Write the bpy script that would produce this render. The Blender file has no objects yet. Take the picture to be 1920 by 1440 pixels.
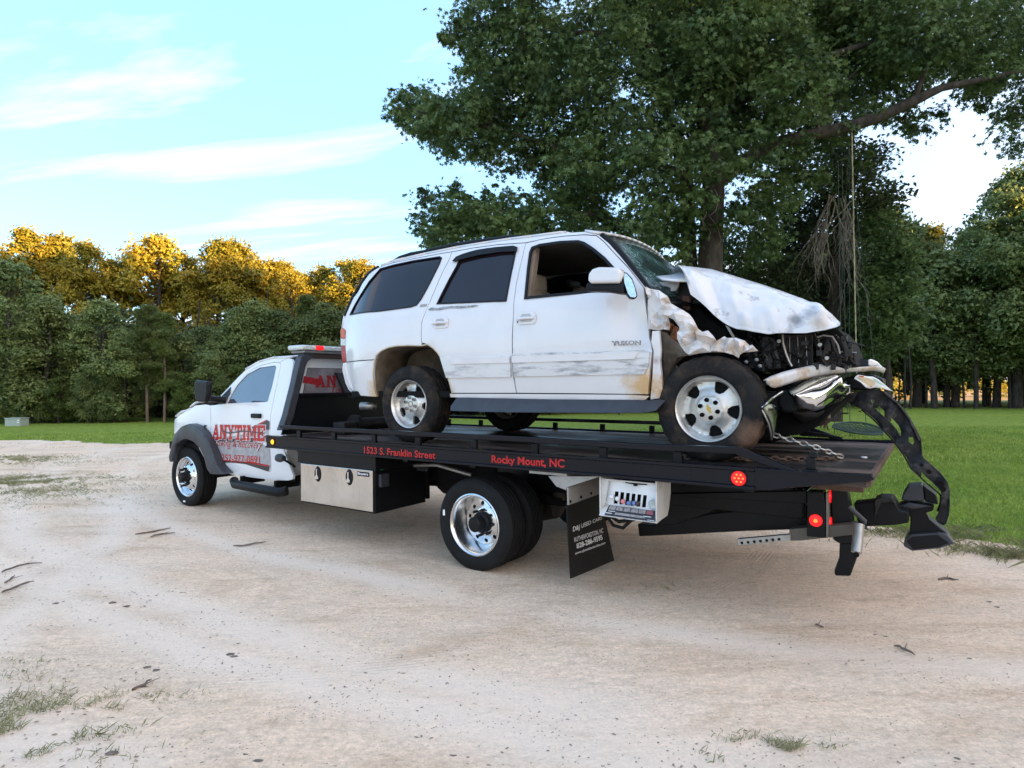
import bpy, bmesh, math, random
import numpy as np
from mathutils import Vector, Matrix
from mathutils.geometry import delaunay_2d_cdt
random.seed(7); RNG = np.random.default_rng(11)
C = bpy.context.scene; COL = C.collection

# ------------------------------------------------------------------ camera, sky, sun
FPX, CAMH, PITCH, ROLL = 1152.64, 1.617, .0011, -.0074
TH, TX, TY = .9699, .3399, 6.342
cam_d = bpy.data.cameras.new('camera'); cam = bpy.data.objects.new('camera', cam_d); COL.objects.link(cam)
cam_d.sensor_width = 36; cam_d.lens = FPX/1920*36; cam_d.clip_end = 2000; cam_d.clip_start = .05
_upv = Vector((0, -math.sin(PITCH), math.cos(PITCH))); _fw = Vector((0, math.cos(PITCH), math.sin(PITCH))); _rx = Vector((1, 0, 0))
_r = math.cos(ROLL)*_rx + math.sin(ROLL)*_upv
_u = -math.sin(ROLL)*_rx + math.cos(ROLL)*_upv
m = Matrix((( _r.x, _u.x, -_fw.x, 0), (_r.y, _u.y, -_fw.y, 0), (_r.z, _u.z, -_fw.z, CAMH), (0, 0, 0, 1)))
cam.matrix_world = m; C.camera = cam

SUN_EL = math.radians(7.0); SDX, SDY = .86, -.51            # towards the sun, horizontally
SUN_ROT = math.atan2(SDX, SDY)
w = bpy.data.worlds.new('World'); C.world = w; w.use_nodes = True
nt = w.node_tree; N = nt.nodes; L = nt.links; N.clear()
out = N.new('ShaderNodeOutputWorld'); bg = N.new('ShaderNodeBackground'); bg.inputs[1].default_value = .15
sky = N.new('ShaderNodeTexSky'); sky.sky_type = 'NISHITA'; sky.sun_disc = False
sky.sun_elevation = SUN_EL; sky.sun_rotation = SUN_ROT; sky.air_density = 1.0; sky.dust_density = .6; sky.ozone_density = 1.5
SKYG = (1.0, 1.0, 1.0)
tint = N.new('ShaderNodeMix'); tint.data_type = 'RGBA'; tint.blend_type = 'MULTIPLY'; tint.inputs[0].default_value = 1
L.new(sky.outputs[0], tint.inputs[6]); tint.inputs[7].default_value = (1.05, 1.10, 1.15, 1)
# thin cloud streaks laid over the sky by direction
tc = N.new('ShaderNodeTexCoord'); sep = N.new('ShaderNodeSeparateXYZ'); L.new(tc.outputs['Generated'], sep.inputs[0])
def wm(op, a, b=None, c=None):
    n = N.new('ShaderNodeMath'); n.operation = op
    for i, v in enumerate((a, b, c)):
        if v is None: continue
        if isinstance(v, (int, float)): n.inputs[i].default_value = v
        else: L.new(v, n.inputs[i])
    return n.outputs[0]
zz = wm('MAXIMUM', sep.outputs[2], .03)
cx = wm('DIVIDE', sep.outputs[0], wm('ADD', zz, .12)); cy = wm('DIVIDE', sep.outputs[1], wm('ADD', zz, .12))
cmb = N.new('ShaderNodeCombineXYZ')
L.new(wm('ADD', wm('MULTIPLY', cx, .55), wm('MULTIPLY', cy, -.12)), cmb.inputs[0]); L.new(wm('ADD', wm('MULTIPLY', cy, 2.3), wm('MULTIPLY', cx, .55)), cmb.inputs[1])
cn = N.new('ShaderNodeTexNoise'); cn.inputs['Scale'].default_value = 1.0; cn.inputs['Detail'].default_value = 7; cn.inputs['Roughness'].default_value = .55
cn.inputs['Distortion'].default_value = .5
L.new(cmb.outputs[0], cn.inputs['Vector'])
cr = N.new('ShaderNodeMapRange'); cr.inputs[1].default_value = .53; cr.inputs[2].default_value = .66; L.new(cn.outputs[0], cr.inputs[0])
sky_fill = N.new('ShaderNodeMix'); sky_fill.data_type = 'RGBA'; sky_fill.inputs[0].default_value = .74; L.new(tint.outputs[2], sky_fill.inputs[6]); gd = wm('MULTIPLY_ADD', wm('ADD', wm('MULTIPLY', sep.outputs[0], SDX), wm('MULTIPLY', sep.outputs[1], SDY)), .5, .5)   # 0 opposite the sun, 1 towards it
vc = N.new('ShaderNodeMix'); vc.data_type = 'RGBA'; L.new(wm('POWER', gd, 2.3), vc.inputs[0]); vc.inputs[6].default_value = (.58, 1.16, 1.95, 1); vc.inputs[7].default_value = (3.7, 3.0, 2.6, 1); L.new(vc.outputs[2], sky_fill.inputs[7])   # added sky fill: evens the dome, glows warm sunward to lift the ground
cm = N.new('ShaderNodeMix'); cm.data_type = 'RGBA'; L.new(wm('MULTIPLY', cr.outputs[0], .8), cm.inputs[0]); L.new(sky_fill.outputs[2], cm.inputs[6])
CLOUD = cm.inputs[7]; CLOUD.default_value = (1.8, 1.75, 1.9, 1)
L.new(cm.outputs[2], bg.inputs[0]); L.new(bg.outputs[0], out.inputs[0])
sd = bpy.data.lights.new('sun', 'SUN'); sun = bpy.data.objects.new('sun', sd); COL.objects.link(sun)
sd.energy = 4.6; sd.angle = math.radians(.5); sd.color = (1, .62, .22)
sv = Vector((SDX*math.cos(SUN_EL), SDY*math.cos(SUN_EL), math.sin(SUN_EL)))
sun.rotation_euler = sv.to_track_quat('Z', 'Y').to_euler(); sun.location = (30, -20, 30)
C.view_settings.view_transform = 'Standard'; C.view_settings.look = 'None'; C.view_settings.gamma = 1
C.view_settings.exposure = 2.4; C.view_settings.use_curve_mapping = False

# ------------------------------------------------------------------ measuring: a pixel of the photograph to a point on a real plane
TT = Vector((-math.sin(TH), math.cos(TH), 0)); NN = Vector((-math.cos(TH), -math.sin(TH), 0))
def ray(px, py):
    u, v = px-960, py-720; c, s = math.cos(ROLL), math.sin(ROLL)
    a = u*c+v*s; b = -u*s+v*c; X, Z = a/FPX, -b/FPX; c, s = math.cos(PITCH), math.sin(PITCH)
    return Vector((X, c-Z*s, s+Z*c))
def U(px, py, ax, val):                                     # vehicle frame: x to the tow truck's nose, y to its left, z up
    d = ray(px, py); o = Vector((-TX, -TY, CAMH))
    D = (d.dot(TT), d.dot(NN), d.z); O = (o.dot(TT), o.dot(NN), o.z)
    s = (val-O[ax])/D[ax]; return Vector([O[i]+s*D[i] for i in range(3)])
def WP(px, py, Y): return Vector((0, 0, CAMH))+ray(px, py)*Y  # world, at depth Y
def GP(px, py):
    d = ray(px, py); return d*(-CAMH/d.z)+Vector((0, 0, CAMH))
def z1(a, b): return (300+a/4, 620+b/4)
def z2(a, b): return (620+a/3.6, 420+b/3.6)
def z3(a, b): return (940+a/3.6, 420+b/3.6)
def z4(a, b): return (1200+a/3.6, 480+b/3.6)
def z8(a, b): return (1400+a/6.857, 600+b/6.857)
def zt(a, b): return (1360+a/3.43, 680+b/3.43)

# ------------------------------------------------------------------ materials
MATS = {}
def mat(name, col, rough=.5, metal=0, var=.15, vs=6, bump=0, bs=60, spec=None, coat=0, emit=None, es=1, dirt=None, dirts=(), trans=0, stretch=(1, 1, 1)):
    if name in MATS: return MATS[name]
    if spec is None: spec = .20 if max(col) < .03 and metal == 0 else .5
    m = bpy.data.materials.new(name); m.use_nodes = True; t = m.node_tree; n = t.nodes; l = t.links
    p = n['Principled BSDF']; p.inputs['Roughness'].default_value = rough; p.inputs['Metallic'].default_value = metal
    p.inputs['Specular IOR Level'].default_value = spec; p.inputs['Coat Weight'].default_value = coat; p.inputs['Coat Roughness'].default_value = .05
    tcn = n.new('ShaderNodeTexCoord'); mp = n.new('ShaderNodeMapping'); mp.inputs['Scale'].default_value = stretch; l.new(tcn.outputs['Object'], mp.inputs[0])
    nz = n.new('ShaderNodeTexNoise'); nz.inputs['Scale'].default_value = vs; nz.inputs['Detail'].default_value = 6; l.new(mp.outputs[0], nz.inputs['Vector'])
    mr = n.new('ShaderNodeMapRange'); mr.inputs[1].default_value = .3; mr.inputs[2].default_value = .7; mr.inputs[3].default_value = 1-var; mr.inputs[4].default_value = 1+var; l.new(nz.outputs[0], mr.inputs[0])
    mx = n.new('ShaderNodeMix'); mx.data_type = 'RGBA'; mx.blend_type = 'MULTIPLY'; mx.inputs[0].default_value = 1; mx.inputs[6].default_value = (*col, 1); l.new(mr.outputs[0], mx.inputs[7])
    cur = mx.outputs[2]
    if dirt or dirts:
        allm = None
        n2 = n.new('ShaderNodeTexNoise'); n2.inputs['Scale'].default_value = 9; n2.inputs['Detail'].default_value = 8; n2.inputs['Roughness'].default_value = .7; l.new(tcn.outputs['Object'], n2.inputs['Vector'])
        for (c0, r0, colr, amt) in dirts:                    # soft-edged stains round a spot of the body
            vd = n.new('ShaderNodeVectorMath'); vd.operation = 'DISTANCE'; vm = n.new('ShaderNodeVectorMath'); vm.operation = 'MULTIPLY'; vm.inputs[1].default_value = (1, 0, 1)
            l.new(tcn.outputs['Object'], vm.inputs[0]); l.new(vm.outputs[0], vd.inputs[0]); vd.inputs[1].default_value = (c0[0], 0, c0[1])
            a = n.new('ShaderNodeMapRange'); a.inputs[1].default_value = r0; a.inputs[2].default_value = 0; a.inputs[3].default_value = -.38; a.inputs[4].default_value = .45; l.new(vd.outputs['Value'], a.inputs[0])
            b = n.new('ShaderNodeMath'); b.operation = 'ADD'; l.new(a.outputs[0], b.inputs[0]); l.new(n2.outputs[0], b.inputs[1])
            c = n.new('ShaderNodeMapRange'); c.inputs[1].default_value = .42; c.inputs[2].default_value = .85; c.inputs[4].default_value = amt; l.new(b.outputs[0], c.inputs[0])
            x = n.new('ShaderNodeMix'); x.data_type = 'RGBA'; l.new(c.outputs[0], x.inputs[0]); l.new(cur, x.inputs[6]); x.inputs[7].default_value = (*colr, 1); cur = x.outputs[2]
            l.new(c.outputs[0], n.new('ShaderNodeMath').inputs[0])
        if dirt:
            (dc, dscale, lo, hi, amt, st) = dirt
            mp2 = n.new('ShaderNodeMapping'); mp2.inputs['Scale'].default_value = st; l.new(tcn.outputs['Object'], mp2.inputs[0])
            n3 = n.new('ShaderNodeTexNoise'); n3.inputs['Scale'].default_value = dscale; n3.inputs['Detail'].default_value = 8; n3.inputs['Roughness'].default_value = .65; l.new(mp2.outputs[0], n3.inputs['Vector'])
            c = n.new('ShaderNodeMapRange'); c.inputs[1].default_value = lo; c.inputs[2].default_value = hi; c.inputs[4].default_value = amt; l.new(n3.outputs[0], c.inputs[0])
            x = n.new('ShaderNodeMix'); x.data_type = 'RGBA'; l.new(c.outputs[0], x.inputs[0]); l.new(cur, x.inputs[6]); x.inputs[7].default_value = (*dc, 1); cur = x.outputs[2]
            rr = n.new('ShaderNodeMapRange'); rr.inputs[3].default_value = rough; rr.inputs[4].default_value = min(1, rough+.5); l.new(c.outputs[0], rr.inputs[0]); l.new(rr.outputs[0], p.inputs['Roughness'])
            if metal:
                r2 = n.new('ShaderNodeMapRange'); r2.inputs[3].default_value = metal; r2.inputs[4].default_value = 0; l.new(c.outputs[0], r2.inputs[0]); l.new(r2.outputs[0], p.inputs['Metallic'])
    l.new(cur, p.inputs['Base Color'])
    if bump:
        bz = n.new('ShaderNodeTexNoise'); bz.inputs['Scale'].default_value = bs; bz.inputs['Detail'].default_value = 5; l.new(mp.outputs[0], bz.inputs['Vector'])
        bp = n.new('ShaderNodeBump'); bp.inputs['Strength'].default_value = min(1, bump); bp.inputs['Distance'].default_value = .01; l.new(bz.outputs[0], bp.inputs['Height']); l.new(bp.outputs[0], p.inputs['Normal'])
    if emit:
        p.inputs['Emission Color'].default_value = (*emit, 1); p.inputs['Emission Strength'].default_value = es
    MATS[name] = m; return m
RUST = (.22, .075, .025); MUD = (.42, .25, .09)
SO = Vector((0, .03, 1.05))                                  # the wrecked car's own origin inside the vehicle frame
def sl(p): return (p[0]-SO.x, p[2]-SO.z)
def spx(px, py, y=1.0): return sl(U(px, py, 1, y))
suvw = mat('suv_white_paint', (.70, .70, .72), .22, var=.03, vs=3, coat=.8, bump=.05, bs=1.6, dirt=((.45, .40, .33), 14, .60, .82, .35, (1, 1, 1)),
  dirts=[(spx(705, 740), .26, (.55, .36, .12), .8), (spx(1205, 725), .30, (.55, .33, .10), .85), (spx(1245, 742), .26, (.50, .27, .08), .9), (spx(1232, 676), .07, RUST, .6), (spx(845, 735), .14, (.5, .40, .25), .5)])
crumple = mat('crumpled_white_paint', (.68, .68, .70), .3, var=.05, vs=5, coat=.3, bump=.35, bs=7, dirt=((.46, .33, .20), 7, .44, .64, .75, (1, 1, 1)),
  dirts=[(spx(1262, 618), .09, RUST, 1), (spx(1300, 580), .09, RUST, .7), (spx(1310, 625), .12, (.48, .33, .18), .7), (spx(1345, 640), .07, (.4, .25, .13), .7)])
hoodm = mat('crumpled_hood_paint', (.68, .69, .72), .3, var=.04, vs=4, coat=.3, bump=.25, bs=5, dirt=((.34, .34, .35), 6, .60, .66, .7, (1, 1, 1)),
  dirts=[(spx(1490, 600, .8), .10, (.22, .22, .23), .95), (spx(1535, 600, .8), .14, (.45, .36, .25), .8), (spx(1300, 530, .6), .10, (.62, .52, .38), .8), (spx(1520, 585, .7), .09, (.3, .3, .32), .8)])
mould = mat('scraped_moulding', (.66, .67, .68), .35, var=.04, vs=3, dirt=((.20, .20, .21), 2.6, .49, .64, .8, (1.3, 1, 7)))
truckw = mat('truck_white_paint', (.76, .78, .81), .2, var=.02, vs=3, coat=.5)
rubber = mat('tyre_rubber', (.010, .010, .0105), .72, var=.25, vs=12, bump=.3, bs=90)
muddyt = mat('muddy_tyre_rubber', (.012, .012, .0125), .75, var=.3, vs=9, bump=.5, bs=60, dirt=((.13, .085, .055), 5, .50, .74, .6, (1, 1, 1)), dirts=[(spx(1405, 815), .22, (.20, .12, .08), .75), (spx(700, 790), .2, (.15, .12, .08), .5)])
blackp = mat('black_frame_paint', (.006, .0065, .008), .35, var=.2, vs=9, bump=.12, bs=40, dirt=((.07, .06, .05), 14, .62, .85, .3, (1, 1, 1)))
railp = mat('black_rail_paint', (.005, .007, .012), .18, var=.15, vs=5, bump=.05, bs=20, spec=.28)
blackpl = mat('black_plastic', (.008, .0085, .010), .45, var=.2, vs=10, bump=.2, bs=80)
greypl = mat('dark_grey_trim', (.034, .037, .046), .42, var=.2, vs=10, bump=.2, bs=80)
dark = mat('dark_underside', (.005, .005, .005), .8, var=.4, vs=9, bump=.4, bs=30)
darkrust = mat('oily_dark_metal', (.016, .015, .015), .5, .3, var=.5, vs=14, bump=.6, bs=35, dirt=((.10, .055, .035), 9, .52, .75, .6, (1, 1, 1)))
rusty = mat('rusty_steel', (.10, .06, .04), .75, .2, var=.4, vs=20, bump=.5, bs=60)
chrome = mat('chrome', (.78, .79, .8), .07, 1, var=.04)
polish = mat('polished_aluminium', (.72, .73, .74), .2, 1, var=.08, vs=20)
alloy = mat('alloy_wheel', (.60, .60, .58), .32, .75, var=.12, vs=18, dirt=((.22, .19, .15), 16, .55, .8, .6, (1, 1, 1)))
galv = mat('galvanised_steel', (.42, .41, .39), .45, .8, var=.2, vs=12, bump=.2, bs=50)
fendg = mat('dull_grey_steel', (.36, .35, .33), .5, .4, var=.2, vs=9, dirt=((.16, .13, .10), 9, .5, .75, .6, (1, 1, 1)))
tintg = mat('tinted_glass', (.016, .010, .014), .03, var=.3, vs=1.5, spec=.45)
truckg = mat('truck_glass', (.07, .085, .11), .03, var=.1, spec=1.0, coat=1)  # base colour lifted to stand in for sky reflection
redl = mat('red_lamp', (.5, .01, .01), .2, emit=(1, .010, .014), es=.22)
redlc = mat('red_lamp_core', (.8, .1, .02), .2, emit=(1, .22, .03), es=.34)
ambl = mat('amber_lamp', (.7, .25, .01), .2, emit=(1, .36, .01), es=.42)
redplastic = mat('red_lens', (.30, .008, .012), .15, coat=.5, var=.2)
orplastic = mat('orange_lens', (.55, .12, .02), .15, coat=.5)
clearl = mat('clear_lens', (.55, .6, .58), .12, coat=.6, var=.2, vs=60)
redtxt = mat('red_lettering', (.46, .008, .010), .35, var=.1)
darkred = mat('dark_red_print', (.30, .01, .015), .35, var=.25, vs=30)
whtxt = mat('white_lettering', (.75, .76, .78), .4)
blktxt = mat('black_print', (.02, .02, .022), .4)
gryprint = mat('grey_print', (.36, .36, .38), .35, var=.2, vs=14)
beige = mat('beige_leather', (.38, .31, .24), .55, var=.08, bump=.1, bs=100)
headl = mat('dark_interior', (.05, .045, .042), .8)

# ------------------------------------------------------------------ mesh builder
VF = Matrix.Translation((TX, TY, 0)) @ Matrix((( TT.x, NN.x, 0, 0), (TT.y, NN.y, 0, 0), (0, 0, 1, 0), (0, 0, 0, 1)))
OFF = {}
def link(o): COL.objects.link(o); return o
def thing(name, label, cat, group=None, frame='world', origin=(0, 0, 0), kind=None):
    o = link(bpy.data.objects.new(name, None)); o.empty_display_size = .2
    origin = Vector(origin)
    o.matrix_world = (VF if frame == 'veh' else Matrix()) @ Matrix.Translation(origin)
    o['label'] = label; o['category'] = cat
    if group: o['group'] = group
    if kind: o['kind'] = kind
    OFF[o.name] = origin; return o
def tag(o, label, cat, group=None, kind=None):
    o['label'] = label
    if cat: o['category'] = cat
    if group: o['group'] = group
    if kind: o['kind'] = kind
    return o
class B:
    def __init__(s): s.v = []; s.f = []; s.m = []; s.cm = 0
    def add(s, vs, fs):
        k = len(s.v); s.v += [tuple(p) for p in vs]; s.f += [tuple(i+k for i in f) for f in fs]; s.m += [s.cm]*len(fs); return s
    def box(s, x0, x1, y0, y1, z0, z1):
        x0, x1 = min(x0, x1), max(x0, x1); y0, y1 = min(y0, y1), max(y0, y1); z0, z1 = min(z0, z1), max(z0, z1)
        return s.add([(x0, y0, z0), (x1, y0, z0), (x1, y1, z0), (x0, y1, z0), (x0, y0, z1), (x1, y0, z1), (x1, y1, z1), (x0, y1, z1)],
                     [(0, 3, 2, 1), (4, 5, 6, 7), (0, 1, 5, 4), (1, 2, 6, 5), (2, 3, 7, 6), (3, 0, 4, 7)])
    def prism(s, poly, vec):                                 # any planar polygon pushed along vec
        poly = [Vector(p) for p in poly]; vec = Vector(vec); n = len(poly)
        s.add(poly + [p+vec for p in poly], [tuple(range(n)), tuple(range(2*n-1, n-1, -1))] + [(i, i+n, (i+1) % n+n, (i+1) % n) for i in range(n)]); return s
    def tube(s, pts, r, n=8, caps=True, ry=None):
        pts = [Vector(p) for p in pts]; R = r if isinstance(r, (list, tuple)) else [r]*len(pts); k = len(s.v); up = None; vs = []; fs = []
        for i, p in enumerate(pts):
            d = (pts[min(i+1, len(pts)-1)]-pts[max(i-1, 0)]).normalized()
            if up is None:
                up = Vector((0, 0, 1)) if abs(d.z) < .9 else Vector((1, 0, 0))
            a = d.cross(up)
            if a.length < 1e-4: a = d.orthogonal()
            a.normalize(); b = a.cross(d).normalized(); up = b
            for j in range(n):
                t = 2*math.pi*j/n; vs.append(p + a*math.cos(t)*R[i] + b*math.sin(t)*R[i])
        for i in range(len(pts)-1):
            for j in range(n):
                q = (j+1) % n; fs.append((i*n+j, i*n+q, (i+1)*n+q, (i+1)*n+j))
        if caps: fs += [tuple(range(n-1, -1, -1)), tuple(range((len(pts)-1)*n, len(pts)*n))]
        return s.add(vs, fs)
    def lathe(s, prof, c, axis='y', n=32, sgn=1, close=False):  # prof: (radius, offset along the axis)
        c = Vector(c); vs = []; fs = []; m_ = len(prof)
        for j in range(n):
            t = 2*math.pi*j/n; ca, sa = math.cos(t), math.sin(t)
            for (r, a) in prof:
                a *= sgn
                vs.append(c + (Vector((r*ca, a, r*sa)) if axis == 'y' else Vector((a, r*ca, r*sa)) if axis == 'x' else Vector((r*ca, r*sa, a))))
        for j in range(n):
            q = (j+1) % n
            for i in range(m_-1 if not close else m_):
                i2 = (i+1) % m_; fs.append((j*m_+i, j*m_+i2, q*m_+i2, q*m_+i))
        return s.add(vs, fs)
    def strip(s, A, Bp, bulge=None, nu=24, nv=8, bvec=(0, 1, 0)):  # ruled surface between two polylines
        A = resample(A, nu); Bp = resample(Bp, nu); vs = []; fs = []; bv = Vector(bvec)
        for i in range(nu):
            for j in range(nv):
                t = j/(nv-1); p = A[i].lerp(Bp[i], t)
                if bulge: p = p + bv*bulge(i/(nu-1), t)
                vs.append(p)
        for i in range(nu-1):
            for j in range(nv-1): fs.append((i*nv+j, i*nv+j+1, (i+1)*nv+j+1, (i+1)*nv+j))
        return s.add(vs, fs)
    def build(s, name, m, parent=None, smooth=None, bevel=0, solid=0, sub=0, mats=None):
        me = bpy.data.meshes.new(name); off = OFF.get(parent.name, Vector()) if parent else Vector()
        me.from_pydata([(p[0]-off[0], p[1]-off[1], p[2]-off[2]) for p in s.v], [], s.f)
        bm = bmesh.new(); bm.from_mesh(me); bmesh.ops.recalc_face_normals(bm, faces=bm.faces); bm.to_mesh(me); bm.free()
        me.materials.append(m)
        if mats:
            for q in mats: me.materials.append(q)
            me.polygons.foreach_set('material_index', s.m)
        o = link(bpy.data.objects.new(name, me))
        if parent: o.parent = parent; OFF[o.name] = off
        if smooth is not None:
            me.shade_smooth(); me.set_sharp_from_angle(angle=math.radians(smooth))
        if solid:
            q = o.modifiers.new('thick', 'SOLIDIFY'); q.thickness = solid; q.offset = -1
        if bevel:
            q = o.modifiers.new('edges', 'BEVEL'); q.width = bevel; q.segments = 2; q.limit_method = 'ANGLE'; q.angle_limit = math.radians(40)
        if sub:
            q = o.modifiers.new('sub', 'SUBSURF'); q.levels = sub; q.render_levels = sub
        return o
def resample(P, n):
    P = [Vector(p) for p in P]; d = [0]
    for a, b in zip(P, P[1:]): d.append(d[-1]+(b-a).length)
    o = []
    for i in range(n):
        t = d[-1]*i/(n-1); k = 0
        while k < len(d)-2 and d[k+1] < t: k += 1
        u = (t-d[k])/max(1e-9, d[k+1]-d[k]); o.append(P[k].lerp(P[k+1], min(1, max(0, u))))
    return o
def dup(o, parent=None, **kw):
    c = o.copy(); COL.objects.link(c)
    if parent: c.parent = parent
    OFF[c.name] = OFF.get(o.name, Vector())
    for ch in list(o.children): dup(ch, c)
    return c
def inpoly(x, y, P):
    r = False; j = len(P)-1
    for i in range(len(P)):
        if (P[i][1] > y) != (P[j][1] > y) and x < (P[j][0]-P[i][0])*(y-P[i][1])/(P[j][1]-P[i][1])+P[i][0]: r = not r
        j = i
    return r
def inset_poly(P, g):
    n = len(P); A = sum(P[i][0]*P[(i+1) % n][1]-P[(i+1) % n][0]*P[i][1] for i in range(n)); s = 1 if A > 0 else -1; o = []
    for i in range(n):
        a, b, c = Vector(P[i-1]), Vector(P[i]), Vector(P[(i+1) % n]); e1 = (b-a); e2 = (c-b)
        if e1.length < 1e-6 or e2.length < 1e-6: o.append(tuple(b)); continue
        n1 = Vector((-e1.y, e1.x)).normalized()*s; n2 = Vector((-e2.y, e2.x)).normalized()*s; q = n1+n2
        q = q/max(.5, q.length_squared/2) if q.length > .3 else n1
        o.append(tuple(b+q*g))
    return o
def dens(P, step):
    o = []
    for i in range(len(P)):
        a, b = Vector(P[i]), Vector(P[(i+1) % len(P)]); k = max(1, int((b-a).length/step))
        for j in range(k): o.append(tuple(a.lerp(b, j/k)))
    return o
def cdt(outl, holes=(), step=.08, extra=()):
    loops = [dens(outl, step)] + [dens(h, step) for h in holes]; pts = []; edges = []
    for lp in loops:
        k = len(pts); pts += [Vector(p) for p in lp]; edges += [(k+i, k+(i+1) % len(lp)) for i in range(len(lp))]
    xs = [p[0] for p in outl]; ys = [p[1] for p in outl]; nx = int((max(xs)-min(xs))/step)+1; ny = int((max(ys)-min(ys))/step)+1
    if nx*ny < 40000:
        for i in range(nx+1):
            for j in range(ny+1):
                x = min(xs)+(i+(.5 if j % 2 else 0))*step; y = min(ys)+j*step
                if inpoly(x, y, outl) and not any(inpoly(x, y, h) for h in holes):
                    if min((Vector((x, y))-q).length for q in pts[:sum(len(l_) for l_ in loops)]) > step*.4: pts.append(Vector((x, y)))
    pts += [Vector(e) for e in extra]
    r = delaunay_2d_cdt(pts, edges, [], 0, 1e-6); V_, F_ = r[0], r[2]; fs = []
    for f in F_:
        cx_ = sum(V_[i].x for i in f)/len(f); cy_ = sum(V_[i].y for i in f)/len(f)
        if inpoly(cx_, cy_, outl) and not any(inpoly(cx_, cy_, h) for h in holes): fs.append(tuple(f))
    return [(p.x, p.y) for p in V_], fs
def shell(b, V2, fs, fy, th, to3=None, edge=.003):           # a thick sheet: outer skin fy(x,z), inner skin th behind it, rims closed
    from collections import Counter
    ec = Counter()
    for f in fs:
        for i in range(len(f)): ec[tuple(sorted((f[i], f[(i+1) % len(f)])))] += 1
    bd = {i for e, k in ec.items() if k == 1 for i in e}
    used = sorted({i for f in fs for i in f}); ix = {u: k for k, u in enumerate(used)}; n = len(used)
    O = [(V2[i][0], fy(*V2[i])-(edge if i in bd else 0), V2[i][1]) for i in used]; I = [(x, y-th, z) for x, y, z in O]
    F = [tuple(ix[i] for i in f) for f in fs] + [tuple(ix[i]+n for i in reversed(f)) for f in fs]
    for f in fs:
        for i in range(len(f)):
            a, c = f[i], f[(i+1) % len(f)]
            if ec[tuple(sorted((a, c)))] == 1: F.append((ix[a], ix[c], ix[c]+n, ix[a]+n))
    P = O+I
    if to3: P = [to3(*p) for p in P]
    b.add(P, F)
def on_surf(px, py, Yf, it=6):
    p = U(px, py, 1, 1.0)
    for _ in range(it): p = U(px, py, 1, Yf(p.x, p.z))
    return (p.x, p.z)
def panel(name, pts, m, parent, Yf, th=.02, holes=(), gap=.0035, step=.09, relief=None, smooth=35, mirror=None, mname=None, dy=0, edge=.004, **kw):
    P = inset_poly([on_surf(*p, Yf) for p in pts], gap); H = [inset_poly([on_surf(*p, Yf) for p in h], -gap*.5) for h in holes]
    V2, fs = cdt(P, H, step)
    fy = (lambda x, z: Yf(x, z)+dy+(relief(x, z) if relief else 0))
    b = B(); shell(b, V2, fs, fy, th, edge=edge); o = b.build(name, m, parent, smooth=smooth, **kw)
    if mirror is not None:
        b2 = B(); fy2 = (lambda x, z: Yf(x, z)+dy); shell(b2, V2, fs, fy2, th, to3=lambda x, y, z: (x, 2*mirror-y, z), edge=edge); b2.build(mname or name, m, parent, smooth=smooth, **kw)
    return o
def tprism(pts, ax, val, th, b=None):                        # outline measured on a plane, pushed back by its thickness
    b = b or B(); P = [U(*p, ax, val) for p in pts]; v = [0, 0, 0]; v[ax] = -th; return b.prism(P, v)
def hdz(z_, tab):
    for (a, ya), (c, yc_) in zip(tab, tab[1:]):
        if z_ <= c: t = (z_-a)/(c-a); t = max(0, t); return ya+(yc_-ya)*t
    return tab[-1][1]
def text2d(s, size=1, offset=0, shear=0, spacing=1):
    cu = bpy.data.curves.new('t', 'FONT'); cu.body = s; cu.size = size; cu.offset = offset; cu.shear = shear; cu.space_character = spacing; cu.resolution_u = 3
    o = bpy.data.objects.new('t', cu); COL.objects.link(o); dg = bpy.context.evaluated_depsgraph_get(); dg.update()
    me = bpy.data.meshes.new_from_object(o.evaluated_get(dg)); V_ = [(v.co.x, v.co.y) for v in me.vertices]; F_ = [tuple(p.vertices) for p in me.polygons]
    bpy.data.objects.remove(o); bpy.data.curves.remove(cu); bpy.data.meshes.remove(me); return V_, F_
def lettering(name, s, parent, m, fn, width, height, offset=0, shear=0, spacing=1, lift=None, V2=None, F2=None):
    if V2 is None: V2, F2 = text2d(s, 1, offset, shear, spacing)
    xs = [v[0] for v in V2]; ys = [v[1] for v in V2]; x0, x1, y0, y1 = min(xs), max(xs), min(ys), max(ys)
    b = B(); vs = [fn((x-x0)/(x1-x0)*width, (y-y0)/(y1-y0)*height) for x, y in V2]
    if lift:
        lv = Vector(lift)
        for k, f in enumerate(F2):
            for i in f: vs[i] = vs[i]+lv*(.0003*(k % 9))
    b.add(vs, F2); return b.build(name, m, parent)
def quadmap(p00, p10, p01, p11, w, h):                        # text box corners: bottom left, bottom right, top left, top right
    p00, p10, p01, p11 = map(Vector, (p00, p10, p01, p11))
    return lambda a, c: p00*(1-a/w)*(1-c/h)+p10*(a/w)*(1-c/h)+p01*(1-a/w)*(c/h)+p11*(a/w)*(c/h)
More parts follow.
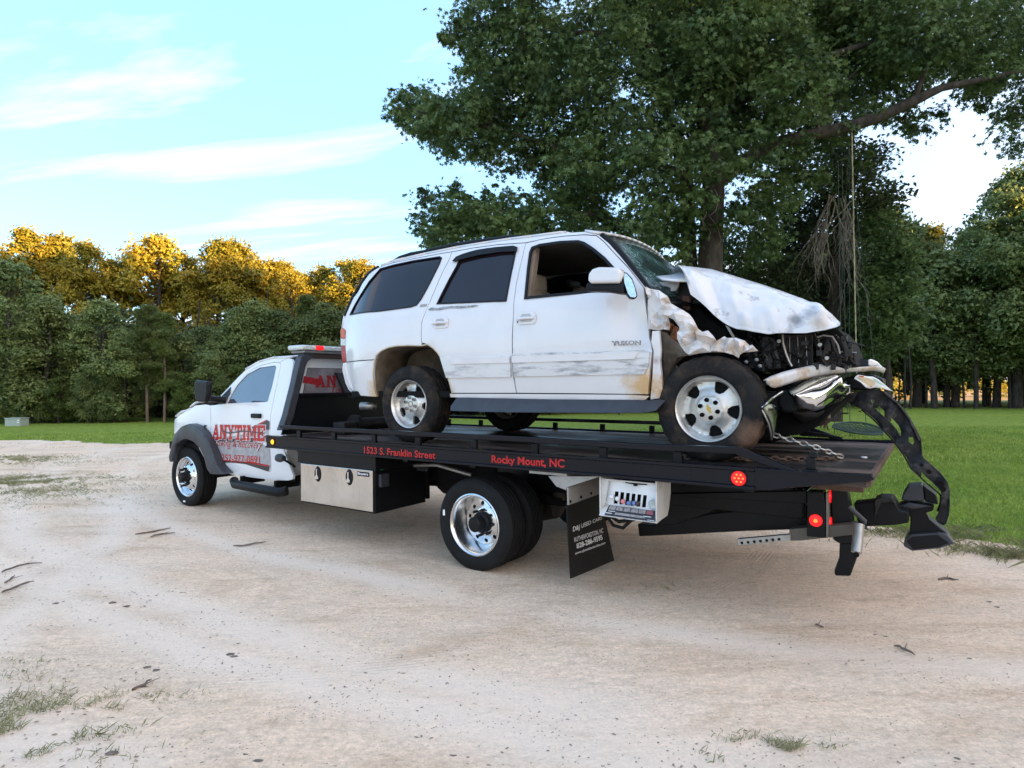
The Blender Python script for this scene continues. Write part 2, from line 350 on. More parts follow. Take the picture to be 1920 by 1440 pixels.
SLAB = {'A': [[(0, 0), (.32, 0), (.32, .12), (0, .12)], [(.6, 0), (1, 0), (1, .12), (.6, .12)], [(.08, .1), (.24, .1), (.56, 1), (.36, 1)], [(.36, 1), (.62, 1), (.92, .1), (.68, .1)], [(.25, .3), (.72, .3), (.7, .44), (.3, .44)]],
 'N': [[(0, 0), (.34, 0), (.34, .12), (0, .12)], [(.08, 0), (.28, 0), (.28, 1), (.08, 1)], [(0, .88), (.34, .88), (.34, 1), (0, 1)], [(.2, 1), (.42, 1), (.86, 0), (.66, 0)], [(.72, 0), (.92, 0), (.92, 1), (.72, 1)], [(.64, .88), (1, .88), (1, 1), (.64, 1)]],
 'Y': [[(.3, 0), (.72, 0), (.72, .12), (.3, .12)], [(.41, 0), (.61, 0), (.61, .5), (.41, .5)], [(.04, 1), (.28, 1), (.61, .42), (.41, .42)], [(.74, 1), (.97, 1), (.61, .42), (.45, .42)], [(0, .88), (.38, .88), (.38, 1), (0, 1)], [(.64, .88), (1, .88), (1, 1), (.64, 1)]],
 'T': [[(.28, 0), (.72, 0), (.72, .12), (.28, .12)], [(.4, 0), (.6, 0), (.6, 1), (.4, 1)], [(0, .84), (1, .84), (1, 1), (0, 1)], [(0, .66), (.12, .66), (.12, 1), (0, 1)], [(.88, .66), (1, .66), (1, 1), (.88, 1)]],
 'I': [[(.1, 0), (.9, 0), (.9, .12), (.1, .12)], [(.3, 0), (.7, 0), (.7, 1), (.3, 1)], [(.1, .88), (.9, .88), (.9, 1), (.1, 1)]],
 'M': [[(0, 0), (.3, 0), (.3, .12), (0, .12)], [(.07, 0), (.23, 0), (.23, 1), (.07, 1)], [(.1, 1), (.3, 1), (.56, .3), (.44, .3)], [(.9, 1), (.7, 1), (.44, .3), (.56, .3)], [(.77, 0), (.93, 0), (.93, 1), (.77, 1)], [(.7, 0), (1, 0), (1, .12), (.7, .12)], [(0, .88), (.2, .88), (.2, 1), (0, 1)], [(.8, .88), (1, .88), (1, 1), (.8, 1)]],
 'E': [[(0, 0), (1, 0), (1, .14), (0, .14)], [(.1, 0), (.34, 0), (.34, 1), (.1, 1)], [(0, .86), (1, .86), (1, 1), (0, 1)], [(.3, .43), (.75, .43), (.75, .57), (.3, .57)], [(.86, 0), (1, 0), (1, .3), (.86, .3)], [(.86, .7), (1, .7), (1, 1), (.86, 1)], [(.65, .33), (.75, .33), (.75, .67), (.65, .67)]]}
def slabtext(s, grow=0):
    V_, F_ = [], []; x = 0
    for k, ch in enumerate(s):
        wd = {'I': .5, 'M': 1.25}.get(ch, .95)
        for q, pl in enumerate(SLAB[ch]):
            cx_ = sum(p[0] for p in pl)/len(pl); cy_ = sum(p[1] for p in pl)/len(pl); kk = len(V_)
            for p in pl:
                V_.append((x+p[0]*wd+(grow if p[0] > cx_ else -grow), p[1]+(grow if p[1] > cy_ else -grow)))
            F_.append(tuple(range(kk, kk+len(pl))))
        x += wd+.12
    return V_, F_
# =========================================================== SETTING
def _hash(i, j, s):
    h = (i.astype(np.int64)*374761393 + j.astype(np.int64)*668265263 + s*1442695041) & 0x7fffffff
    h = ((h ^ (h >> 13))*1274126177) & 0x7fffffff; return ((h ^ (h >> 16)) & 0xffff)/65535.0
def vnoise(x, y, s=0):
    i = np.floor(x); j = np.floor(y); fx = x-i; fy = y-j; fx = fx*fx*(3-2*fx); fy = fy*fy*(3-2*fy)
    a = _hash(i, j, s); b = _hash(i+1, j, s); c = _hash(i, j+1, s); d = _hash(i+1, j+1, s)
    return (a*(1-fx)+b*fx)*(1-fy)+(c*(1-fx)+d*fx)*fy
def fbm(x, y, o=4, s=0):
    r = 0; a = .5
    for k in range(o): r = r+a*vnoise(x, y, s+k*17); x = x*2.03+5.1; y = y*2.03+1.7; a *= .5
    return r
def raw_mesh(name, V_, F_, m, label=None, cat=None, parent=None, kind=None, smooth=False, group=None, tri=True):
    me = bpy.data.meshes.new(name); V_ = np.asarray(V_, np.float32); F_ = np.asarray(F_, np.int32); k = F_.shape[1]
    me.vertices.add(len(V_)); me.vertices.foreach_set('co', V_.ravel()); me.loops.add(F_.size); me.loops.foreach_set('vertex_index', F_.ravel())
    me.polygons.add(len(F_)); me.polygons.foreach_set('loop_start', np.arange(0, F_.size, k, dtype=np.int32)); me.polygons.foreach_set('loop_total', np.full(len(F_), k, np.int32))
    me.update(calc_edges=True)
    if smooth: me.shade_smooth()
    me.materials.append(m); o = link(bpy.data.objects.new(name, me))
    if parent: o.parent = parent
    if label: o['label'] = label
    if cat: o['category'] = cat
    if kind: o['kind'] = kind
    if group: o['group'] = group
    return o

# lot and lawn share one wavering border
BORDER = [(-75, 27), (-40, 23), (-24, 20.5), (-15.8, 19.2), (-9.6, 17.4), (-5, 15.2), (-1, 11.7), (2.7, 8.3), (3.9, 7.0), (4.7, 6.0), (6.5, 4.6), (9, 3.2), (15, 1.5), (45, -2)]
def border_y(x):
    x = np.asarray(x, float); y = np.interp(x, [p[0] for p in BORDER], [p[1] for p in BORDER])
    return y + (fbm(x*.9, x*0+3, 3, 5)-.45)*1.0 + (fbm(x*5, x*0+9, 3, 6)-.45)*.35
TRACKS = [((1.2, 3.9), 14.0, (-1, 0)), ]
def lot_h(x, y):
    h = -.008+.016*fbm(x*.35, y*.5, 2, 1)+.013*fbm(x*1.6, y*2.2, 3, 2)
    h = h+.007*fbm(x*9, y*11, 3, 3)+.004*fbm(x*31, y*31, 2, 4)
    return np.maximum(h, .004)
def lot_grid():
    def warp(lo, hi, c, k, n):
        t = np.linspace(math.asinh((lo-c)*k), math.asinh((hi-c)*k), n); return np.sinh(t)/k+c
    xs = warp(-75, 45, .2, .55, 720); ys = warp(-30, 27, 3.6, .75, 560)
    X, Y = np.meshgrid(xs, ys, indexing='ij'); Z = lot_h(X, Y)
    V_ = np.stack([X, Y, Z], -1).reshape(-1, 3); n1, n2 = len(xs), len(ys)
    i, j = np.meshgrid(np.arange(n1-1), np.arange(n2-1), indexing='ij'); a = (i*n2+j).ravel(); F_ = np.stack([a, a+n2, a+n2+1, a+1], 1)
    c = V_[F_].mean(1); keep = c[:, 1] < border_y(c[:, 0]); F_ = F_[keep]
    us = np.unique(F_); mp = np.full(len(V_), -1); mp[us] = np.arange(len(us)); return V_[us], mp[F_]
def dirt_material():
    m = bpy.data.materials.new('sandy_dirt'); m.use_nodes = True; t = m.node_tree; n = t.nodes; l = t.links; p = n['Principled BSDF']; p.inputs['Roughness'].default_value = .95; p.inputs['Specular IOR Level'].default_value = .15
    g = n.new('ShaderNodeNewGeometry')
    def noise(scale, det=5, st=(1, 1, 1), rough=.5, dist=0, rot=0):
        mp = n.new('ShaderNodeMapping'); mp.inputs['Scale'].default_value = st; mp.inputs['Rotation'].default_value = (0, 0, rot); l.new(g.outputs['Position'], mp.inputs[0])
        q = n.new('ShaderNodeTexNoise'); q.inputs['Scale'].default_value = scale; q.inputs['Detail'].default_value = det; q.inputs['Roughness'].default_value = rough; q.inputs['Distortion'].default_value = dist; l.new(mp.outputs[0], q.inputs['Vector']); return q.outputs[0]
    def mr(v, a, b, c=0, d=1):
        q = n.new('ShaderNodeMapRange'); q.inputs[1].default_value = a; q.inputs[2].default_value = b; q.inputs[3].default_value = c; q.inputs[4].default_value = d; l.new(v, q.inputs[0]); return q.outputs[0]
    def mix(f, a, b, bt='MIX'):
        q = n.new('ShaderNodeMix'); q.data_type = 'RGBA'; q.blend_type = bt
        if isinstance(f, float): q.inputs[0].default_value = f
        else: l.new(f, q.inputs[0])
        for i, v in ((6, a), (7, b)):
            if isinstance(v, tuple): q.inputs[i].default_value = (*v, 1)
            else: l.new(v, q.inputs[i])
        return q.outputs[2]
    c = mix(mr(noise(.9, 6, (1, 1.6, 1), .6, .6, .5), .40, .62), (.92, .69, .50), (.83, .645, .48))
    c = mix(mr(noise(.55, 9, (.6, 1.7, 1), .68, 2.0, -.35), .50, .70), c, (.64, .45, .30))
    c = mix(mr(noise(1.7, 9, (1, 1.9, 1), .72, 1.2, .3), .54, .74, 0, .8), c, (.60, .42, .27))
    c = mix(mr(noise(.30, 4, (1, 1.5, 1)), .55, .75), c, (.92, .76, .61))
    c = mix(mr(noise(6, 9, (1, 2.4, 1), .8, .3), .55, .74, 0, .6), c, (.36, .27, .20))
    c = mix(mr(noise(45, 4), .35, .7, .86, 1.10), c, c) if 0 else c
    f = mr(noise(60, 6, (1, 1, 1), .8), .3, .7, .70, 1.22); c = mix(1.0, c, f, 'MULTIPLY')
    f = mr(noise(14, 8, (1, 1.8, 1), .8), .3, .7, .76, 1.14); c = mix(1.0, c, f, 'MULTIPLY')
    pa = n.new('ShaderNodeAttribute'); pa.attribute_name = 'path'; pm = n.new('ShaderNodeMath'); pm.operation = 'MULTIPLY'; l.new(pa.outputs['Fac'], pm.inputs[0]); pm.inputs[1].default_value = .6; c = mix(pm.outputs[0], c, (.92, .77, .63))
    v = n.new('ShaderNodeTexVoronoi'); v.inputs['Scale'].default_value = 34; l.new(g.outputs['Position'], v.inputs['Vector'])
    sp = n.new('ShaderNodeMath'); sp.operation = 'LESS_THAN'; sp.inputs[1].default_value = .16; l.new(v.outputs['Distance'], sp.inputs[0])
    sp2 = n.new('ShaderNodeMath'); sp2.operation = 'MULTIPLY'; l.new(sp.outputs[0], sp2.inputs[0]); l.new(mr(noise(1.6, 5, (1, 2, 1)), .44, .60, 0, .75), sp2.inputs[1])
    c = mix(sp2.outputs[0], c, (.16, .12, .09))
    l.new(c, p.inputs['Base Color'])
    # rolled tyre ribs, from the lateral distance stored on the mesh
    at = n.new('ShaderNodeAttribute'); at.attribute_name = 'rib'; am = n.new('ShaderNodeAttribute'); am.attribute_name = 'ribmask'
    sn = n.new('ShaderNodeMath'); sn.operation = 'SINE'; ml = n.new('ShaderNodeMath'); ml.operation = 'MULTIPLY'; ml.inputs[1].default_value = 175; l.new(at.outputs['Fac'], ml.inputs[0]); l.new(ml.outputs[0], sn.inputs[0])
    s2 = n.new('ShaderNodeMath'); s2.operation = 'MULTIPLY'; l.new(sn.outputs[0], s2.inputs[0]); l.new(am.outputs['Fac'], s2.inputs[1])
    s3 = n.new('ShaderNodeMath'); s3.operation = 'MULTIPLY'; l.new(s2.outputs[0], s3.inputs[0]); l.new(mr(noise(2.2, 5), .42, .6, .0, .40), s3.inputs[1])
    ad = n.new('ShaderNodeMath'); ad.operation = 'ADD'; l.new(s3.outputs[0], ad.inputs[0])
    hh = n.new('ShaderNodeMath'); hh.operation = 'MULTIPLY_ADD'; l.new(noise(38, 8, (1, 1, 1), .75), hh.inputs[0]); hh.inputs[1].default_value = 2.6
    h2 = n.new('ShaderNodeMath'); h2.operation = 'MULTIPLY'; h2.inputs[1].default_value = 2.5; l.new(noise(11, 6, (1, 1.7, 1), .7), h2.inputs[0]); l.new(h2.outputs[0], hh.inputs[2]); l.new(hh.outputs[0], ad.inputs[1])
    bp = n.new('ShaderNodeBump'); bp.inputs['Strength'].default_value = .75; bp.inputs['Distance'].default_value = .006; l.new(ad.outputs[0], bp.inputs['Height']); l.new(bp.outputs[0], p.inputs['Normal'])
    return m
V_, F_ = lot_grid()
# tyre tracks: bands round arcs that sweep in under the truck
ribs = np.zeros(len(V_), np.float32); rmask = np.zeros(len(V_), np.float32)
ARC = []
for (a, b, c) in [((-.6, 3.6), (1.2, 4.5), (-4.0, 3.9)), ((-3.5, 7.2), (0.2, 5.6), (3.6, 3.3))]:
    A = np.linalg.solve(np.array([[2*a[0], 2*a[1], 1], [2*b[0], 2*b[1], 1], [2*c[0], 2*c[1], 1]]), np.array([a[0]**2+a[1]**2, b[0]**2+b[1]**2, c[0]**2+c[1]**2]))
    R_ = math.sqrt(A[2]+A[0]**2+A[1]**2); d = np.hypot(V_[:, 0]-A[0], V_[:, 1]-A[1])-R_; d = d+(fbm(V_[:, 0]*.8, V_[:, 1]*.8, 2, 40)-.4)*.10
    k = np.clip((.14-np.abs(d))/.03, 0, 1); sel = k > rmask; ribs[sel] = d[sel]; rmask = np.maximum(rmask, k); V_[:, 2] -= k*.006
path = np.zeros(len(V_), np.float32)
for (a, b, c, wd) in [((-9, 12), (-3.5, 5.2), (2.5, 2.2), .30), ((-10.5, 10.5), (-5, 4.6), (1.2, 1.3), .30), ((-6, 9.5), (0, 4.4), (5.2, 2.9), .26), ((-7.5, 8.6), (-1.5, 3.5), (4.4, 1.9), .28), ((-14, 13), (-6, 9), (-3, 2.2), .3)]:
    A = np.linalg.solve(np.array([[2*a[0], 2*a[1], 1], [2*b[0], 2*b[1], 1], [2*c[0], 2*c[1], 1]]), np.array([a[0]**2+a[1]**2, b[0]**2+b[1]**2, c[0]**2+c[1]**2]))
    R_ = math.sqrt(A[2]+A[0]**2+A[1]**2); d = np.abs(np.hypot(V_[:, 0]-A[0], V_[:, 1]-A[1])-R_+(fbm(V_[:, 0]*.6, V_[:, 1]*.6, 3, 44)-.45)*.5); k = np.clip((wd-d)/(wd*.8), 0, 1)*np.clip((fbm(V_[:, 0]*.5, V_[:, 1]*.5, 3, 47)-.25)*4, 0, 1)
    path = np.maximum(path, k); V_[:, 2] -= k*.010
V_[:, 2] = np.maximum(V_[:, 2], .004)
dirt = dirt_material()
lot = raw_mesh('dirt_lot', V_, F_, dirt, 'pale sandy dirt lot with tyre tracks under the tow truck', None, kind='structure', smooth=True)
for nm, ar in (('rib', ribs), ('ribmask', rmask), ('path', path)):
    at = lot.data.attributes.new(nm, 'FLOAT', 'POINT'); at.data.foreach_set('value', ar.astype(np.float32))
def lawn_material():
    m = bpy.data.materials.new('mown_lawn'); m.use_nodes = True; t = m.node_tree; n = t.nodes; l = t.links; p = n['Principled BSDF']; p.inputs['Roughness'].default_value = .9; p.inputs['Specular IOR Level'].default_value = .1
    g = n.new('ShaderNodeNewGeometry'); cr_ = []
    for sc, st in ((.25, (1, 2.5, 1)), (3.5, (1, 1.6, 1)), (40, (1, 1, 1))):
        mp = n.new('ShaderNodeMapping'); mp.inputs['Scale'].default_value = st; l.new(g.outputs['Position'], mp.inputs[0])
        q = n.new('ShaderNodeTexNoise'); q.inputs['Scale'].default_value = sc; q.inputs['Detail'].default_value = 6; l.new(mp.outputs[0], q.inputs['Vector']); cr_.append(q.outputs[0])
    x = n.new('ShaderNodeMix'); x.data_type = 'RGBA'; l.new(cr_[0], x.inputs[0]); x.inputs[6].default_value = (.145, .235, .034, 1); x.inputs[7].default_value = (.25, .30, .055, 1); c = x.outputs[2]
    for o_, lo, hi in ((cr_[1], .7, 1.3), (cr_[2], .5, 1.5)):
        r = n.new('ShaderNodeMapRange'); r.inputs[1].default_value = .3; r.inputs[2].default_value = .7; r.inputs[3].default_value = lo; r.inputs[4].default_value = hi; l.new(o_, r.inputs[0])
        y = n.new('ShaderNodeMix'); y.data_type = 'RGBA'; y.blend_type = 'MULTIPLY'; y.inputs[0].default_value = 1; l.new(c, y.inputs[6]); l.new(r.outputs[0], y.inputs[7]); c = y.outputs[2]
    l.new(c, p.inputs['Base Color']); bp = n.new('ShaderNodeBump'); bp.inputs['Strength'].default_value = 1; bp.inputs['Distance'].default_value = .03; l.new(cr_[2], bp.inputs['Height']); l.new(bp.outputs[0], p.inputs['Normal'])
    return m
b = B(); R0 = [(-900, -900, -.012), (900, -900, -.012), (900, 900, -.012), (-900, 900, -.012)]; b.add(R0, [(0, 1, 2, 3)])
tag(b.build('lawn', lawn_material()), 'green mown lawn stretching from the dirt lot to the woods', None, kind='structure')
straw = mat('straw_field', (.38, .22, .09), .95, var=.35, vs=.8)
b = B(); b.add([(8, 52, -.006), (160, 46, -.006), (200, 200, -.006), (8, 200, -.006)], [(0, 1, 2, 3)])
tag(b.build('field', straw), 'dry straw coloured field glowing behind the right hand woods', None, kind='structure')

def leaf_material(name, c1, c2, tr=.35, vs=.9):
    m = bpy.data.materials.new(name); m.use_nodes = True; t = m.node_tree; n = t.nodes; l = t.links; p = n['Principled BSDF']; p.inputs['Roughness'].default_value = .5; p.inputs['Specular IOR Level'].default_value = .35
    tcn = n.new('ShaderNodeTexCoord'); q = n.new('ShaderNodeTexNoise'); q.inputs['Scale'].default_value = vs; q.inputs['Detail'].default_value = 5; l.new(tcn.outputs['Object'], q.inputs['Vector'])
    r = n.new('ShaderNodeMapRange'); r.inputs[1].default_value = .35; r.inputs[2].default_value = .65; l.new(q.outputs[0], r.inputs[0])
    x = n.new('ShaderNodeMix'); x.data_type = 'RGBA'; l.new(r.outputs[0], x.inputs[0]); x.inputs[6].default_value = (*c1, 1); x.inputs[7].default_value = (*c2, 1)
    q2 = n.new('ShaderNodeTexNoise'); q2.inputs['Scale'].default_value = 9; l.new(tcn.outputs['Object'], q2.inputs['Vector']); r2 = n.new('ShaderNodeMapRange'); r2.inputs[1].default_value = .3; r2.inputs[2].default_value = .7; r2.inputs[3].default_value = .65; r2.inputs[4].default_value = 1.4; l.new(q2.outputs[0], r2.inputs[0])
    y = n.new('ShaderNodeMix'); y.data_type = 'RGBA'; y.blend_type = 'MULTIPLY'; y.inputs[0].default_value = 1; l.new(x.outputs[2], y.inputs[6]); l.new(r2.outputs[0], y.inputs[7])
    oi = n.new('ShaderNodeObjectInfo'); r3 = n.new('ShaderNodeMapRange'); r3.inputs[3].default_value = .8; r3.inputs[4].default_value = 1.25; l.new(oi.outputs['Random'], r3.inputs[0])
    z_ = n.new('ShaderNodeMix'); z_.data_type = 'RGBA'; z_.blend_type = 'MULTIPLY'; z_.inputs[0].default_value = 1; l.new(y.outputs[2], z_.inputs[6]); l.new(r3.outputs[0], z_.inputs[7])
    l.new(z_.outputs[2], p.inputs['Base Color'])
    tl = n.new('ShaderNodeBsdfTranslucent'); l.new(z_.outputs[2], tl.inputs[0]); ms = n.new('ShaderNodeMixShader'); ms.inputs[0].default_value = tr
    l.new(p.outputs[0], ms.inputs[1]); l.new(tl.outputs[0], ms.inputs[2]); l.new(ms.outputs[0], n['Material Output'].inputs[0]); return m
leaf_big = leaf_material('sweetgum_leaves', (.050, .095, .038), (.150, .225, .075), tr=.42, vs=1.3)
leaf_wood = leaf_material('woodland_leaves', (.125, .180, .066), (.215, .260, .085), vs=.6)
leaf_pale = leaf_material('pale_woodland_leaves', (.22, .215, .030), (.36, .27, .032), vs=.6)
leaf_pine = leaf_material('pine_needles', (.12, .17, .055), (.19, .235, .07), vs=.8)
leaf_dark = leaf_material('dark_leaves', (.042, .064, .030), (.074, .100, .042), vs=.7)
leaf_lt = leaf_material('light_shrub_leaves', (.09, .14, .030), (.13, .18, .04), vs=1.2)
grassm = leaf_material('grass_blades', (.170, .275, .038), (.29, .37, .07), tr=.3, vs=.7)
weedm = leaf_material('weed_blades', (.17, .20, .07), (.32, .30, .16), tr=.3, vs=2)
bark = mat('grey_brown_bark', (.040, .032, .027), .95, var=.6, vs=9, bump=1, bs=22, stretch=(1, 1, .3), dirt=((.085, .08, .07), 7, .5, .7, .6, (1, 1, .4)))
pinebark = mat('reddish_pine_bark', (.19, .135, .105), .9, var=.35, vs=5, bump=.8, bs=12, stretch=(1, 1, .3))
twigm = mat('dry_twigs', (.22, .19, .165), .9, var=.3)

STAR = []                                                    # a five lobed leaf, each lobe a folded spear
for k in range(5):
    a = math.radians((-108, -54, 0, 54, 108)[k]); r = (.62, .9, 1.0, .9, .62)[k]
    STAR.append((np.array([math.cos(a)*r, math.sin(a)*r, -.12*r]), np.array([math.cos(a+1.35)*.26, math.sin(a+1.35)*.26, .03]), np.array([math.cos(a-1.35)*.26, math.sin(a-1.35)*.26, .03])))
def leaves(P, size, kind='star', rng=RNG, up=.55, nrm=None):
    n = len(P); N_ = rng.normal(size=(n, 3)); N_[:, 2] = np.abs(N_[:, 2])+up
    if nrm is not None: N_ += nrm
    N_ /= np.linalg.norm(N_, axis=1)[:, None]; A = rng.normal(size=(n, 3)); A[:, 2] -= .5; A -= (A*N_).sum(1)[:, None]*N_; A /= np.linalg.norm(A, axis=1)[:, None]+1e-9; Bv = np.cross(N_, A)
    s = (size*rng.uniform(.65, 1.25, n))[:, None]
    if kind == 'star':
        V_ = []
        for tri in STAR:
            for q in tri: V_.append(P+s*(A*q[0]+Bv*q[1]+N_*q[2]))
        return np.stack(V_, 1).reshape(-1, 3), np.arange(n*15).reshape(-1, 3)
    if kind == 'tuft':                                       # a spray of needles: three crossing slivers
        V_ = []
        for k in range(4):
            d = rng.normal(size=(n, 3)); d[:, 2] += .5; d /= np.linalg.norm(d, axis=1)[:, None]; e = np.cross(d, N_); e /= np.linalg.norm(e, axis=1)[:, None]+1e-9
            V_ += [P+d*s*1.1, P+e*s*.16-d*s*.2, P-e*s*.16-d*s*.2]
        return np.stack(V_, 1).reshape(-1, 3), np.arange(n*12).reshape(-1, 3)
    V_ = np.stack([P+A*s, P+Bv*s*.42+N_*s*.1, P-A*s*.55, P-Bv*s*.42+N_*s*.1], 1).reshape(-1, 3)
    return V_, np.arange(n*4).reshape(-1, 4)
def clumps(blobs, n, rng, sig=.16, per=26, shell_=.55, flat=.6, droop=0):
    """leaf points gathered in small sprays spread through blobs (centre, radii)"""
    vol = np.array([b_[1][0]*b_[1][2] for b_ in blobs]); k = max(1, n//per); idx = rng.choice(len(blobs), k, p=vol/vol.sum())
    Cn = np.array([b_[0] for b_ in blobs])[idx]; Rr = np.array([b_[1] for b_ in blobs])[idx]; d = rng.normal(size=(k, 3)); d /= np.linalg.norm(d, axis=1)[:, None]
    rr = rng.uniform(0, 1, k)**(shell_) ; S = Cn+d*Rr*rr[:, None]
    sg = sig*rng.uniform(.6, 1.5, k); P = np.repeat(S, per, 0)+rng.normal(size=(k*per, 3))*np.repeat(sg, per)[:, None]*np.array([1, 1, flat]); return P
def sprays(blobs, n, rng, per=26, sub=.42, flat=.5, dens=1.0):
    """leaf points and outward normals on small drooping cushions set through each blob: lit tops, dark hollows between"""
    area = np.array([b_[1][0]**2 for b_ in blobs]); area = area/area.sum(); P = []; Nn = []
    for (c, rr), a in zip(blobs, area):
        c = np.array(c); rr = np.array(rr); nb = int(n*a); ns = max(4, int(nb/per)); nl = max(3, nb//ns)
        d = rng.normal(size=(ns, 3)); d /= np.linalg.norm(d, axis=1)[:, None]; S = c+d*rr*(rng.uniform(.25, 1, ns)**.6)[:, None]
        sr = rr[0]*sub*rng.uniform(.45, 1.3, ns); e = rng.normal(size=(ns, nl, 3)); e /= np.linalg.norm(e, axis=2)[..., None]; e[..., 2] = np.abs(e[..., 2])*1.0-.15
        q = S[:, None, :]+e*sr[:, None, None]*np.array([1, 1, flat])*rng.uniform(.7, 1.1, (ns, nl, 1)); q[..., 2] -= (np.hypot(e[..., 0], e[..., 1])**2*sr[:, None])*.28
        P.append(q.reshape(-1, 3)); Nn.append((e*np.array([1, 1, 1.2])+d[:, None, :]*.5).reshape(-1, 3))
    return np.concatenate(P), np.concatenate(Nn)
LIB = {}
def limb(b, p0, p1, r0, r1, wob=.12, n=7, rng=random, seg=5):
    p0, p1 = Vector(p0), Vector(p1); L_ = (p1-p0).length; pts = []; rs = []
    for i in range(seg+1):
        t = i/seg; w_ = wob*L_*math.sin(math.pi*t)*.35
        pts.append(p0.lerp(p1, t)+Vector((rng.uniform(-1, 1), rng.uniform(-1, 1), rng.uniform(-.3, .9)))*w_); rs.append(r0+(r1-r0)*t)
    b.tube(pts, rs, n); return pts
def tree_meshes(style, seed):
    """crown mesh data and trunk mesh data of one woodland tree, base at the origin"""
    rng = np.random.default_rng(seed); rd = random.Random(seed); b = B(); blobs = []
    if style == 'pine':
        h = 10.5; b.tube([(0, 0, -.2), (.08, .05, h*.4), (.02, -.08, h*.75), (0, 0, h*.97)], [.15, .12, .08, .03], 8)
        for k in range(17):
            z = h*(.30+.68*k/16); a = rd.uniform(0, 6.28); r = (1.0-.75*max(0, (k/16-.3))/.7)*rd.uniform(.8, 1.9) if k > 2 else rd.uniform(.8, 1.3)
            e = (math.cos(a)*r, math.sin(a)*r, z+r*.15); limb(b, (0, 0, z-.2), e, .045, .012, seg=3, n=5)
            blobs += [(e, (.75, .75, .38))] + [((math.cos(a+q)*r*.6, math.sin(a+q)*r*.6, z+.1), (.6, .6, .33)) for q in (-.6, .5)]
        P = clumps(blobs, 15000, rng, .15, 12, .6, .6); V_, F_ = leaves(P, .17, 'tuft', rng)
    else:
        h, cr_, zb = {'oak': (8.5, 2.7, .6), 'tall': (12.5, 2.6, 3.4), 'bushy': (7.0, 2.1, .15), 'giant': (15, 4.6, 2.4)}[style]
        lean = (rd.uniform(-.4, .4), rd.uniform(-.4, .4)); tr = .022*h
        b.tube([(0, 0, -.2), (lean[0]*.3, lean[1]*.3, h*.3), (lean[0], lean[1], h*.65), (lean[0], lean[1], h*.9)], [tr, tr*.75, tr*.45, tr*.15], 9)
        nb = {'oak': 52, 'tall': 56, 'bushy': 38, 'giant': 95}[style]
        for k in range(nb):
            t = rd.random()**.85; z = zb+(h-zb)*(.04+.92*t); env = (math.sin(math.pi*min(1, .22+.78*t)**1.05))**.8*rd.uniform(.75, 1.2); a = rd.uniform(0, 6.28); r = cr_*env*rd.uniform(.35, 1.0)
            rb = cr_*rd.uniform(.13, .36)*(1.10-.45*t); e = (lean[0]*t+math.cos(a)*r, lean[1]*t+math.sin(a)*r, z)
            blobs.append((e, (rb, rb, rb*.72)))
            if k % 2 == 0: limb(b, (lean[0]*t, lean[1]*t, max(.5, z-r*.6)), e, tr*.32, .015, seg=4, n=5)
        n = {'oak': 30000, 'tall': 26000, 'bushy': 18000, 'giant': 52000}[style]
        P, Nn = sprays(blobs, int(n*.72), rng, 20, .46, .55); P2 = clumps([(c_, (q_[0]*1.35, q_[1]*1.35, q_[2]*1.5)) for c_, q_ in blobs], int(n*.34), rng, .16, 7, .4, .9); Nn = np.concatenate([Nn, rng.normal(size=P2.shape)]); P = np.concatenate([P, P2]); V_, F_ = leaves(P, {'giant': .17, 'tall': .14}.get(style, .125), 'quad', rng, up=.2, nrm=Nn*1.3)
    return V_, F_, b

def woodtree(style, var_, lm, bm_, loc, s, rot, name, label, group, sz=1):
    key = (style, var_, lm.name)
    if key not in LIB:
        V_, F_, b = tree_meshes(style, 100+var_*7+len(style)); t = thing(name, label, 'tree', group)
        cr_ = raw_mesh('crown', V_, F_, lm, parent=t); tk = b.build('trunk', bm_, t, smooth=60); LIB[key] = (cr_.data, tk.data)
    else:
        t = thing(name, label, 'tree', group); cd, td = LIB[key]
        for nm, d in (('crown', cd), ('trunk', td)):
            o = link(bpy.data.objects.new(nm, d)); o.parent = t
    t.location = loc; t.rotation_euler = (0, 0, rot); t.scale = (s, s, s*sz); return t
ORD = ['first', 'second', 'third', 'fourth', 'fifth', 'sixth', 'seventh', 'eighth', 'ninth', 'tenth', 'eleventh', 'twelfth', 'thirteenth', 'fourteenth', 'fifteenth', 'sixteenth', 'seventeenth', 'eighteenth', 'nineteenth', 'twentieth', 'twenty-first', 'twenty-second', 'twenty-third', 'twenty-fourth', 'twenty-fifth', 'twenty-sixth', 'twenty-seventh', 'twenty-eighth']
def gx(px, Y): return (px-960)/FPX*Y
rd = random.Random(5)
# left wood, back row: tall pale crowns that catch the last sun;  (pixel x, pixel y of the top, depth, style)
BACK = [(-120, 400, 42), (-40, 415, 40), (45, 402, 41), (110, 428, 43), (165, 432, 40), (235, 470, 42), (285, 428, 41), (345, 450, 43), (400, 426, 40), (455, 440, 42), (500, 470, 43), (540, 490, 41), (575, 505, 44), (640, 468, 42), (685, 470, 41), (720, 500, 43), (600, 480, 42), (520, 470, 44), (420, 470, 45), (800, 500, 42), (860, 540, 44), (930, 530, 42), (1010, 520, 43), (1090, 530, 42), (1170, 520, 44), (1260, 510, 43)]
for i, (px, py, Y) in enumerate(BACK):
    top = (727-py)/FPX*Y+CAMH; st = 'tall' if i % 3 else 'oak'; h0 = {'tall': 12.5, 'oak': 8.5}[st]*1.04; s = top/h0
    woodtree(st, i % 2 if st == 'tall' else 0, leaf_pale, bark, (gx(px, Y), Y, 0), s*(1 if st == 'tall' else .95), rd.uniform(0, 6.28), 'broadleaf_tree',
      'tall golden lit tree in the back row of the left wood, %s from the left' % ORD[i], 'golden trees at the back of the left wood', sz=1 if st == 'tall' else 1.05)
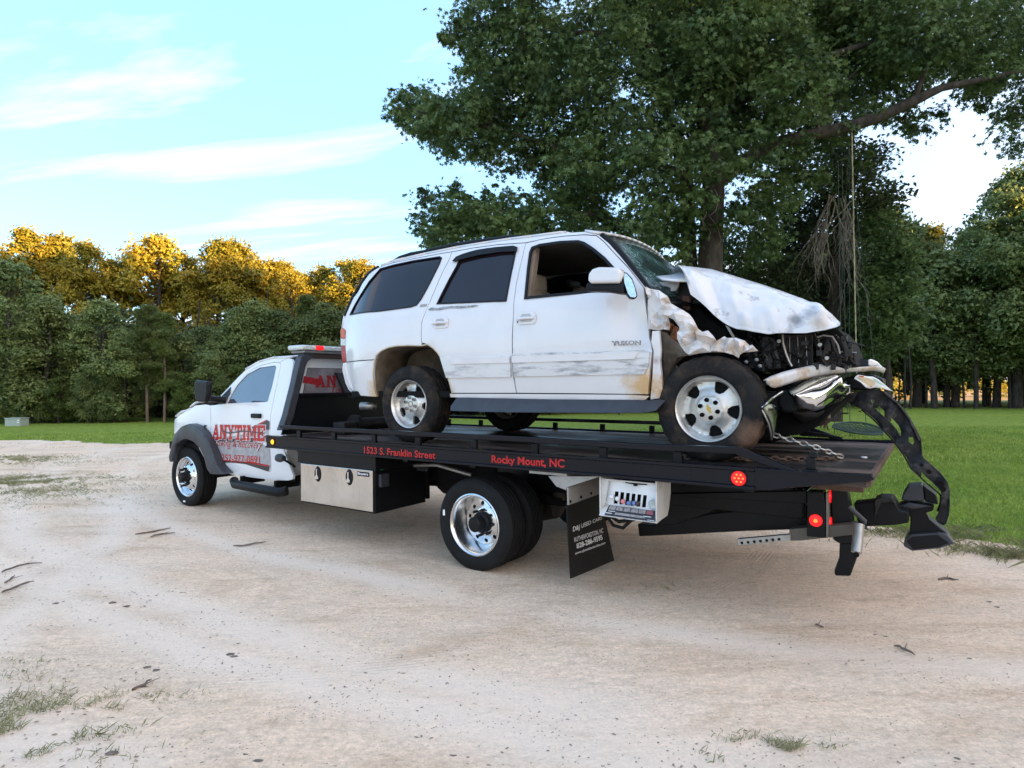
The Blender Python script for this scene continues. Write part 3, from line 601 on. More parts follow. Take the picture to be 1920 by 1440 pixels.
FRONT = [(-60, 500, 31, 'oak'), (20, 478, 30, 'oak'), (80, 545, 29, 'bushy'), (135, 580, 31, 'oak'), (185, 555, 30, 'oak'), (235, 615, 29, 'bushy'), (276, 575, 29, 'pine'), (308, 590, 29, 'pine'), (350, 620, 30, 'bushy'), (395, 605, 32, 'oak'), (440, 570, 31, 'oak'), (490, 560, 32, 'oak'), (530, 575, 32, 'oak'), (575, 560, 33, 'pine'), (620, 565, 32, 'oak'), (670, 565, 33, 'oak'), (730, 575, 33, 'oak'), (800, 570, 34, 'pine'), (880, 590, 34, 'oak'), (970, 590, 34, 'oak'), (1060, 600, 35, 'pine'), (1150, 590, 35, 'oak'), (1240, 600, 35, 'oak'), (1330, 600, 36, 'bushy')]
for i, (px, py, Y, st) in enumerate(FRONT):
    top = (727-py)/FPX*Y+CAMH; h0 = {'pine': 10.6, 'oak': 8.9, 'bushy': 7.3}[st]; s = top/h0; wd = {'pine': 1.0, 'oak': 1.15, 'bushy': 1.1}[st]
    t = woodtree(st, i % 3 if st != 'bushy' else 0, leaf_pine if st == 'pine' else leaf_wood, pinebark if st == 'pine' else bark, (gx(px, Y), Y, 0), s*wd, rd.uniform(0, 6.28), 'pine_tree' if st == 'pine' else 'broadleaf_tree',
      ('slim reddish trunked pine' if st == 'pine' else 'low bushy dark green tree' if st == 'bushy' else 'spreading dark green tree')+' in the left wood front row, %s from left' % ORD[i], 'shaded trees at the front of the left wood', sz=1/wd)
# understorey along the foot of the left wood
for i, (px, Y, s, l_) in enumerate([(-20, 28.5, .42, 0), (60, 28.6, .36, 0), (110, 28.4, .32, 1), (170, 28.7, .40, 0), (215, 28.6, .30, 0), (350, 28.8, .34, 1), (395, 28.9, .46, 0), (445, 29.2, .40, 1), (500, 29.6, .36, 0), (560, 30, .45, 0), (620, 30.5, .4, 1), (690, 31, .4, 0), (760, 31.5, .4, 0), (850, 32, .4, 1), (940, 32, .42, 0), (1030, 33, .4, 0)]):
    woodtree('bushy', 1, leaf_lt if l_ else leaf_wood, bark, (gx(px, Y), Y, 0), s, rd.uniform(0, 6.28), 'shrub', ('bright green' if l_ else 'dark green')+' shrub at the foot of the left wood, %s from left' % ORD[i], 'shrubs along the foot of the left wood')
# the deep shade of both woods reads as one mass of stems and leaves
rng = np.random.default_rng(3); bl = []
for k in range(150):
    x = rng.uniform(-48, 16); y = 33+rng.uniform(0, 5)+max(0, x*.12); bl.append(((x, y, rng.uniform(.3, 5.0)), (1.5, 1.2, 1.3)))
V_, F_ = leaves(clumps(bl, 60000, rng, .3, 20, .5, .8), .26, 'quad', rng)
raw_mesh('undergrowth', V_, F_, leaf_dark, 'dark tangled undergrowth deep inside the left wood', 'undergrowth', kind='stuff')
b = B()
for k in range(90):
    x = rng.uniform(-45, 18); y = rng.uniform(31, 38); h = rng.uniform(4, 7); r = rng.uniform(.04, .11); b.tube([(x, y, -.1), (x+rng.uniform(-.2, .2), y, h*.5), (x+rng.uniform(-.4, .4), y, h)], [r, r*.8, r*.4], 5)
tag(b.build('saplings', bark, smooth=60), 'thin bare saplings standing in the shade of the left wood', 'saplings', kind='stuff')
# right wood: big dark trees, a lit field glowing between the trunks
RIGHT = [(1905, 297, 37, 'giant', 0), (1850, 400, 41, 'giant', 1), (1990, 290, 36, 'giant', 1), (2080, 280, 37, 'giant', 0), (1775, 470, 39, 'giant', 1), (1700, 440, 40, 'oak', 0), (1640, 410, 40, 'oak', 1), (1560, 470, 42, 'oak', 2), (1480, 500, 42, 'oak', 0), (1400, 520, 43, 'oak', 1), (1950, 430, 44, 'oak', 2), (1730, 400, 46, 'tall', 0), (1820, 450, 47, 'oak', 0), (1660, 500, 47, 'oak', 1), (1590, 520, 48, 'oak', 2)]
for i, (px, py, Y, st, v_) in enumerate(RIGHT):
    top = (715-py)/FPX*Y+CAMH; h0 = {'giant': 15.8, 'oak': 8.9, 'tall': 13}[st]; s = top/h0
    woodtree(st, v_, leaf_wood if st != 'tall' else leaf_pale, bark, (gx(px, Y), Y, 1.3 if st == 'oak' else 0), s, rd.uniform(0, 6.28), 'broadleaf_tree',
      {'giant': 'huge dark spreading tree', 'oak': 'dark broad tree', 'tall': 'tall pale topped tree'}[st]+' in the shaded right hand wood, listed %s there' % ORD[i], 'trees of the right hand wood')
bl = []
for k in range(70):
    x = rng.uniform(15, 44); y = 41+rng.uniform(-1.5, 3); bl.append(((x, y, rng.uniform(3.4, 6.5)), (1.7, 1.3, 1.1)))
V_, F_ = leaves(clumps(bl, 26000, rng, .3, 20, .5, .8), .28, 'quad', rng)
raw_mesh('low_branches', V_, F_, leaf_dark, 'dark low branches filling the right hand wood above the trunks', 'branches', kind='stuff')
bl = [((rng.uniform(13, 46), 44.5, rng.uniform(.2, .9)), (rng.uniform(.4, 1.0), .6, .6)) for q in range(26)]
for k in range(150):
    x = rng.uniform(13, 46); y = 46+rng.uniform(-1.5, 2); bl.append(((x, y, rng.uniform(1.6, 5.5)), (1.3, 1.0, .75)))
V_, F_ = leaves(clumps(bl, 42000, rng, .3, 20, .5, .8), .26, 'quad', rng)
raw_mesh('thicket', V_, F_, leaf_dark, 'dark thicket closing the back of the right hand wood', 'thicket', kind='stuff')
bl = []
for k in range(60):
    x = rng.uniform(14, 60); y = 60+rng.uniform(-3, 6); bl.append(((x, y, rng.uniform(.2, 1.5)), (1.5, 1.2, .6)))
for k in range(110):
    x = rng.uniform(14, 110); y = 105+rng.uniform(-3, 6); bl.append(((x, y, rng.uniform(.5, 7.5)), (2.6, 2.2, 2.0)))
V_, F_ = leaves(clumps(bl, 26000, rng, .4, 20, .5, .8), .36, 'quad', rng)
raw_mesh('far_brush', V_, F_, leaf_pale, 'low brush in the sunlit field beyond the right hand wood', 'brush', kind='stuff')
for i, px in enumerate([1668, 1684, 1697, 1706, 1718, 1737, 1752, 1772, 1790, 1808, 1830, 1846, 1868, 1893, 1912, 1640, 1615]):
    Y = 36.6+(i*37 % 10)*.35; r = (.12, .05, .07, .06, .25, .06, .17, .07, .22, .06, .12, .06, .2, .08, .28, .1, .1)[i]; b = B(); x = gx(px, Y)
    b.tube([(x, Y, -.1), (x+rd.uniform(-.1, .1), Y, 1.6), (x+rd.uniform(-.3, .3), Y, 4.6)], [r*1.15, r, r*.8], 8)
    tag(b.build('tree_trunk', bark, smooth=60), '%s dark trunk at the right wood edge, %s leftmost first' % ('thick' if r > .15 else 'slim', ORD[i] if i < 15 else ('one behind the car nose' if i == 15 else 'tree left of the rope')), 'tree', 'trunks at the edge of the right hand wood')
# the tall wood to the right of the lot that keeps the yard in shade
k = 0
for row, X in enumerate((70, 77)):
    for j in range(15):
        y = -76+j*7.0+row*3.5; woodtree('giant', (j+row) % 2, leaf_dark, bark, (X+rd.uniform(-1, 1), y, 0), rd.uniform(1.40, 1.50)*(.82 if y > -12 else 1), rd.uniform(0, 6.28), 'broadleaf_tree',
          'tall dark shading tree right of the yard, %s in the %s row' % (ORD[j], ('near', 'far')[row]), 'tall trees that shade the yard'); k += 1
bl = [((rng.uniform(69, 79), rng.uniform(-80, -13), rng.uniform(.5, 16)), (2.6, 2.6, 2.4)) for q in range(240)]+[((rng.uniform(69, 79), rng.uniform(-13, 28), rng.uniform(.5, 11)), (2.6, 2.6, 2.4)) for q in range(90)]  # leaf fill raised into the unseen crowns to close gaps against the sun
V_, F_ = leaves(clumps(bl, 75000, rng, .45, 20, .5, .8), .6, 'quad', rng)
raw_mesh('undergrowth', V_, F_, leaf_dark, 'unseen leaf mass added among the tall trees right of the yard to block the sun', 'undergrowth', kind='stuff')

# ------------------------------------------------------------------ the big sweetgum over the car
BT = thing('sweetgum_tree', 'big dark sweetgum tree with star shaped leaves hanging over the wrecked car', 'tree')
rng = np.random.default_rng(21); TD = 15.6
BL = [(752, 205, 34), (790, 215, 44), (845, 240, 50), (885, 190, 40), (842, 62, 26), (880, 75, 40), (900, 30, 45), (930, 110, 60), (960, 190, 66), (820, 225, 46), (860, 215, 44), (915, 230, 44), (890, 125, 34), (870, 420, 46), (930, 420, 44), (1060, 350, 40), (830, 440, 34), (905, 275, 34), (955, 285, 46), (1010, 60, 60), (1060, 130, 80), (1050, 220, 80), (1015, 300, 50), (1075, 300, 60),
 (800, 372, 22), (812, 420, 36), (850, 350, 20), (862, 400, 40), (905, 410, 40), (935, 372, 28), (980, 400, 50), (1040, 400, 60), (1100, 370, 60), (1130, 430, 50), (1190, 430, 55), (1130, 310, 75), (1130, 70, 80), (1165, 190, 90), (1175, 20, 60), (1230, 300, 80), (1250, 390, 60), (1290, 220, 80),
 (1290, 130, 70), (1345, 60, 80), (1400, 170, 90), (1440, 70, 90), (1500, 170, 80), (1540, 60, 90), (1590, 150, 75), (1640, 60, 90), (1690, 150, 60), (1715, 70, 90), (1790, 60, 90), (1850, 140, 55), (1880, 60, 90), (1905, 200, 42), (1735, 225, 34), (1690, 232, 38), (1640, 205, 40), (1555, 235, 48), (1480, 250, 60), (1410, 290, 55), (1840, 180, 30),
 (1200, 470, 40), (1265, 465, 44), (1285, 425, 40), (1160, 470, 36), (1100, 450, 40), (1300, 380, 44), (1312, 340, 40), (1390, 400, 46), (1450, 360, 50), (1430, 450, 50), (1500, 330, 52), (1380, 480, 40), (1610, 290, 26), (960, 20, 40), (1290, 20, 70), (1400, 10, 80), (1600, 0, 80), (1330, 300, 60), (1350, 210, 70)]
bl = []
for (px, py, r) in BL:
    reps = 2 if (r > 45 and px > 1000) or px < 1000 else 1
    for q in range(reps):
        Y = TD+rng.uniform(-1.6, 2.4)+(0 if px > 1000 else .4); c = WP(px+(rng.uniform(-12, 12) if q else 0), py+(rng.uniform(-10, 14) if q else 0), Y); rm = r/FPX*Y*(1.1 if px < 1000 else 1); bl.append((tuple(c), (rm, rm*1.1, rm*.9)))
for k in range(34):                                          # the crown above and behind the picture
    a = rng.uniform(0, 6.28); r = rng.uniform(1, 6.5); z = rng.uniform(11.6, 15.5); s = math.sqrt(max(.1, 1-((z-10)/6.5)**2)); bl.append(((5.4+math.cos(a)*r*s, 16.5+math.sin(a)*r*s, z), (1.4, 1.4, 1.0)))
for (px, py, Y) in [(2000, 60, 16), (2080, 100, 16), (2000, 160, 16.5), (2140, 20, 16), (1960, 230, 16)]: bl.append((tuple(WP(px, py, Y)), (1.2, 1.2, .9)))
P, Nn = sprays(bl, 195000, rng, 20, .34, .6)
P2 = clumps([(c_, (q_[0]*1.22, q_[1]*1.2, q_[2]*1.25)) for c_, q_ in bl], 30000, rng, .12, 8, .4, 1.0); Nn = np.concatenate([Nn, rng.normal(size=P2.shape)]); P = np.concatenate([P, P2]); k_ = P[:, 1] > 12.2; P = P[k_]; Nn = Nn[k_]
V_, F_ = leaves(P, .098, 'star', rng, up=.1, nrm=Nn*1.1)
raw_mesh('crown', V_, F_, leaf_big, parent=BT)
b = B()
trunk = [WP(1328, 790, TD), WP(1330, 640, TD), WP(1331, 520, TD), WP(1334, 430, TD), WP(1338, 340, TD), WP(1325, 230, TD+.2), WP(1300, 120, TD+.3), WP(1278, 0, TD+.4), WP(1262, -160, TD+.5)]
b.tube(trunk, [.42, .33, .31, .29, .27, .24, .22, .2, .12], 14)
b.tube([WP(1300, 720, TD+.5), WP(1292, 480, TD+.6), WP(1286, 330, TD+.6), WP(1240, 180, TD+.7), WP(1180, 60, TD+1)], [.26, .2, .17, .12, .05], 10)
b.build('trunk', bark, BT, smooth=60)
def limbpx(pts, rs, nm='limb', n=9): b = B(); b.tube([WP(*p) for p in pts], rs, n); return b.build(nm, bark, BT, smooth=60)
limbpx([(1336, 350, TD), (1390, 305, TD), (1450, 270, TD-.2), (1530, 252, TD-.4), (1600, 236, TD-.6), (1660, 215, TD-.7), (1712, 190, TD-.8), (1765, 165, TD-.9), (1830, 152, TD-1), (1930, 130, TD-1)], [.2, .18, .165, .155, .145, .13, .12, .09, .07, .04])
limbpx([(1325, 230, TD+.2), (1390, 190, TD), (1480, 130, TD-.3), (1600, 90, TD-.4), (1720, 60, TD-.4)], [.15, .12, .1, .07, .03])
limbpx([(1288, 330, TD+.6), (1200, 300, TD+.4), (1080, 290, TD), (960, 250, TD-.2), (860, 225, TD-.3), (770, 205, TD-.3)], [.13, .11, .09, .06, .035, .012])
limbpx([(1292, 470, TD+.6), (1210, 430, TD+.3), (1100, 400, TD), (980, 395, TD), (860, 400, TD), (800, 378, TD)], [.1, .08, .065, .045, .025, .01])
limbpx([(1240, 180, TD+.7), (1240, 95, TD+.3), (1190, 75, TD), (1100, 60, TD), (980, 70, TD), (880, 60, TD)], [.11, .1, .085, .06, .04, .015])
limbpx([(1345, 300, TD), (1420, 240, TD+.6), (1500, 180, TD+1), (1580, 150, TD+1.3)], [.13, .1, .07, .03])
limbpx([(1712, 190, TD-.8), (1740, 120, TD-.8), (1790, 70, TD-.6)], [.07, .05, .02])
limbpx([(1530, 252, TD-.4), (1555, 180, TD-.2), (1620, 120, TD)], [.07, .05, .02])
b = B(); r_ = random.Random(9)
for (px, py, r) in BL:                                       # twigs that carry the sprays
    Y = TD+r_.uniform(-1, 1.5); c = WP(px, py, Y)
    for q in range(3):
        e = c+Vector((r_.uniform(-1, 1), r_.uniform(-.6, .6), r_.uniform(-1, 1)))*(r/FPX*Y*1.1); limb(b, c, e, .014, .004, seg=3, n=4, rng=r_)
b.build('twigs', bark, BT, smooth=60)['kind'] = 'stuff'
# pale dead vine loops on the trunk
b = B()
for pts in ([(1318, 372), (1326, 395), (1318, 415), (1332, 435), (1328, 452)], [(1340, 355), (1348, 372), (1342, 395), (1330, 405), (1345, 425), (1352, 450), (1347, 462)], [(1312, 400), (1320, 425), (1314, 445)]):
    b.tube([WP(x, y, TD-.38) for x, y in pts], [.014, .013, .012, .01, .008, .006, .004][:len(pts)], 5)
tag(b.build('dead_vine', twigm, smooth=60), 'pale dead vine looping down the sweetgum trunk', 'vine')
# dark vine-hung tree behind the rope
DT = thing('vine_covered_tree', 'dark vine covered tree with bare hanging roots behind the car hood', 'tree'); DD = 19.0
b = B(); b.tube([WP(1560, 790, DD), WP(1566, 500, DD), WP(1580, 380, DD), WP(1600, 240, DD)], [.3, .22, .16, .06], 9); b.tube([WP(1455, 790, DD+1), WP(1450, 500, DD+1), WP(1440, 340, DD+1)], [.22, .18, .1], 9); b.build('trunk', bark, DT, smooth=60)
bl = []
for (px, py, r) in [(1570, 280, 45), (1600, 310, 60), (1560, 350, 60), (1640, 300, 34), (1620, 380, 55), (1660, 380, 30), (1540, 420, 70), (1600, 450, 60), (1480, 460, 60), (1440, 520, 70), (1520, 520, 80), (1600, 530, 70), (1400, 540, 60), (1470, 600, 90), (1560, 620, 90), (1620, 620, 50), (1500, 690, 80), (1590, 700, 60), (1380, 590, 60), (1300, 560, 60), (1240, 540, 50), (1180, 500, 40), (1340, 470, 45), (1480, 400, 40)]:
    c = WP(px, py, DD+rng.uniform(-.8, 1.4)); rm = r/FPX*DD; bl.append((tuple(c), (rm, rm, rm*.9)))
V_, F_ = leaves(clumps(bl, 44000, rng, .2, 18, .5, .8), .10, 'quad', rng); raw_mesh('crown', V_, F_, leaf_dark, parent=DT)
V_, F_ = leaves(clumps([(tuple(WP(px, py, DD-1.2)), (r/FPX*DD,)*3) for px, py, r in [(1640, 420, 30), (1660, 470, 44), (1690, 520, 40), (1655, 540, 50), (1650, 600, 44), (1700, 600, 40), (1640, 660, 30), (1690, 470, 24)]], 7500, rng, .14, 14, .5, .8), .10, 'star', rng)
lt = thing('young_sweetgum', 'young lighter green sweetgum just right of the hanging rope', 'tree'); raw_mesh('crown', V_, F_, leaf_big, parent=lt)
b = B(); b.tube([WP(1665, 790, DD-1.1), WP(1662, 600, DD-1.1), WP(1668, 440, DD-1.1)], [.09, .07, .03], 7); b.build('trunk', bark, lt, smooth=60)
b = B(); r_ = random.Random(4)
def rootlet(p, d, L_, r, lev):
    pts = [p]; q = p.copy(); dd = d.copy()
    for i in range(6):
        dd = (dd+Vector((r_.uniform(-.35, .35), r_.uniform(-.2, .2), r_.uniform(-.5, .05)))).normalized(); q = q+dd*L_/6; pts.append(q.copy())
        if lev and r_.random() < .55: rootlet(q.copy(), (dd+Vector((r_.uniform(-.9, .9), r_.uniform(-.3, .3), -.3))).normalized(), L_*.5, r*.55, lev-1)
    b.tube(pts, [r*(1-.12*i) for i in range(7)], 4, caps=False)
for k in range(13): rootlet(WP(1572+r_.uniform(-26, 22), 375+r_.uniform(-14, 40), DD-1.6), Vector((r_.uniform(-.9, .5), 0, -1)).normalized(), r_.uniform(1.2, 2.3), r_.uniform(.013, .022), 2)
tag(b.build('hanging_roots', twigm, smooth=60), 'tangle of pale bare roots hanging from the vine covered tree', 'roots')

# ------------------------------------------------------------------ swings, pedestal, border plants
ropem = mat('yellowed_rope', (.36, .33, .20), .8, var=.3, vs=60)
b = B(); a0 = WP(1597, 236, TD-.6); e0 = WP(1606, 700, TD-.6); pts = [a0.lerp(e0, t/40) for t in range(41)]
for s in (0, math.pi):
    b.tube([p+Vector((math.cos(i*1.7+s), math.sin(i*1.7+s), 0))*.008 for i, p in enumerate(pts)], .011, 5)
tag(b.build('hanging_rope', ropem, smooth=60), 'long pale twisted rope hanging from the big tree limb', 'rope')
metalg = mat('dark_green_net', (.035, .06, .05), .7, var=.3)
SW = thing('nest_swing', 'round green net swing hanging low on ropes over the lawn', 'swing'); c = WP(1608, 803, TD-.9); R_ = .53
b = B(); rim = [c+Vector((math.cos(a)*R_, math.sin(a)*R_, .02*math.sin(2*a)+math.sin(a)*R_*.20)) for a in np.linspace(0, 2*math.pi, 29)]; b.tube(rim, .022, 7, caps=False); b.build('ring', metalg, SW, smooth=60)
b = B()
for k in range(1, 12):
    for ax in (0, 1):
        o_ = -R_+2*R_*k/12; h = math.sqrt(max(0, R_*R_-o_*o_)); P_ = []
        for t in np.linspace(-1, 1, 7): q = (o_, h*t) if ax else (h*t, o_); P_.append(c+Vector((q[0], q[1], q[1]*.20-.07*(1-(q[0]**2+q[1]**2)/R_**2))))
        b.tube(P_, .013, 4, caps=False)
b.build('net', metalg, SW, smooth=60)
top = WP(1592, 268, TD-.9)
for a in (.7, 2.3, 3.9, 5.4):
    b = B(); p = c+Vector((math.cos(a)*R_, math.sin(a)*R_, 0)); b.tube([p+Vector((0, 0, -.16)), p, p.lerp(top, .2)+Vector((0, 0, -.05)), top], [.008, .008, .007, .003], 5); b.build('rope', metalg, SW, smooth=60)
TB = thing('trapeze_swing', 'small dark trapeze handle swing hanging left of the net swing', 'swing'); p = WP(1583, 775, TD-.2); b = B()
b.tube([p+Vector((-.1, 0, 0)), p+Vector((.1, 0, 0))], .022, 6); b.build('handle', blackpl, TB, smooth=60)
for s in (-1, 1):
    b = B(); b.tube([p+Vector((.1*s, 0, 0)), p+Vector((.06*s, 0, .3)), WP(1575, 300, TD-.2)+Vector((.05*s, 0, 0))], .008, 5); b.build('rope', metalg, TB, smooth=60)
pedm = mat('grey_green_cabinet', (.33, .40, .37), .5, var=.06)
c = GP(32, 798); PB = thing('utility_box', 'pale grey green utility box on the far left lawn edge', 'utility box', origin=c)
b = B(); x, y = c.x, c.y; b.box(x-.33, x+.33, y-.25, y+.25, -.02, .30); b.build('cabinet', pedm, PB, bevel=.015)
b = B(); b.box(x-.35, x+.35, y-.27, y+.27, .303, .345); b.build('lid', pedm, PB, bevel=.012)
for zq in (.13, .22):
    b = B(); b.box(x+.20, x+.29, y-.262, y-.251, zq, zq+.045); b.build('label_plate', whtxt, PB)
# plants and pale edging stones round the tree seen under the car
stone = mat('pale_stone', (.5, .47, .42), .8, var=.2, vs=12, bump=.3, bs=20)
for i, (px, py, Y) in enumerate([(1006, 781, 14.6), (1026, 783, 14.6), (1050, 784, 14.5), (1076, 783, 14.5), (1098, 784, 14.4), (1120, 781, 14.5), (1145, 783, 14.3)]):
    c = GP(px, 0+715+CAMH*FPX/Y); b = B(); r_ = random.Random(i); b.lathe([(0.001, -.09), (.11, -.05), (.16, .01), (.12, .08), (.05, .11), (.001, .115)], (c.x, c.y, .05), 'z', 9)
    b.v = [(v[0]+r_.uniform(-.02, .02), v[1]+r_.uniform(-.02, .02), v[2]+r_.uniform(-.015, .015)) for v in b.v]
    tag(b.build('edging_stone', stone, smooth=50), 'pale rounded edging stone on the lawn by the big tree, %s from the left' % ORD[i], 'stone', 'edging stones by the big tree')
rng = np.random.default_rng(8)
for i, (px, Y) in enumerate([(1158, 13.4), (1185, 13.1), (1212, 13.0), (1236, 12.8), (1262, 12.8)]):
    c = GP(px, 716+CAMH*FPX/Y); V_, F_ = leaves(clumps([((0, 0, .25), (.26, .26, .25))], 420, rng, .05, 12, .5, .8), .07, 'quad', rng); t = thing('border_plant', '%s leafy dark plant from the left in the bed under the big tree' % ORD[i], 'plant', 'plants in the bed under the big tree', origin=c)
    raw_mesh('foliage', V_, F_, leaf_lt if i % 2 else leaf_dark, parent=t)
    b = B(); b.tube([(c.x, c.y, 0), (c.x, c.y, .3)], [.02, .008], 5); b.build('stem', bark, t)

# ------------------------------------------------------------------ grass, weeds, sticks, litter
def blades(P, h, wd, rng, lean=.5):
    n = len(P); a = rng.uniform(0, 6.28, n); d = np.stack([np.cos(a), np.sin(a), 0*a], 1); e = np.stack([-np.sin(a), np.cos(a), 0*a], 1); hh = (h*rng.uniform(.5, 1.3, n))[:, None]; ww = (wd*rng.uniform(.6, 1.3, n))[:, None]
    q = rng.uniform(.1, lean*2, n)[:, None]; z = np.array([0, 0, 1.])
    V_ = np.stack([P-e*ww, P+e*ww, P+d*hh*q*.4+z*hh*.6+e*ww*.6, P+d*hh*q+z*hh], 1).reshape(-1, 3); return V_, np.arange(n*4).reshape(-1, 4)
rng = np.random.default_rng(77); Ps = []
for (n, y0, y1, xr) in ((150000, 4.6, 12, 1.0), (70000, 12, 22, 1.0)):
    y = rng.uniform(y0, y1, n)**1.0; x = rng.uniform(-.9, .95, n)*y*1.0; k = (y > border_y(x)+.0*y-.03+rng.normal(size=n)*.06); Ps.append((np.stack([x[k], y[k], np.full(k.sum(), -.012)], 1), y0))
Vs = []; Fs = []; o_ = 0
for P, y0 in Ps:
    V_, F_ = blades(P, .05 if y0 < 10 else .06, .004 if y0 < 10 else .010, rng); Vs.append(V_); Fs.append(F_+o_); o_ += len(V_)
raw_mesh('grass', np.concatenate(Vs), np.concatenate(Fs), grassm, 'short green grass blades of the mown lawn', 'grass', kind='stuff')
# weed patches on the dirt: (pixel x, pixel y, spread across, spread in depth, count, height)
Ps = []
for (px, py, sx, sy, n, h) in [(20, 868, 1.1, .35, 2600, .05), (70, 897, 1.3, .35, 2300, .04), (20, 915, 1.2, .5, 2600, .05), (60, 945, 1.2, .3, 1500, .03), (110, 905, .8, .25, 800, .03), (40, 1365, .28, .16, 1500, .035), (100, 1370, .14, .06, 700, .04), (10, 1330, .18, .1, 600, .03), (20, 1430, .25, .1, 900, .03), (0, 862, .8, .3, 4200, .06), (20, 905, .7, .3, 3400, .06), (60, 925, .7, .25, 1500, .05), (180, 1330, .3, .09, 260, .025), (250, 1310, .15, .03, 120, .02), (80, 1245, .2, .03, 140, .02), (30, 1270, .15, .05, 130, .02),
   (1238, 1108, .12, .06, 260, .03), (1400, 1405, .10, .05, 420, .03), (1450, 1420, .14, .05, 600, .035), (1505, 1412, .10, .04, 300, .03), (1800, 1005, .3, .15, 500, .08), (1660, 1002, .5, .2, 700, .07), (1850, 1035, .25, .12, 420, .09), (1912, 1048, .16, .10, 420, .11), (1900, 1018, .5, .2, 900, .08), (1750, 1000, .4, .15, 500, .08), (60, 840, 1.5, .3, 500, .03), (40, 832, 1.2, .25, 500, .03), (170, 975, .7, .2, 250, .02)]:
    c = GP(px, py); x = rng.normal(size=n)*sx+c.x; y = rng.normal(size=n)*sy+c.y; f = fbm(x*4, y*5, 3, 60) > .40; Ps.append((np.stack([x[f], y[f], lot_h(x[f], y[f])], 1), h))
Vs = []; Fs = []; o_ = 0
for P, h in Ps:
    V_, F_ = blades(P, h*.72, .0014+h*.014, rng, 1.1); Vs.append(V_); Fs.append(F_+o_); o_ += len(V_)
raw_mesh('weeds', np.concatenate(Vs), np.concatenate(Fs), weedm, 'thin weeds and grass scattered over the dirt lot', 'weeds', kind='stuff')
# pebbles, bark crumbs and leaf litter
n = 12000; y = 1.3+rng.uniform(0, 1, n)**1.1*14; x = rng.uniform(-.95, .95, n)*y; f = (fbm(x*.9, y*1.4, 3, 90) > .33) & (y < border_y(x)); x, y = x[f], y[f]; n = len(x); s = rng.uniform(.0010, .0056, n)*(1+.07*y)
V_ = []; base = np.array([[1, 0, 0], [.3, .9, 0], [-.8, .5, 0], [-.7, -.6, 0], [.4, -.8, 0], [.1, 0, .7]]); ang = rng.uniform(0, 6.28, n); st = rng.uniform(.8, 2.4, n)
z = lot_h(x, y)
for q in base: V_.append(np.stack([x+s*(q[0]*st*np.cos(ang)-q[1]*np.sin(ang)), y+s*(q[0]*st*np.sin(ang)+q[1]*np.cos(ang)), z-.0015+s*q[2]*.6], 1))
V_ = np.stack(V_, 1).reshape(-1, 3); F_ = (np.arange(n)[:, None, None]*6+np.array([[0, 1, 5], [1, 2, 5], [2, 3, 5], [3, 4, 5], [4, 0, 5]])[None]).reshape(-1, 3)
litm = mat('litter', (.26, .20, .15), .9, var=.7, vs=6)
raw_mesh('ground_litter', V_, F_, litm, 'small stones and dark bark crumbs strewn over the dirt lot', 'litter', kind='stuff')
stickm = mat('grey_stick_bark', (.15, .12, .10), .9, var=.3, vs=40)
STK = [([(255, 1006), (290, 999), (318, 993)], .010, 'longer thin stick left of the truck front wheel'), ([(283, 1010), (305, 1004), (330, 1001)], .009, 'shorter stick beside the longer one left of the truck'), ([(438, 1027), (470, 1024), (500, 1019)], .009, 'thin brown stick in front of the steel toolbox'), ([(0, 1078), (35, 1066), (75, 1061)], .009, 'curved stick at the left edge of the dirt lot'), ([(0, 1116), (30, 1105), (60, 1096)], .009, 'straight dark stick low at the left edge'), ([(12, 1097), (20, 1090), (29, 1083)], .007, 'short twig between the two left edge sticks'), ([(1675, 1213), (1695, 1222), (1717, 1234)], .008, 'small crooked stick on bare sand at the right'), ([(1760, 1090), (1778, 1089), (1797, 1092)], .010, 'dark stick near the lawn at the right'), ([(1528, 1174), (1536, 1176), (1542, 1180)], .006, 'tiny curled twig behind the truck'), ([(250, 1300), (268, 1290), (287, 1280)], .007, 'thin root at the weedy lower left')]
for pts, r, lb in STK:
    b = B(); Q = [GP(*p) for p in pts]; Q = resample(Q, 7); r_ = random.Random(int(pts[0][0])); Q = [Vector((q.x+r_.uniform(-.012, .012), q.y+r_.uniform(-.02, .02), float(lot_h(np.array([q.x]), np.array([q.y]))[0])+r*.9+r_.uniform(0, .008))) for q in Q]
    b.tube(Q, [r*.6, r, r*.9, r*1.05, r*.8, r*.7, r*.3], 6); q = Q[3]; b.tube([q, q+Vector((.05, .06, .01))], [r*.5, r*.2], 5)
    tag(b.build('stick', stickm, smooth=60), lb, 'stick')
CL = [(212, 1132, .028), (238, 1139, .022), (292, 1258, .022), (277, 1253, .02), (268, 1290, .022), (432, 1228, .028), (440, 1232, .02), (1855, 1130, .03), (1870, 1140, .03), (1660, 1195, .025), (1640, 1192, .02), (1818, 1236, .018), (460, 1418, .022), (210, 1415, .025), (485, 1430, .03), (1795, 1425, .02), (850, 1420, .02), (105, 1133, .02)]
Vs = []; bcl = B(); r_ = random.Random(3)
for px, py, r in CL:
    c = GP(px, py); z = float(lot_h(np.array([c.x]), np.array([c.y]))[0])
    sx_ = [r_.uniform(.6, 1.5) for _ in range(9)]; r *= .72; bcl.add([(c.x+r*q[0]*1.5*sx_[q_i], c.y+r*q[1]*sx_[q_i], z-.004+r*.40*q[2]) for q_i, q in enumerate( [(1, 0, 0), (.4, .9, 0), (-.7, .7, 0), (-1, -.2, 0), (-.3, -.9, 0), (.6, -.7, 0), (.5, .2, .8), (-.3, .3, 1), (-.1, -.4, .7)])], [(0, 1, 6), (1, 2, 7), (1, 7, 6), (2, 3, 7), (3, 4, 8), (3, 8, 7), (4, 5, 8), (5, 0, 6), (5, 6, 8), (6, 7, 8)])
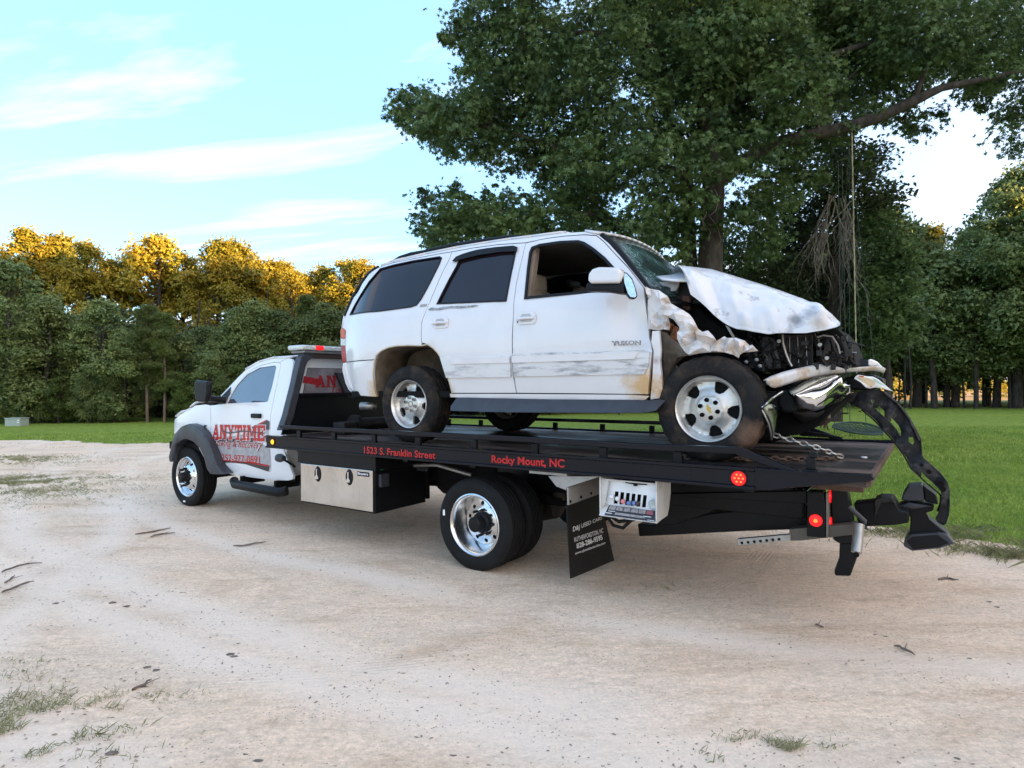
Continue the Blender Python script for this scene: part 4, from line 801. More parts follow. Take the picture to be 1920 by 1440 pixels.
tag(bcl.build('dirt_clods', stickm), 'dark clods and pine bark lumps lying on the sand', 'clods', kind='stuff')
# =========================================================== TOW TRUCK (vehicle frame: rear axle at x 0, nose to +x, picture side +y)
TR = thing('tow_truck', 'white flatbed tow truck with black bed and red lettering carrying the wrecked car', 'tow truck', frame='veh')
def cabw(x, z): return hdz(z, [(.4, .95), (.6, 1.0), (1.0, 1.03), (1.42, 1.0), (1.97, .80), (2.1, .70)]) - (max(0, x-4.9)/.75)**2*.10
CY = 0.0
# --- cab skin
door_o = [z1(*p) for p in [(378, 560), (440, 552), (500, 540), (560, 430), (640, 330), (700, 285), (760, 258), (850, 238), (895, 236), (905, 255), (880, 380), (845, 545), (828, 640), (822, 760), (826, 900), (832, 1030), (826, 1056), (640, 1000), (560, 990), (430, 990), (405, 920), (385, 840)]]
winh = [z1(*p) for p in [(500, 545), (545, 460), (575, 410), (650, 330), (745, 278), (862, 262), (870, 275), (838, 420), (805, 530), (790, 535), (650, 538)]]
panel('door', door_o, truckw, TR, cabw, .03, holes=[winh], step=.12, mirror=CY)
wb_ = [z1(*p) for p in [(500, 545), (545, 460), (575, 410), (650, 330), (745, 278), (862, 262), (870, 275), (838, 420), (805, 530), (790, 535), (650, 538)]]
panel('side_window', wb_, truckg, TR, cabw, .006, gap=-.004, step=.2, dy=-.014, mirror=CY, edge=0)
hood_o = [z1(*p) for p in [(108, 665), (135, 640), (162, 622), (220, 592), (262, 560), (340, 552), (378, 560), (385, 840), (400, 920), (425, 990), (330, 960), (285, 870), (240, 825), (190, 800), (150, 812), (112, 850), (104, 760), (104, 700)]]
panel('fender', hood_o, truckw, TR, cabw, .03, step=.1, mirror=CY)
sill = [z1(*p) for p in [(430, 990), (560, 990), (640, 1000), (826, 1056), (832, 1030), (826, 900), (822, 760), (828, 640), (845, 545), (880, 380), (905, 255), (895, 236), (935, 214), (965, 205), (985, 212), (1000, 240), (985, 330), (950, 560), (925, 760), (925, 890), (985, 1050), (1000, 1090), (992, 1118), (960, 1126), (860, 1124), (700, 1105), (560, 1086), (460, 1062)]]
panel('cab_side', sill, truckw, TR, cabw, .03, step=.1, mirror=CY)
roofl = [z1(*p) for p in [(455, 485), (540, 395), (640, 295), (700, 255), (745, 236), (800, 218), (850, 207), (935, 202), (965, 205), (935, 214), (895, 236), (850, 238), (760, 258), (700, 285), (640, 330), (560, 430), (500, 540), (440, 552), (440, 520)]]
panel('roof_pillar', roofl, truckw, TR, cabw, .03, gap=.002, step=.1, mirror=CY)
rl = [on_surf(*z1(a, c_), cabw) for a, c_ in [(965, 207), (850, 207), (745, 236), (640, 295)]]
b = B(); prof = []
for (x, z) in rl:
    yb = cabw(x, z); prof.append([(x, yb*math.cos(t)/1.0 if 0 else yb*q, z+.05*(1-q*q)) for q in np.linspace(-1, 1, 13) for t in (0,)])
for i in range(len(prof)-1):
    for j in range(12): b.add([prof[i][j], prof[i][j+1], prof[i+1][j+1], prof[i+1][j]], [(0, 1, 2, 3)])
b.build('roof', truckw, TR, smooth=50, solid=.02)
x0, z0 = rl[-1]; x1_, z1_ = on_surf(*z1(455, 485), cabw)
b = B(); b.strip([(x0, q*.80, z0+.04*(1-q*q)) for q in np.linspace(-1, 1, 9)], [(x1_+.15*(1-q*q), q*.93, z1_+.01) for q in np.linspace(-1, 1, 9)], nu=13, nv=5); b.build('windshield', truckg, TR, smooth=40, solid=.01)
hx = [on_surf(*z1(a, c_), cabw) for a, c_ in [(440, 545), (340, 545), (262, 552), (220, 586), (160, 618), (110, 656)]]
b = B(); rows = [[(x, q*(cabw(x, z)-.01), z+.015+.11*(1-abs(q)**2.2)*(1 if k < 4 else .6)) for q in np.linspace(-1, 1, 15)] for k, (x, z) in enumerate(hx)]
for i in range(len(rows)-1):
    for j in range(14): b.add([rows[i][j], rows[i][j+1], rows[i+1][j+1], rows[i+1][j]], [(0, 1, 2, 3)])
b.build('hood', truckw, TR, smooth=50, solid=.02)
xf = hx[-1][0]; b = B(); b.box(xf-.08, xf+.01, -.85, .85, .72, 1.24); b.build('front_panel', truckw, TR, bevel=.03)
b = B(); b.box(xf, xf+.05, -.55, .55, .78, 1.18); b.build('grille', blackpl, TR, bevel=.02)
for zq in (.85, .95, 1.05): b = B(); b.box(xf+.045, xf+.062, -.5, .5, zq, zq+.03); b.build('grille_bar', chrome, TR)
for s in (-1, 1): b = B(); b.box(xf-.05, xf+.035, s*.58, s*.84, .92, 1.14); b.build('headlight', clearl, TR, bevel=.03)
b = B(); b.box(xf+.0, xf+.10, -.84, .84, .45, .68); b.build('front_bumper', chrome, TR, bevel=.05)
# rear wall of the cab
XR = on_surf(*z1(985, 400), cabw)[0]-.01
b = B(); P = [(cabw(0, z)-.02, z) for z in (.52, .8, 1.0, 1.42, 1.9)]; P = P+[(.70, 1.985), (0, 2.01)]; P = P+[(-y, z) for y, z in reversed(P[:-1])]
b.prism([(XR, y, z) for y, z in P], (.03, 0, 0)); b.build('cab_rear_wall', truckw, TR, bevel=.01)
b = B(); b.prism([(XR-.002, y, z) for y, z in [(.80, 1.40), (.70, 1.84), (-.70, 1.84), (-.80, 1.40)]], (-.012, 0, 0)); rw = b.build('rear_window', tintg, TR)
b = B(); b.box(XR-.03, XR-.004, -.16, .16, 1.86, 1.95); b.build('brake_light', redplastic, TR, bevel=.01)
# perforated print over the rear window
b = B(); b.prism([(XR-.0155, y, z) for y, z in [(.795, 1.402), (.705, 1.835), (-.705, 1.835), (-.795, 1.402)]], (-.002, 0, 0)); b.build('window_print', mat('grey_window_print', (.22, .20, .22), .35, var=.4, vs=5), rw)
def rw_map(y0, z0, w_, h_): return lambda a, c_: Vector((XR-.020, y0-a, z0+c_))
for (poly) in ([(.76, 1.74), (.52, 1.70), (.52, 1.62), (.78, 1.66)], [(.79, 1.42), (.25, 1.455), (.25, 1.42), (.79, 1.405)]):
    b = B(); b.prism([(XR-.0176, y, z) for y, z in poly], (-.001, 0, 0)); b.build('print_stripe', darkred, rw)
V2, F2 = slabtext('ANYTIME', .02); lettering('lettering', '', rw, darkred, rw_map(.60, 1.60, 1, 1), 1.12, .15, V2=V2, F2=F2, lift=(-1, 0, 0))
lettering('lettering', 'Towing', rw, darkred, rw_map(.36, 1.50, 1, 1), .42, .11, offset=.01, shear=.4)
lettering('lettering', '252-977-0891', rw, darkred, rw_map(.26, 1.415, 1, 1), .75, .065, offset=.012)
# door graphics
def dpt(a, c_): x, z = on_surf(*z1(a, c_), cabw); return Vector((x, cabw(x, z)+.0035, z))
def dquad(pts, m, name='print', lift=0):
    b = B(); P = [dpt(*p)+Vector((0, lift, 0)) for p in pts]; b.prism(P, (0, -.001, 0)); return b.build(name, m, TR)
dquad([(385, 800), (560, 790), (815, 740), (822, 900), (828, 1030), (800, 1050), (640, 1000), (560, 985), (430, 985), (405, 920)], gryprint, 'door_print')
dquad([(690, 722), (800, 668), (822, 680), (820, 742), (700, 745)], mat('near_black_print', (.03, .03, .035), .35), 'door_print', .001)
dquad([(740, 698), (802, 668), (800, 678), (745, 712)], redtxt, 'door_print', .002)
dquad([(388, 800), (560, 812), (815, 800), (815, 835), (540, 835), (390, 832)], mat('near_black_print', (.03, .03, .035), .35), 'door_print', .001)
dquad([(430, 985), (560, 985), (640, 1000), (800, 1052), (815, 1056), (826, 1010), (640, 990), (430, 968)], mat('near_black_print', (.03, .03, .035), .35), 'door_print', .001)
dquad([(430, 972), (560, 974), (700, 1000), (818, 1020), (818, 1008), (700, 985)], redtxt, 'door_print', .0015)
fm = quadmap(dpt(392, 815), dpt(795, 835), dpt(398, 700), dpt(800, 705), 1, 1)
NV = Vector((0, 1, 0)); V2, F2 = slabtext('ANYTIME', .085); lettering('lettering_outline', '', TR, whtxt, lambda a, c_: fm(a, c_)+NV*.0030, 1, 1, V2=V2, F2=F2, lift=(0, 1, 0))
V2, F2 = slabtext('ANYTIME', .035); lettering('lettering', '', TR, redtxt, lambda a, c_: fm(.01+a*.98, .03+c_*.94)+NV*.0065, 1, 1, V2=V2, F2=F2, lift=(0, 1, 0))
dquad([(470, 745), (520, 762), (640, 748), (790, 768), (790, 772), (640, 756), (520, 772), (470, 752)], mat('near_black_print', (.03, .03, .035), .35), 'door_print', .0105)
fm2 = quadmap(dpt(415, 880), dpt(765, 905), dpt(415, 812), dpt(780, 822), 1, 1)
lettering('lettering_outline', 'Towing & Recovery', TR, whtxt, lambda a, c_: fm2(a, c_)+NV*.003, 1, 1, offset=.05, shear=.35)
lettering('lettering', 'Towing & Recovery', TR, darkred, lambda a, c_: fm2(a, c_)+NV*.005, 1, 1, offset=.012, shear=.35)
fm3 = quadmap(dpt(468, 975), dpt(752, 995), dpt(468, 925), dpt(752, 942), 1, 1)
lettering('lettering_outline', '252-977-0891', TR, whtxt, lambda a, c_: fm3(a, c_)+NV*.003, 1, 1, offset=.05)
lettering('lettering', '252-977-0891', TR, redtxt, lambda a, c_: fm3(a, c_)+NV*.005, 1, 1, offset=.02)
dquad([(332, 708), (352, 708), (352, 718), (344, 718), (344, 728), (354, 728), (354, 738), (332, 738)], blktxt, 'badge', .002); dquad([(322, 742), (368, 744), (368, 754), (322, 752)], blktxt, 'badge', .002)
hd = dpt(730, 637); b = B(); b.box(hd.x-.09, hd.x+.09, hd.y-.01, hd.y+.035, hd.z-.03, hd.z+.025); b.build('door_handle', blackpl, TR, bevel=.012)
# black mirror, pillar patch, steering wheel hump
m0 = U(*z1(300, 450), 1, 1.33); b = B(); b.prism([U(*z1(a, c_), 1, 1.36) for a, c_ in [(250, 385), (262, 373), (345, 378), (356, 392), (352, 480), (340, 538), (275, 535), (255, 515)]], (0, -.07, 0)); mir = b.build('mirror', blackpl, TR, bevel=.025)
b = B(); b.tube([U(*z1(345, 505), 1, 1.28), U(*z1(420, 515), 1, 1.12), U(*z1(490, 520), 1, 1.02)], [.045, .04, .05], 8); b.build('mirror_arm', blackpl, TR, smooth=50)
b = B(); b.box(m0.x+.02, m0.x+.09, -1.36, -1.15, m0.z-.16, m0.z+.19); b.build('mirror', blackpl, TR, bevel=.03)
dquad([(440, 552), (455, 500), (535, 420), (530, 470), (490, 548)], blackpl, 'mirror_base', .002)
b = B(); b.lathe([(.17, -.012), (.185, 0), (.17, .012), (.155, 0)], (U(*z1(760, 520), 1, .62)+Vector((.1, -.1, -.06))), 'x', 24, close=True); b.build('steering_wheel', blackpl, TR, smooth=60)
# fender flare
def flare(s):
    pts_o = [(66, 985), (70, 900), (80, 850), (100, 780), (150, 722), (215, 698), (270, 718), (322, 768), (362, 840), (388, 920), (420, 1010), (460, 1060), (480, 1078), (400, 1080), (372, 1076), (345, 1035), (322, 950), (288, 878), (240, 832), (190, 812), (150, 822), (112, 858), (95, 920), (84, 985)]
    V2, fs = cdt([(p.x, p.z) for p in [U(*z1(a, c_), 1, 1.13) for a, c_ in pts_o]], step=.07); b = B()
    shell(b, V2, fs, lambda x, z: 1.135, .13, to3=lambda x, y, z: (x, s*y, z), edge=.015); b.build('fender_flare', greypl, TR, smooth=35, bevel=.01)
flare(1); flare(-1)
b = B(); b.box(4.55, 5.6, -1.0, 1.0, .75, .85); b.build('wheel_well', dark, TR)
for s in (-1, 1):
    b = B(); b.tube([(4.0, s*1.0, .43), (3.9, s*1.05, .40), (3.0, s*1.05, .38), (2.92, s*1.0, .40)], .055, 10); b.build('running_board', blackpl, TR, smooth=50)
    for xq in (3.1, 3.8): b = B(); b.box(xq, xq+.04, s*.7, s*1.02, .40, .5); b.build('step_bracket', dark, TR)
b = B(); b.box(2.86, 5.45, -.93, .93, .50, .56); b.build('cab_floor', dark, TR)
b = B(); b.box(2.95, 3.5, -.8, .8, .56, 1.05); b.build('bench_seat', headl, TR, bevel=.05)
# --- chassis
for s in (-1, 1): b = B(); b.box(-2.5, 5.55, s*.36, s*.43, .60, .82); b.build('chassis_rail', blackp, TR, bevel=.006)
for s in (-1, 1): b = B(); b.box(-2.45, 2.8, s*.40, s*.50, .83, .935); b.build('subframe_rail', blackp, TR, bevel=.006)
for xq in (-2.3, -1.5, -.8, 0, .8, 1.6, 2.4): b = B(); b.box(xq-.03, xq+.03, -1.22, 1.22, .90, .985); b.build('cross_member', blackp, TR)
b = B(); b.tube([(0, -.85, .405), (0, .85, .405)], .07, 12); b.lathe([(.001, -.2), (.15, -.15), (.19, 0), (.15, .15), (.001, .2)], (0, 0, .405), 'x', 14); b.build('rear_axle', darkrust, TR, smooth=50)
b = B(); b.tube([(.15, 0, .42), (3, 0, .55)], .045, 10); b.build('drive_shaft', darkrust, TR, smooth=50)
b = B(); b.tube([(5.07, -.85, .38), (5.07, .85, .38)], .05, 10); b.build('front_axle', darkrust, TR, smooth=50)
for s in (-1, 1):
    for k in range(4): b = B(); b.box(-.62+.08*k, .62-.08*k, s*.46, s*.53, .50+.022*k, .518+.022*k); b.build('leaf_spring', dark, TR)
b = B(); b.tube([(.55, .2, .60), (1.15, .2, .60)], .19, 18); b.build('air_tank', blackp, TR, smooth=50, bevel=.01)
b = B(); b.box(1.25, 2.5, -.34, .34, .50, .80); b.build('gearbox', dark, TR, bevel=.03)
# --- wheels
def lug(b, c, r, d, k, n, s, th=.03): 
    for i in range(n):
        a = 2*math.pi*i/n+k; p = Vector(c)+Vector((math.cos(a)*r, 0, math.sin(a)*r)); b.tube([p, p+Vector((0, s*th, 0))], d, 8)
def disc_face(b, R, holes, depth, s, c, th=.012, step=.03):
    outl = [(math.cos(t)*R, math.sin(t)*R) for t in np.linspace(0, 2*math.pi, 49)[:-1]]; V2, fs = cdt(outl, holes, step); c = Vector(c)
    shell(b, V2, fs, lambda x, z: depth(math.hypot(x, z), math.atan2(z, x)), th, to3=lambda x, y, z: (c.x+x, c.y+s*y, c.z+z), edge=0)
def truck_wheel(x, y, s, kind, parent=TR):
    w_ = link(bpy.data.objects.new('wheel', None)); w_.parent = parent; OFF[w_.name] = Vector()
    c = (x, y, .40); R = .403; tw = .115
    prof = [(.262, -tw*.85), (.30, -tw*1.02), (.36, -tw*1.05), (.388, -tw*.93), (.401, -tw*.80)]
    for g in (-.55, -.18, .18, .55): prof += [(.403, tw*(g-.085)), (.390, tw*(g-.055)), (.390, tw*(g+.055)), (.403, tw*(g+.085))]
    prof += [(.401, tw*.80), (.388, tw*.93), (.36, tw*1.05), (.30, tw*1.02), (.262, tw*.85)]
    b = B(); b.lathe(prof, c, 'y', 72, s); b.build('tyre', rubber, w_, smooth=30)
    if kind == 'deep':
        b = B(); b.lathe([(.262, tw*.80), (.272, tw*.92), (.262, tw*.96), (.248, tw*.86), (.238, tw*.55), (.225, .02), (.205, -.045), (.20, -.06), (.25, -tw*.9)], c, 'y', 56, s)
        holes = [[(math.cos(a)*.165+math.cos(t)*.019, math.sin(a)*.165+math.sin(t)*.019) for t in np.linspace(0, 6.283, 11)[:-1]] for a in [2*math.pi*k/10+.2 for k in range(10)]]
        disc_face(b, .208, holes, lambda r, a: -.055+.028*math.exp(-((r-.10)/.05)**2), s, c); b.build('rim', polish, w_, smooth=40)
        b = B(); b.lathe([(.001, .115), (.055, .112), (.066, .10), (.068, .02), (.092, .005), (.095, -.03)], c, 'y', 28, s); b.build('hub', blackpl, w_, smooth=35)
        b = B(); lug(b, Vector(c)+Vector((0, s*-.03, 0)), .112, .013, .1, 8, s, .045); b.build('lug_nuts', blackpl, w_, smooth=40)
        b = B(); a = math.radians(160); p = Vector(c)+Vector((.325, s*tw*1.052, .075)); 
        b.prism([p+Vector(q) for q in [(.012, 0, -.028), (-.012, 0, -.024), (-.010, 0, .026), (.012, 0, .024)]], (0, s*.002, 0)); b.build('sticker', whtxt, w_)
    elif kind == 'front':
        b = B(); b.lathe([(.262, tw*.80), (.272, tw*.92), (.262, tw*.96), (.250, tw*.86), (.243, tw*.70), (.25, 0), (.25, -tw*.9)], c, 'y', 56, s)
        holes = [[(math.cos(a)*.182+math.cos(t)*.022, math.sin(a)*.182+math.sin(t)*.022) for t in np.linspace(0, 6.283, 11)[:-1]] for a in [2*math.pi*k/10+.1 for k in range(10)]]
        disc_face(b, .246, holes, lambda r, a: .03+.085*math.exp(-((r-.12)/.07)**2), s, c); b.build('rim', chrome, w_, smooth=40)
        b = B(); b.lathe([(.001, .20), (.05, .195), (.062, .18), (.068, .12), (.09, .10), (.10, .10)], c, 'y', 28, s); b.build('hub', blackpl, w_, smooth=35)
        b = B(); lug(b, Vector(c)+Vector((0, s*.10, 0)), .115, .016, .1, 8, s, .055); b.build('lug_nuts', blackpl, w_, smooth=40)
        b = B(); p = Vector(c)+Vector((.03, s*tw*1.052, -.335)); b.prism([p+Vector(q) for q in [(-.028, 0, -.01), (.028, 0, -.012), (.028, 0, .012), (-.028, 0, .012)]], (0, s*.002, 0)); b.build('sticker', whtxt, w_)
    else:
        b = B(); b.lathe([(.262, tw*.9), (.23, .05), (.2, .02), (.001, .02), (.001, -.02), (.25, -tw*.9)], c, 'y', 40, s); b.build('rim', galv, w_, smooth=40)
    return w_
truck_wheel(0, 1.10, 1, 'deep'); truck_wheel(0, .80, 1, 'plain'); truck_wheel(0, -1.10, -1, 'deep'); truck_wheel(0, -.80, -1, 'plain'); truck_wheel(5.071, .935, 1, 'front'); truck_wheel(5.071, -.935, -1, 'front')
# --- bed
YB = 1.295; DZ = 1.052
dp = mat('worn_deck_steel', (.022, .020, .021), .33, .2, var=.4, vs=3, bump=.5, bs=26, dirt=((.15, .095, .070), 1.6, .43, .62, .75, (.6, 2.2, 1)))
def dp_plates():
    xs = [-2.98, -2.0, -1.0, 0, 1.0, 2.0, 2.86]; ys = [-1.24, -.42, .42, 1.24]
    for i in range(6):
        for j in range(3): b = B(); b.box(xs[i]+.002, xs[i+1]-.002, ys[j]+.002, ys[j+1]-.002, .99, DZ); b.build('deck_plate', dp, TR, bevel=.003)
dp_plates()
def rail(s):
    b = B(); prof = [(YB-.05, .932), (YB+.012, .932), (YB+.012, .950), (YB-.004, .956), (YB-.004, 1.045), (YB+.012, 1.052), (YB+.012, 1.070), (YB-.05, 1.070)]
    xe = U(1415, 900, 1, YB)[0]; b.prism([(2.875, s*y, z) for y, z in prof], (xe-2.875, 0, 0)); r = b.build('side_rail', railp, TR)
    tl = [(1415, 877), (1500, 884), (1600, 889), (1634, 890), (1640, 899), (1630, 903), (1560, 909), (1490, 914), (1440, 919), (1415, 919)]
    b = B(); P = [U(*p, 1, YB) for p in tl]; b.prism([(p.x, s*(YB-.002), p.z) for p in P], (0, -s*.05, 0)); b.build('tail_rail', railp, TR, bevel=.004)
    b = B(); b.prism([(p.x, s*(YB+.008), p.z) for p in [U(*q, 1, YB) for q in [(1415, 877.5), (1500, 884.5), (1600, 889.5), (1634, 890.5), (1634, 893), (1600, 892.5), (1500, 888), (1415, 881)]]], (0, -s*.01, 0)); b.build('tail_lip', railp, TR)
    ur = [(524, 797), (1000, 820), (1200, 832), (1380, 838), (1395, 842), (1440, 860), (1498, 884), (1475, 884), (1425, 869), (1378, 851), (1200, 842.5), (1000, 829.5), (526, 803.5)]
    b = B(); P = [U(*p, 1, 1.262) for p in ur]; b.prism([(p.x, s*1.268, p.z) for p in P], (0, -s*.045, 0)); b.build('upper_rail', railp, TR, bevel=.004)
    for px in (560, 625, 700, 783, 888, 1002, 1130, 1270):
        x = U(px, 840, 1, 1.255)[0]; b = B(); b.box(x-.03, x+.03, s*1.228, s*1.258, 1.06, 1.14); b.build('stake_post', blackp, TR, bevel=.003)
rail(1); rail(-1)
tt_ = U(1633, 891, 1, YB)[0]; b = B(); b.prism([(tt_, y, z) for y, z in [(-1.28, 1.0), (1.28, 1.0), (1.28, 1.05), (-1.28, 1.05)]], (.03, 0, 0)); b.build('tail_edge', rusty, TR, bevel=.006)
b = B(); b.box(tt_+.06, tt_+.35, -.9, 1.05, .93, .988); b.build('tail_beam', rusty, TR, bevel=.004)
# lamps on the rail
def lamp(px, py, r, m, name='marker_lamp'):
    p = U(px, py, 1, YB+.0); b = B(); b.lathe([(r*1.18, -.004), (r*1.18, .004), (r*1.0, .008)], p, 'y', 24); o = b.build(name, blackpl, TR, smooth=50); b = B(); b.lathe([(r, .004), (r*.9, .013), (.001, .016)], p, 'y', 24); b.build('lens', m, o, smooth=50); return o
lamp(512, 828.5, .028, ambl); lp = lamp(1385, 897, .048, redl)
b = B(); pc = U(1385, 897, 1, YB+.018)
for k in range(7):
    a = 2*math.pi*k/6; q = pc+Vector((math.cos(a), 0, math.sin(a)))*(.026 if k < 6 else 0); b.lathe([(.007, 0), (.001, .004)], q, 'y', 8)
b.build('led', redlc, lp)
lettering('lettering', '1523 S. Franklin Street', TR, redtxt, quadmap(U(683, 850, 1, YB-.003)+NV*.003, U(817, 861, 1, YB-.003)+NV*.003, U(683, 837, 1, YB-.003)+NV*.003, U(817, 847, 1, YB-.003)+NV*.003, 1, 1), 1, 1, offset=.022)
lettering('lettering', 'Rocky Mount, NC', TR, redtxt, quadmap(U(922, 872, 1, YB-.003)+NV*.003, U(1059, 882, 1, YB-.003)+NV*.003, U(922, 853, 1, YB-.003)+NV*.003, U(1059, 861, 1, YB-.003)+NV*.003, 1, 1), 1, 1, offset=.030)
# headboard rack
XB = 2.86
zb_ = U(600, 742, 0, XB)[2]
HBY = [U(*z1(900, 745), 0, XB).y-.02, U(*z1(990, 470), 0, XB).y-.02]
b = B(); b.prism([(XB, y, z) for y, z in [(HBY[0], 1.06), (HBY[1], zb_), (-HBY[1], zb_), (-HBY[0], 1.06)]], (.02, 0, 0)); b.build('headboard', blackp, TR, bevel=.004)
b = B(); b.box(XB-.02, XB+.03, -HBY[1], HBY[1], zb_, zb_+.035); b.build('headboard_rail', blackp, TR, bevel=.005)
for s in (-1, 1):
    cen = [z1(912, 745), z1(950, 640), z1(1000, 440), z1(1040, 270), z1(1055, 222), z1(1085, 188), z1(1120, 178)]
    b = B(); P = [U(*p, 0, XB+.03) for p in cen]
    A = [(p.y+.05, p.z) for p in P]; Bq = [(p.y-.05, p.z) for p in P]
    poly = [(XB-.04, s*y, z) for y, z in [(q[0]+(-.0 if i < 4 else 0), q[1]+(0 if i < 4 else .02*(i-3))) for i, q in enumerate(A)]] + [(XB-.04, s*y, z) for y, z in reversed([(q[0]-(0 if i < 5 else .0), q[1]-(0 if i < 4 else .015*(i-3))) for i, q in enumerate(Bq)])]
    b.prism(poly, (.10, 0, 0)); b.build('rack_upright', greypl, TR, bevel=.008)
    b = B(); q0, q1 = U(*z1(1338, 315), 0, XB+.02), U(*z1(1420, 490), 0, XB+.02); b.prism([(XB, s*y, z) for y, z in [(q0.y+.05, q0.z), (q0.y-.05, q0.z), (q1.y-.07, q1.z-.03), (q1.y+.04, q1.z-.03)]], (.05, 0, 0)); b.build('rack_brace', greypl, TR, bevel=.006)
pt_ = U(*z1(1120, 178), 0, XB+.03); b = B(); b.box(XB-.04, XB+.06, -pt_.y-.02, pt_.y+.02, pt_.z-.045, pt_.z+.03); b.build('rack_crossbar', mat('brown_black_bar', (.05, .025, .018), .5), TR, bevel=.006)
lb0 = U(553, 652, 0, XB+.05); b = B(); b.box(XB-.09, XB+.20, -lb0.y, lb0.y, lb0.z-.028, lb0.z+.030); lb = b.build('light_bar', clearl, TR, bevel=.02)
b = B(); b.box(XB-.07, XB+.18, -lb0.y+.04, lb0.y-.04, lb0.z-.062, lb0.z-.031); b.build('light_bar_base', mat('dull_silver', (.25, .25, .25), .4, .5), lb, bevel=.01)
rq0, rq1 = U(592, 650, 0, XB-.09), U(607, 650, 0, XB-.09); b = B(); b.box(XB-.096, XB-.05, rq1.y, rq0.y, lb0.z-.022, lb0.z+.028); b.build('red_flasher', redl, lb, bevel=.006)
b = B(); b.box(XB-.096, XB-.05, -rq0.y, -rq1.y, lb0.z-.022, lb0.z+.028); b.build('red_flasher', redl, lb, bevel=.006)
for yq in np.linspace(-.9*lb0.y, .9*lb0.y, 12):
    b = B(); b.box(XB-.0935, XB-.0905, yq-.045, yq+.045, lb0.z-.02, lb0.z+.02); b.build('lens_cell', clearl, lb)
# winch parts by the headboard
b = B(); b.tube([(2.35, -.45, 1.16), (2.35, .45, 1.16)], .075, 14); b.build('winch_drum', darkrust, TR, smooth=50)
for yq in (-.47, .47): b = B(); b.lathe([(.001, -.03), (.11, -.03), (.11, .03), (.001, .03)], (2.35, yq, 1.165), 'y', 18); b.build('winch_flange', darkrust, TR, smooth=40)
b = B(); b.box(2.25, 2.45, .52, .72, 1.055, 1.2); b.build('winch_motor', darkrust, TR, bevel=.02)
# rail through toolbox level
b = B(); b.box(1.16, 2.36, .5, 1.26, .795, .93); b.build('toolbox_mount', blackp, TR, bevel=.006)
TBX = [U(564, 868.5, 1, 1.25)[0], U(698.5, 882.4, 1, 1.25)[0]]
b = B(); b.box(TBX[1]-.02, TBX[0]+.02, .515, 1.235, .365, .80); tb = b.build('toolbox', blackp, TR, bevel=.006)
scratch = mat('polished_steel_door', (.66, .64, .60), .13, 1, var=.1, vs=4, bump=.12, bs=3, dirt=((.35, .30, .24), 7, .55, .8, .35, (1, 1, .3)))
b = B(); b.box(TBX[1], TBX[0], 1.238, 1.252, .384, .787); td_ = b.build('toolbox_door', scratch, TR, bevel=.004)
for (px, py) in ((596, 887), (655, 893)):
    p = U(px, py, 1, 1.253); b = B(); b.lathe([(.001, .008), (.048, .008), (.055, 0)], (p.x, 1.252, p.z), 'y', 20); b.v = [(v[0], v[1], p.z+(v[2]-p.z)*1.5-.01) for v in b.v]; o = b.build('latch', blackpl, td_, smooth=40)
    b = B(); b.prism([(p.x+a, 1.262, p.z+c_) for a, c_ in [(-.010, .045), (.010, .045), (.008, -.015), (.028, -.045), (.015, -.06), (-.02, -.06), (-.03, -.045), (-.008, -.015)]], (0, .01, 0)); b.build('latch_handle', chrome, td_)
p = U(681, 889, 1, 1.253); b = B(); b.box(p.x-.085, p.x+.085, 1.252, 1.256, p.z-.022, p.z+.022); o = b.build('badge', blktxt, td_); lettering('lettering', 'Buyers', td_, whtxt, quadmap((p.x+.075, 1.2575, p.z-.015), (p.x-.075, 1.2575, p.z-.015), (p.x+.075, 1.2575, p.z+.015), (p.x-.075, 1.2575, p.z+.015), 1, 1), 1, 1, offset=.03)
for px, py in ((569, 873), (569, 894), (693, 887), (693, 905)): p = U(px, py, 1, 1.253); b = B(); b.lathe([(.007, 0), (.001, .004)], (p.x, 1.2525, p.z), 'y', 8); b.build('rivet', chrome, td_)
b = B(); p = U(715, 877, 0, TBX[1]-.03); b.lathe([(.001, -.012), (.026, -.012), (.026, 0)], p, 'x', 16); b.build('green_cap', mat('green_plastic', (.01, .16, .07), .4), TR, smooth=40)
b = B(); b.box(TBX[1]-.17, TBX[1]-.02, .62, .66, .72, .76); b.box(TBX[1]-.06, TBX[1]-.022, 1.08, 1.2, .62, .75); b.build('hose_bracket', greypl, TR, bevel=.01)
b = B(); b.tube([(TBX[1]-.03, .7, .78), (.9, .66, .80), (.5, .6, .72)], .02, 8); b.build('hydraulic_pipe', galv, TR, smooth=50)
for yq in (.48, .52): pass
b = B(); b.box(.3, 1.1, -.3, .45, .50, .90); b.build('fuel_tank', dark, TR, bevel=.03)
b = B(); b.box(TBX[1]-.04, TBX[0], .47, .51, .40, .80); b.build('box_back', dark, TR)
# lamp with cable by the cab corner
b = B(); p = U(*z1(905, 955), 1, 1.12); b.lathe([(.001, .06), (.045, .05), (.05, 0), (.03, -.06), (.001, -.07)], p, 'x', 16); b.build('work_lamp', greypl, TR, smooth=50)
b = B(); b.tube([p, U(*z1(960, 985), 1, 1.05), U(*z1(1010, 1020), 1, .9)], .014, 6); b.build('lamp_cable', blackpl, TR, smooth=50)
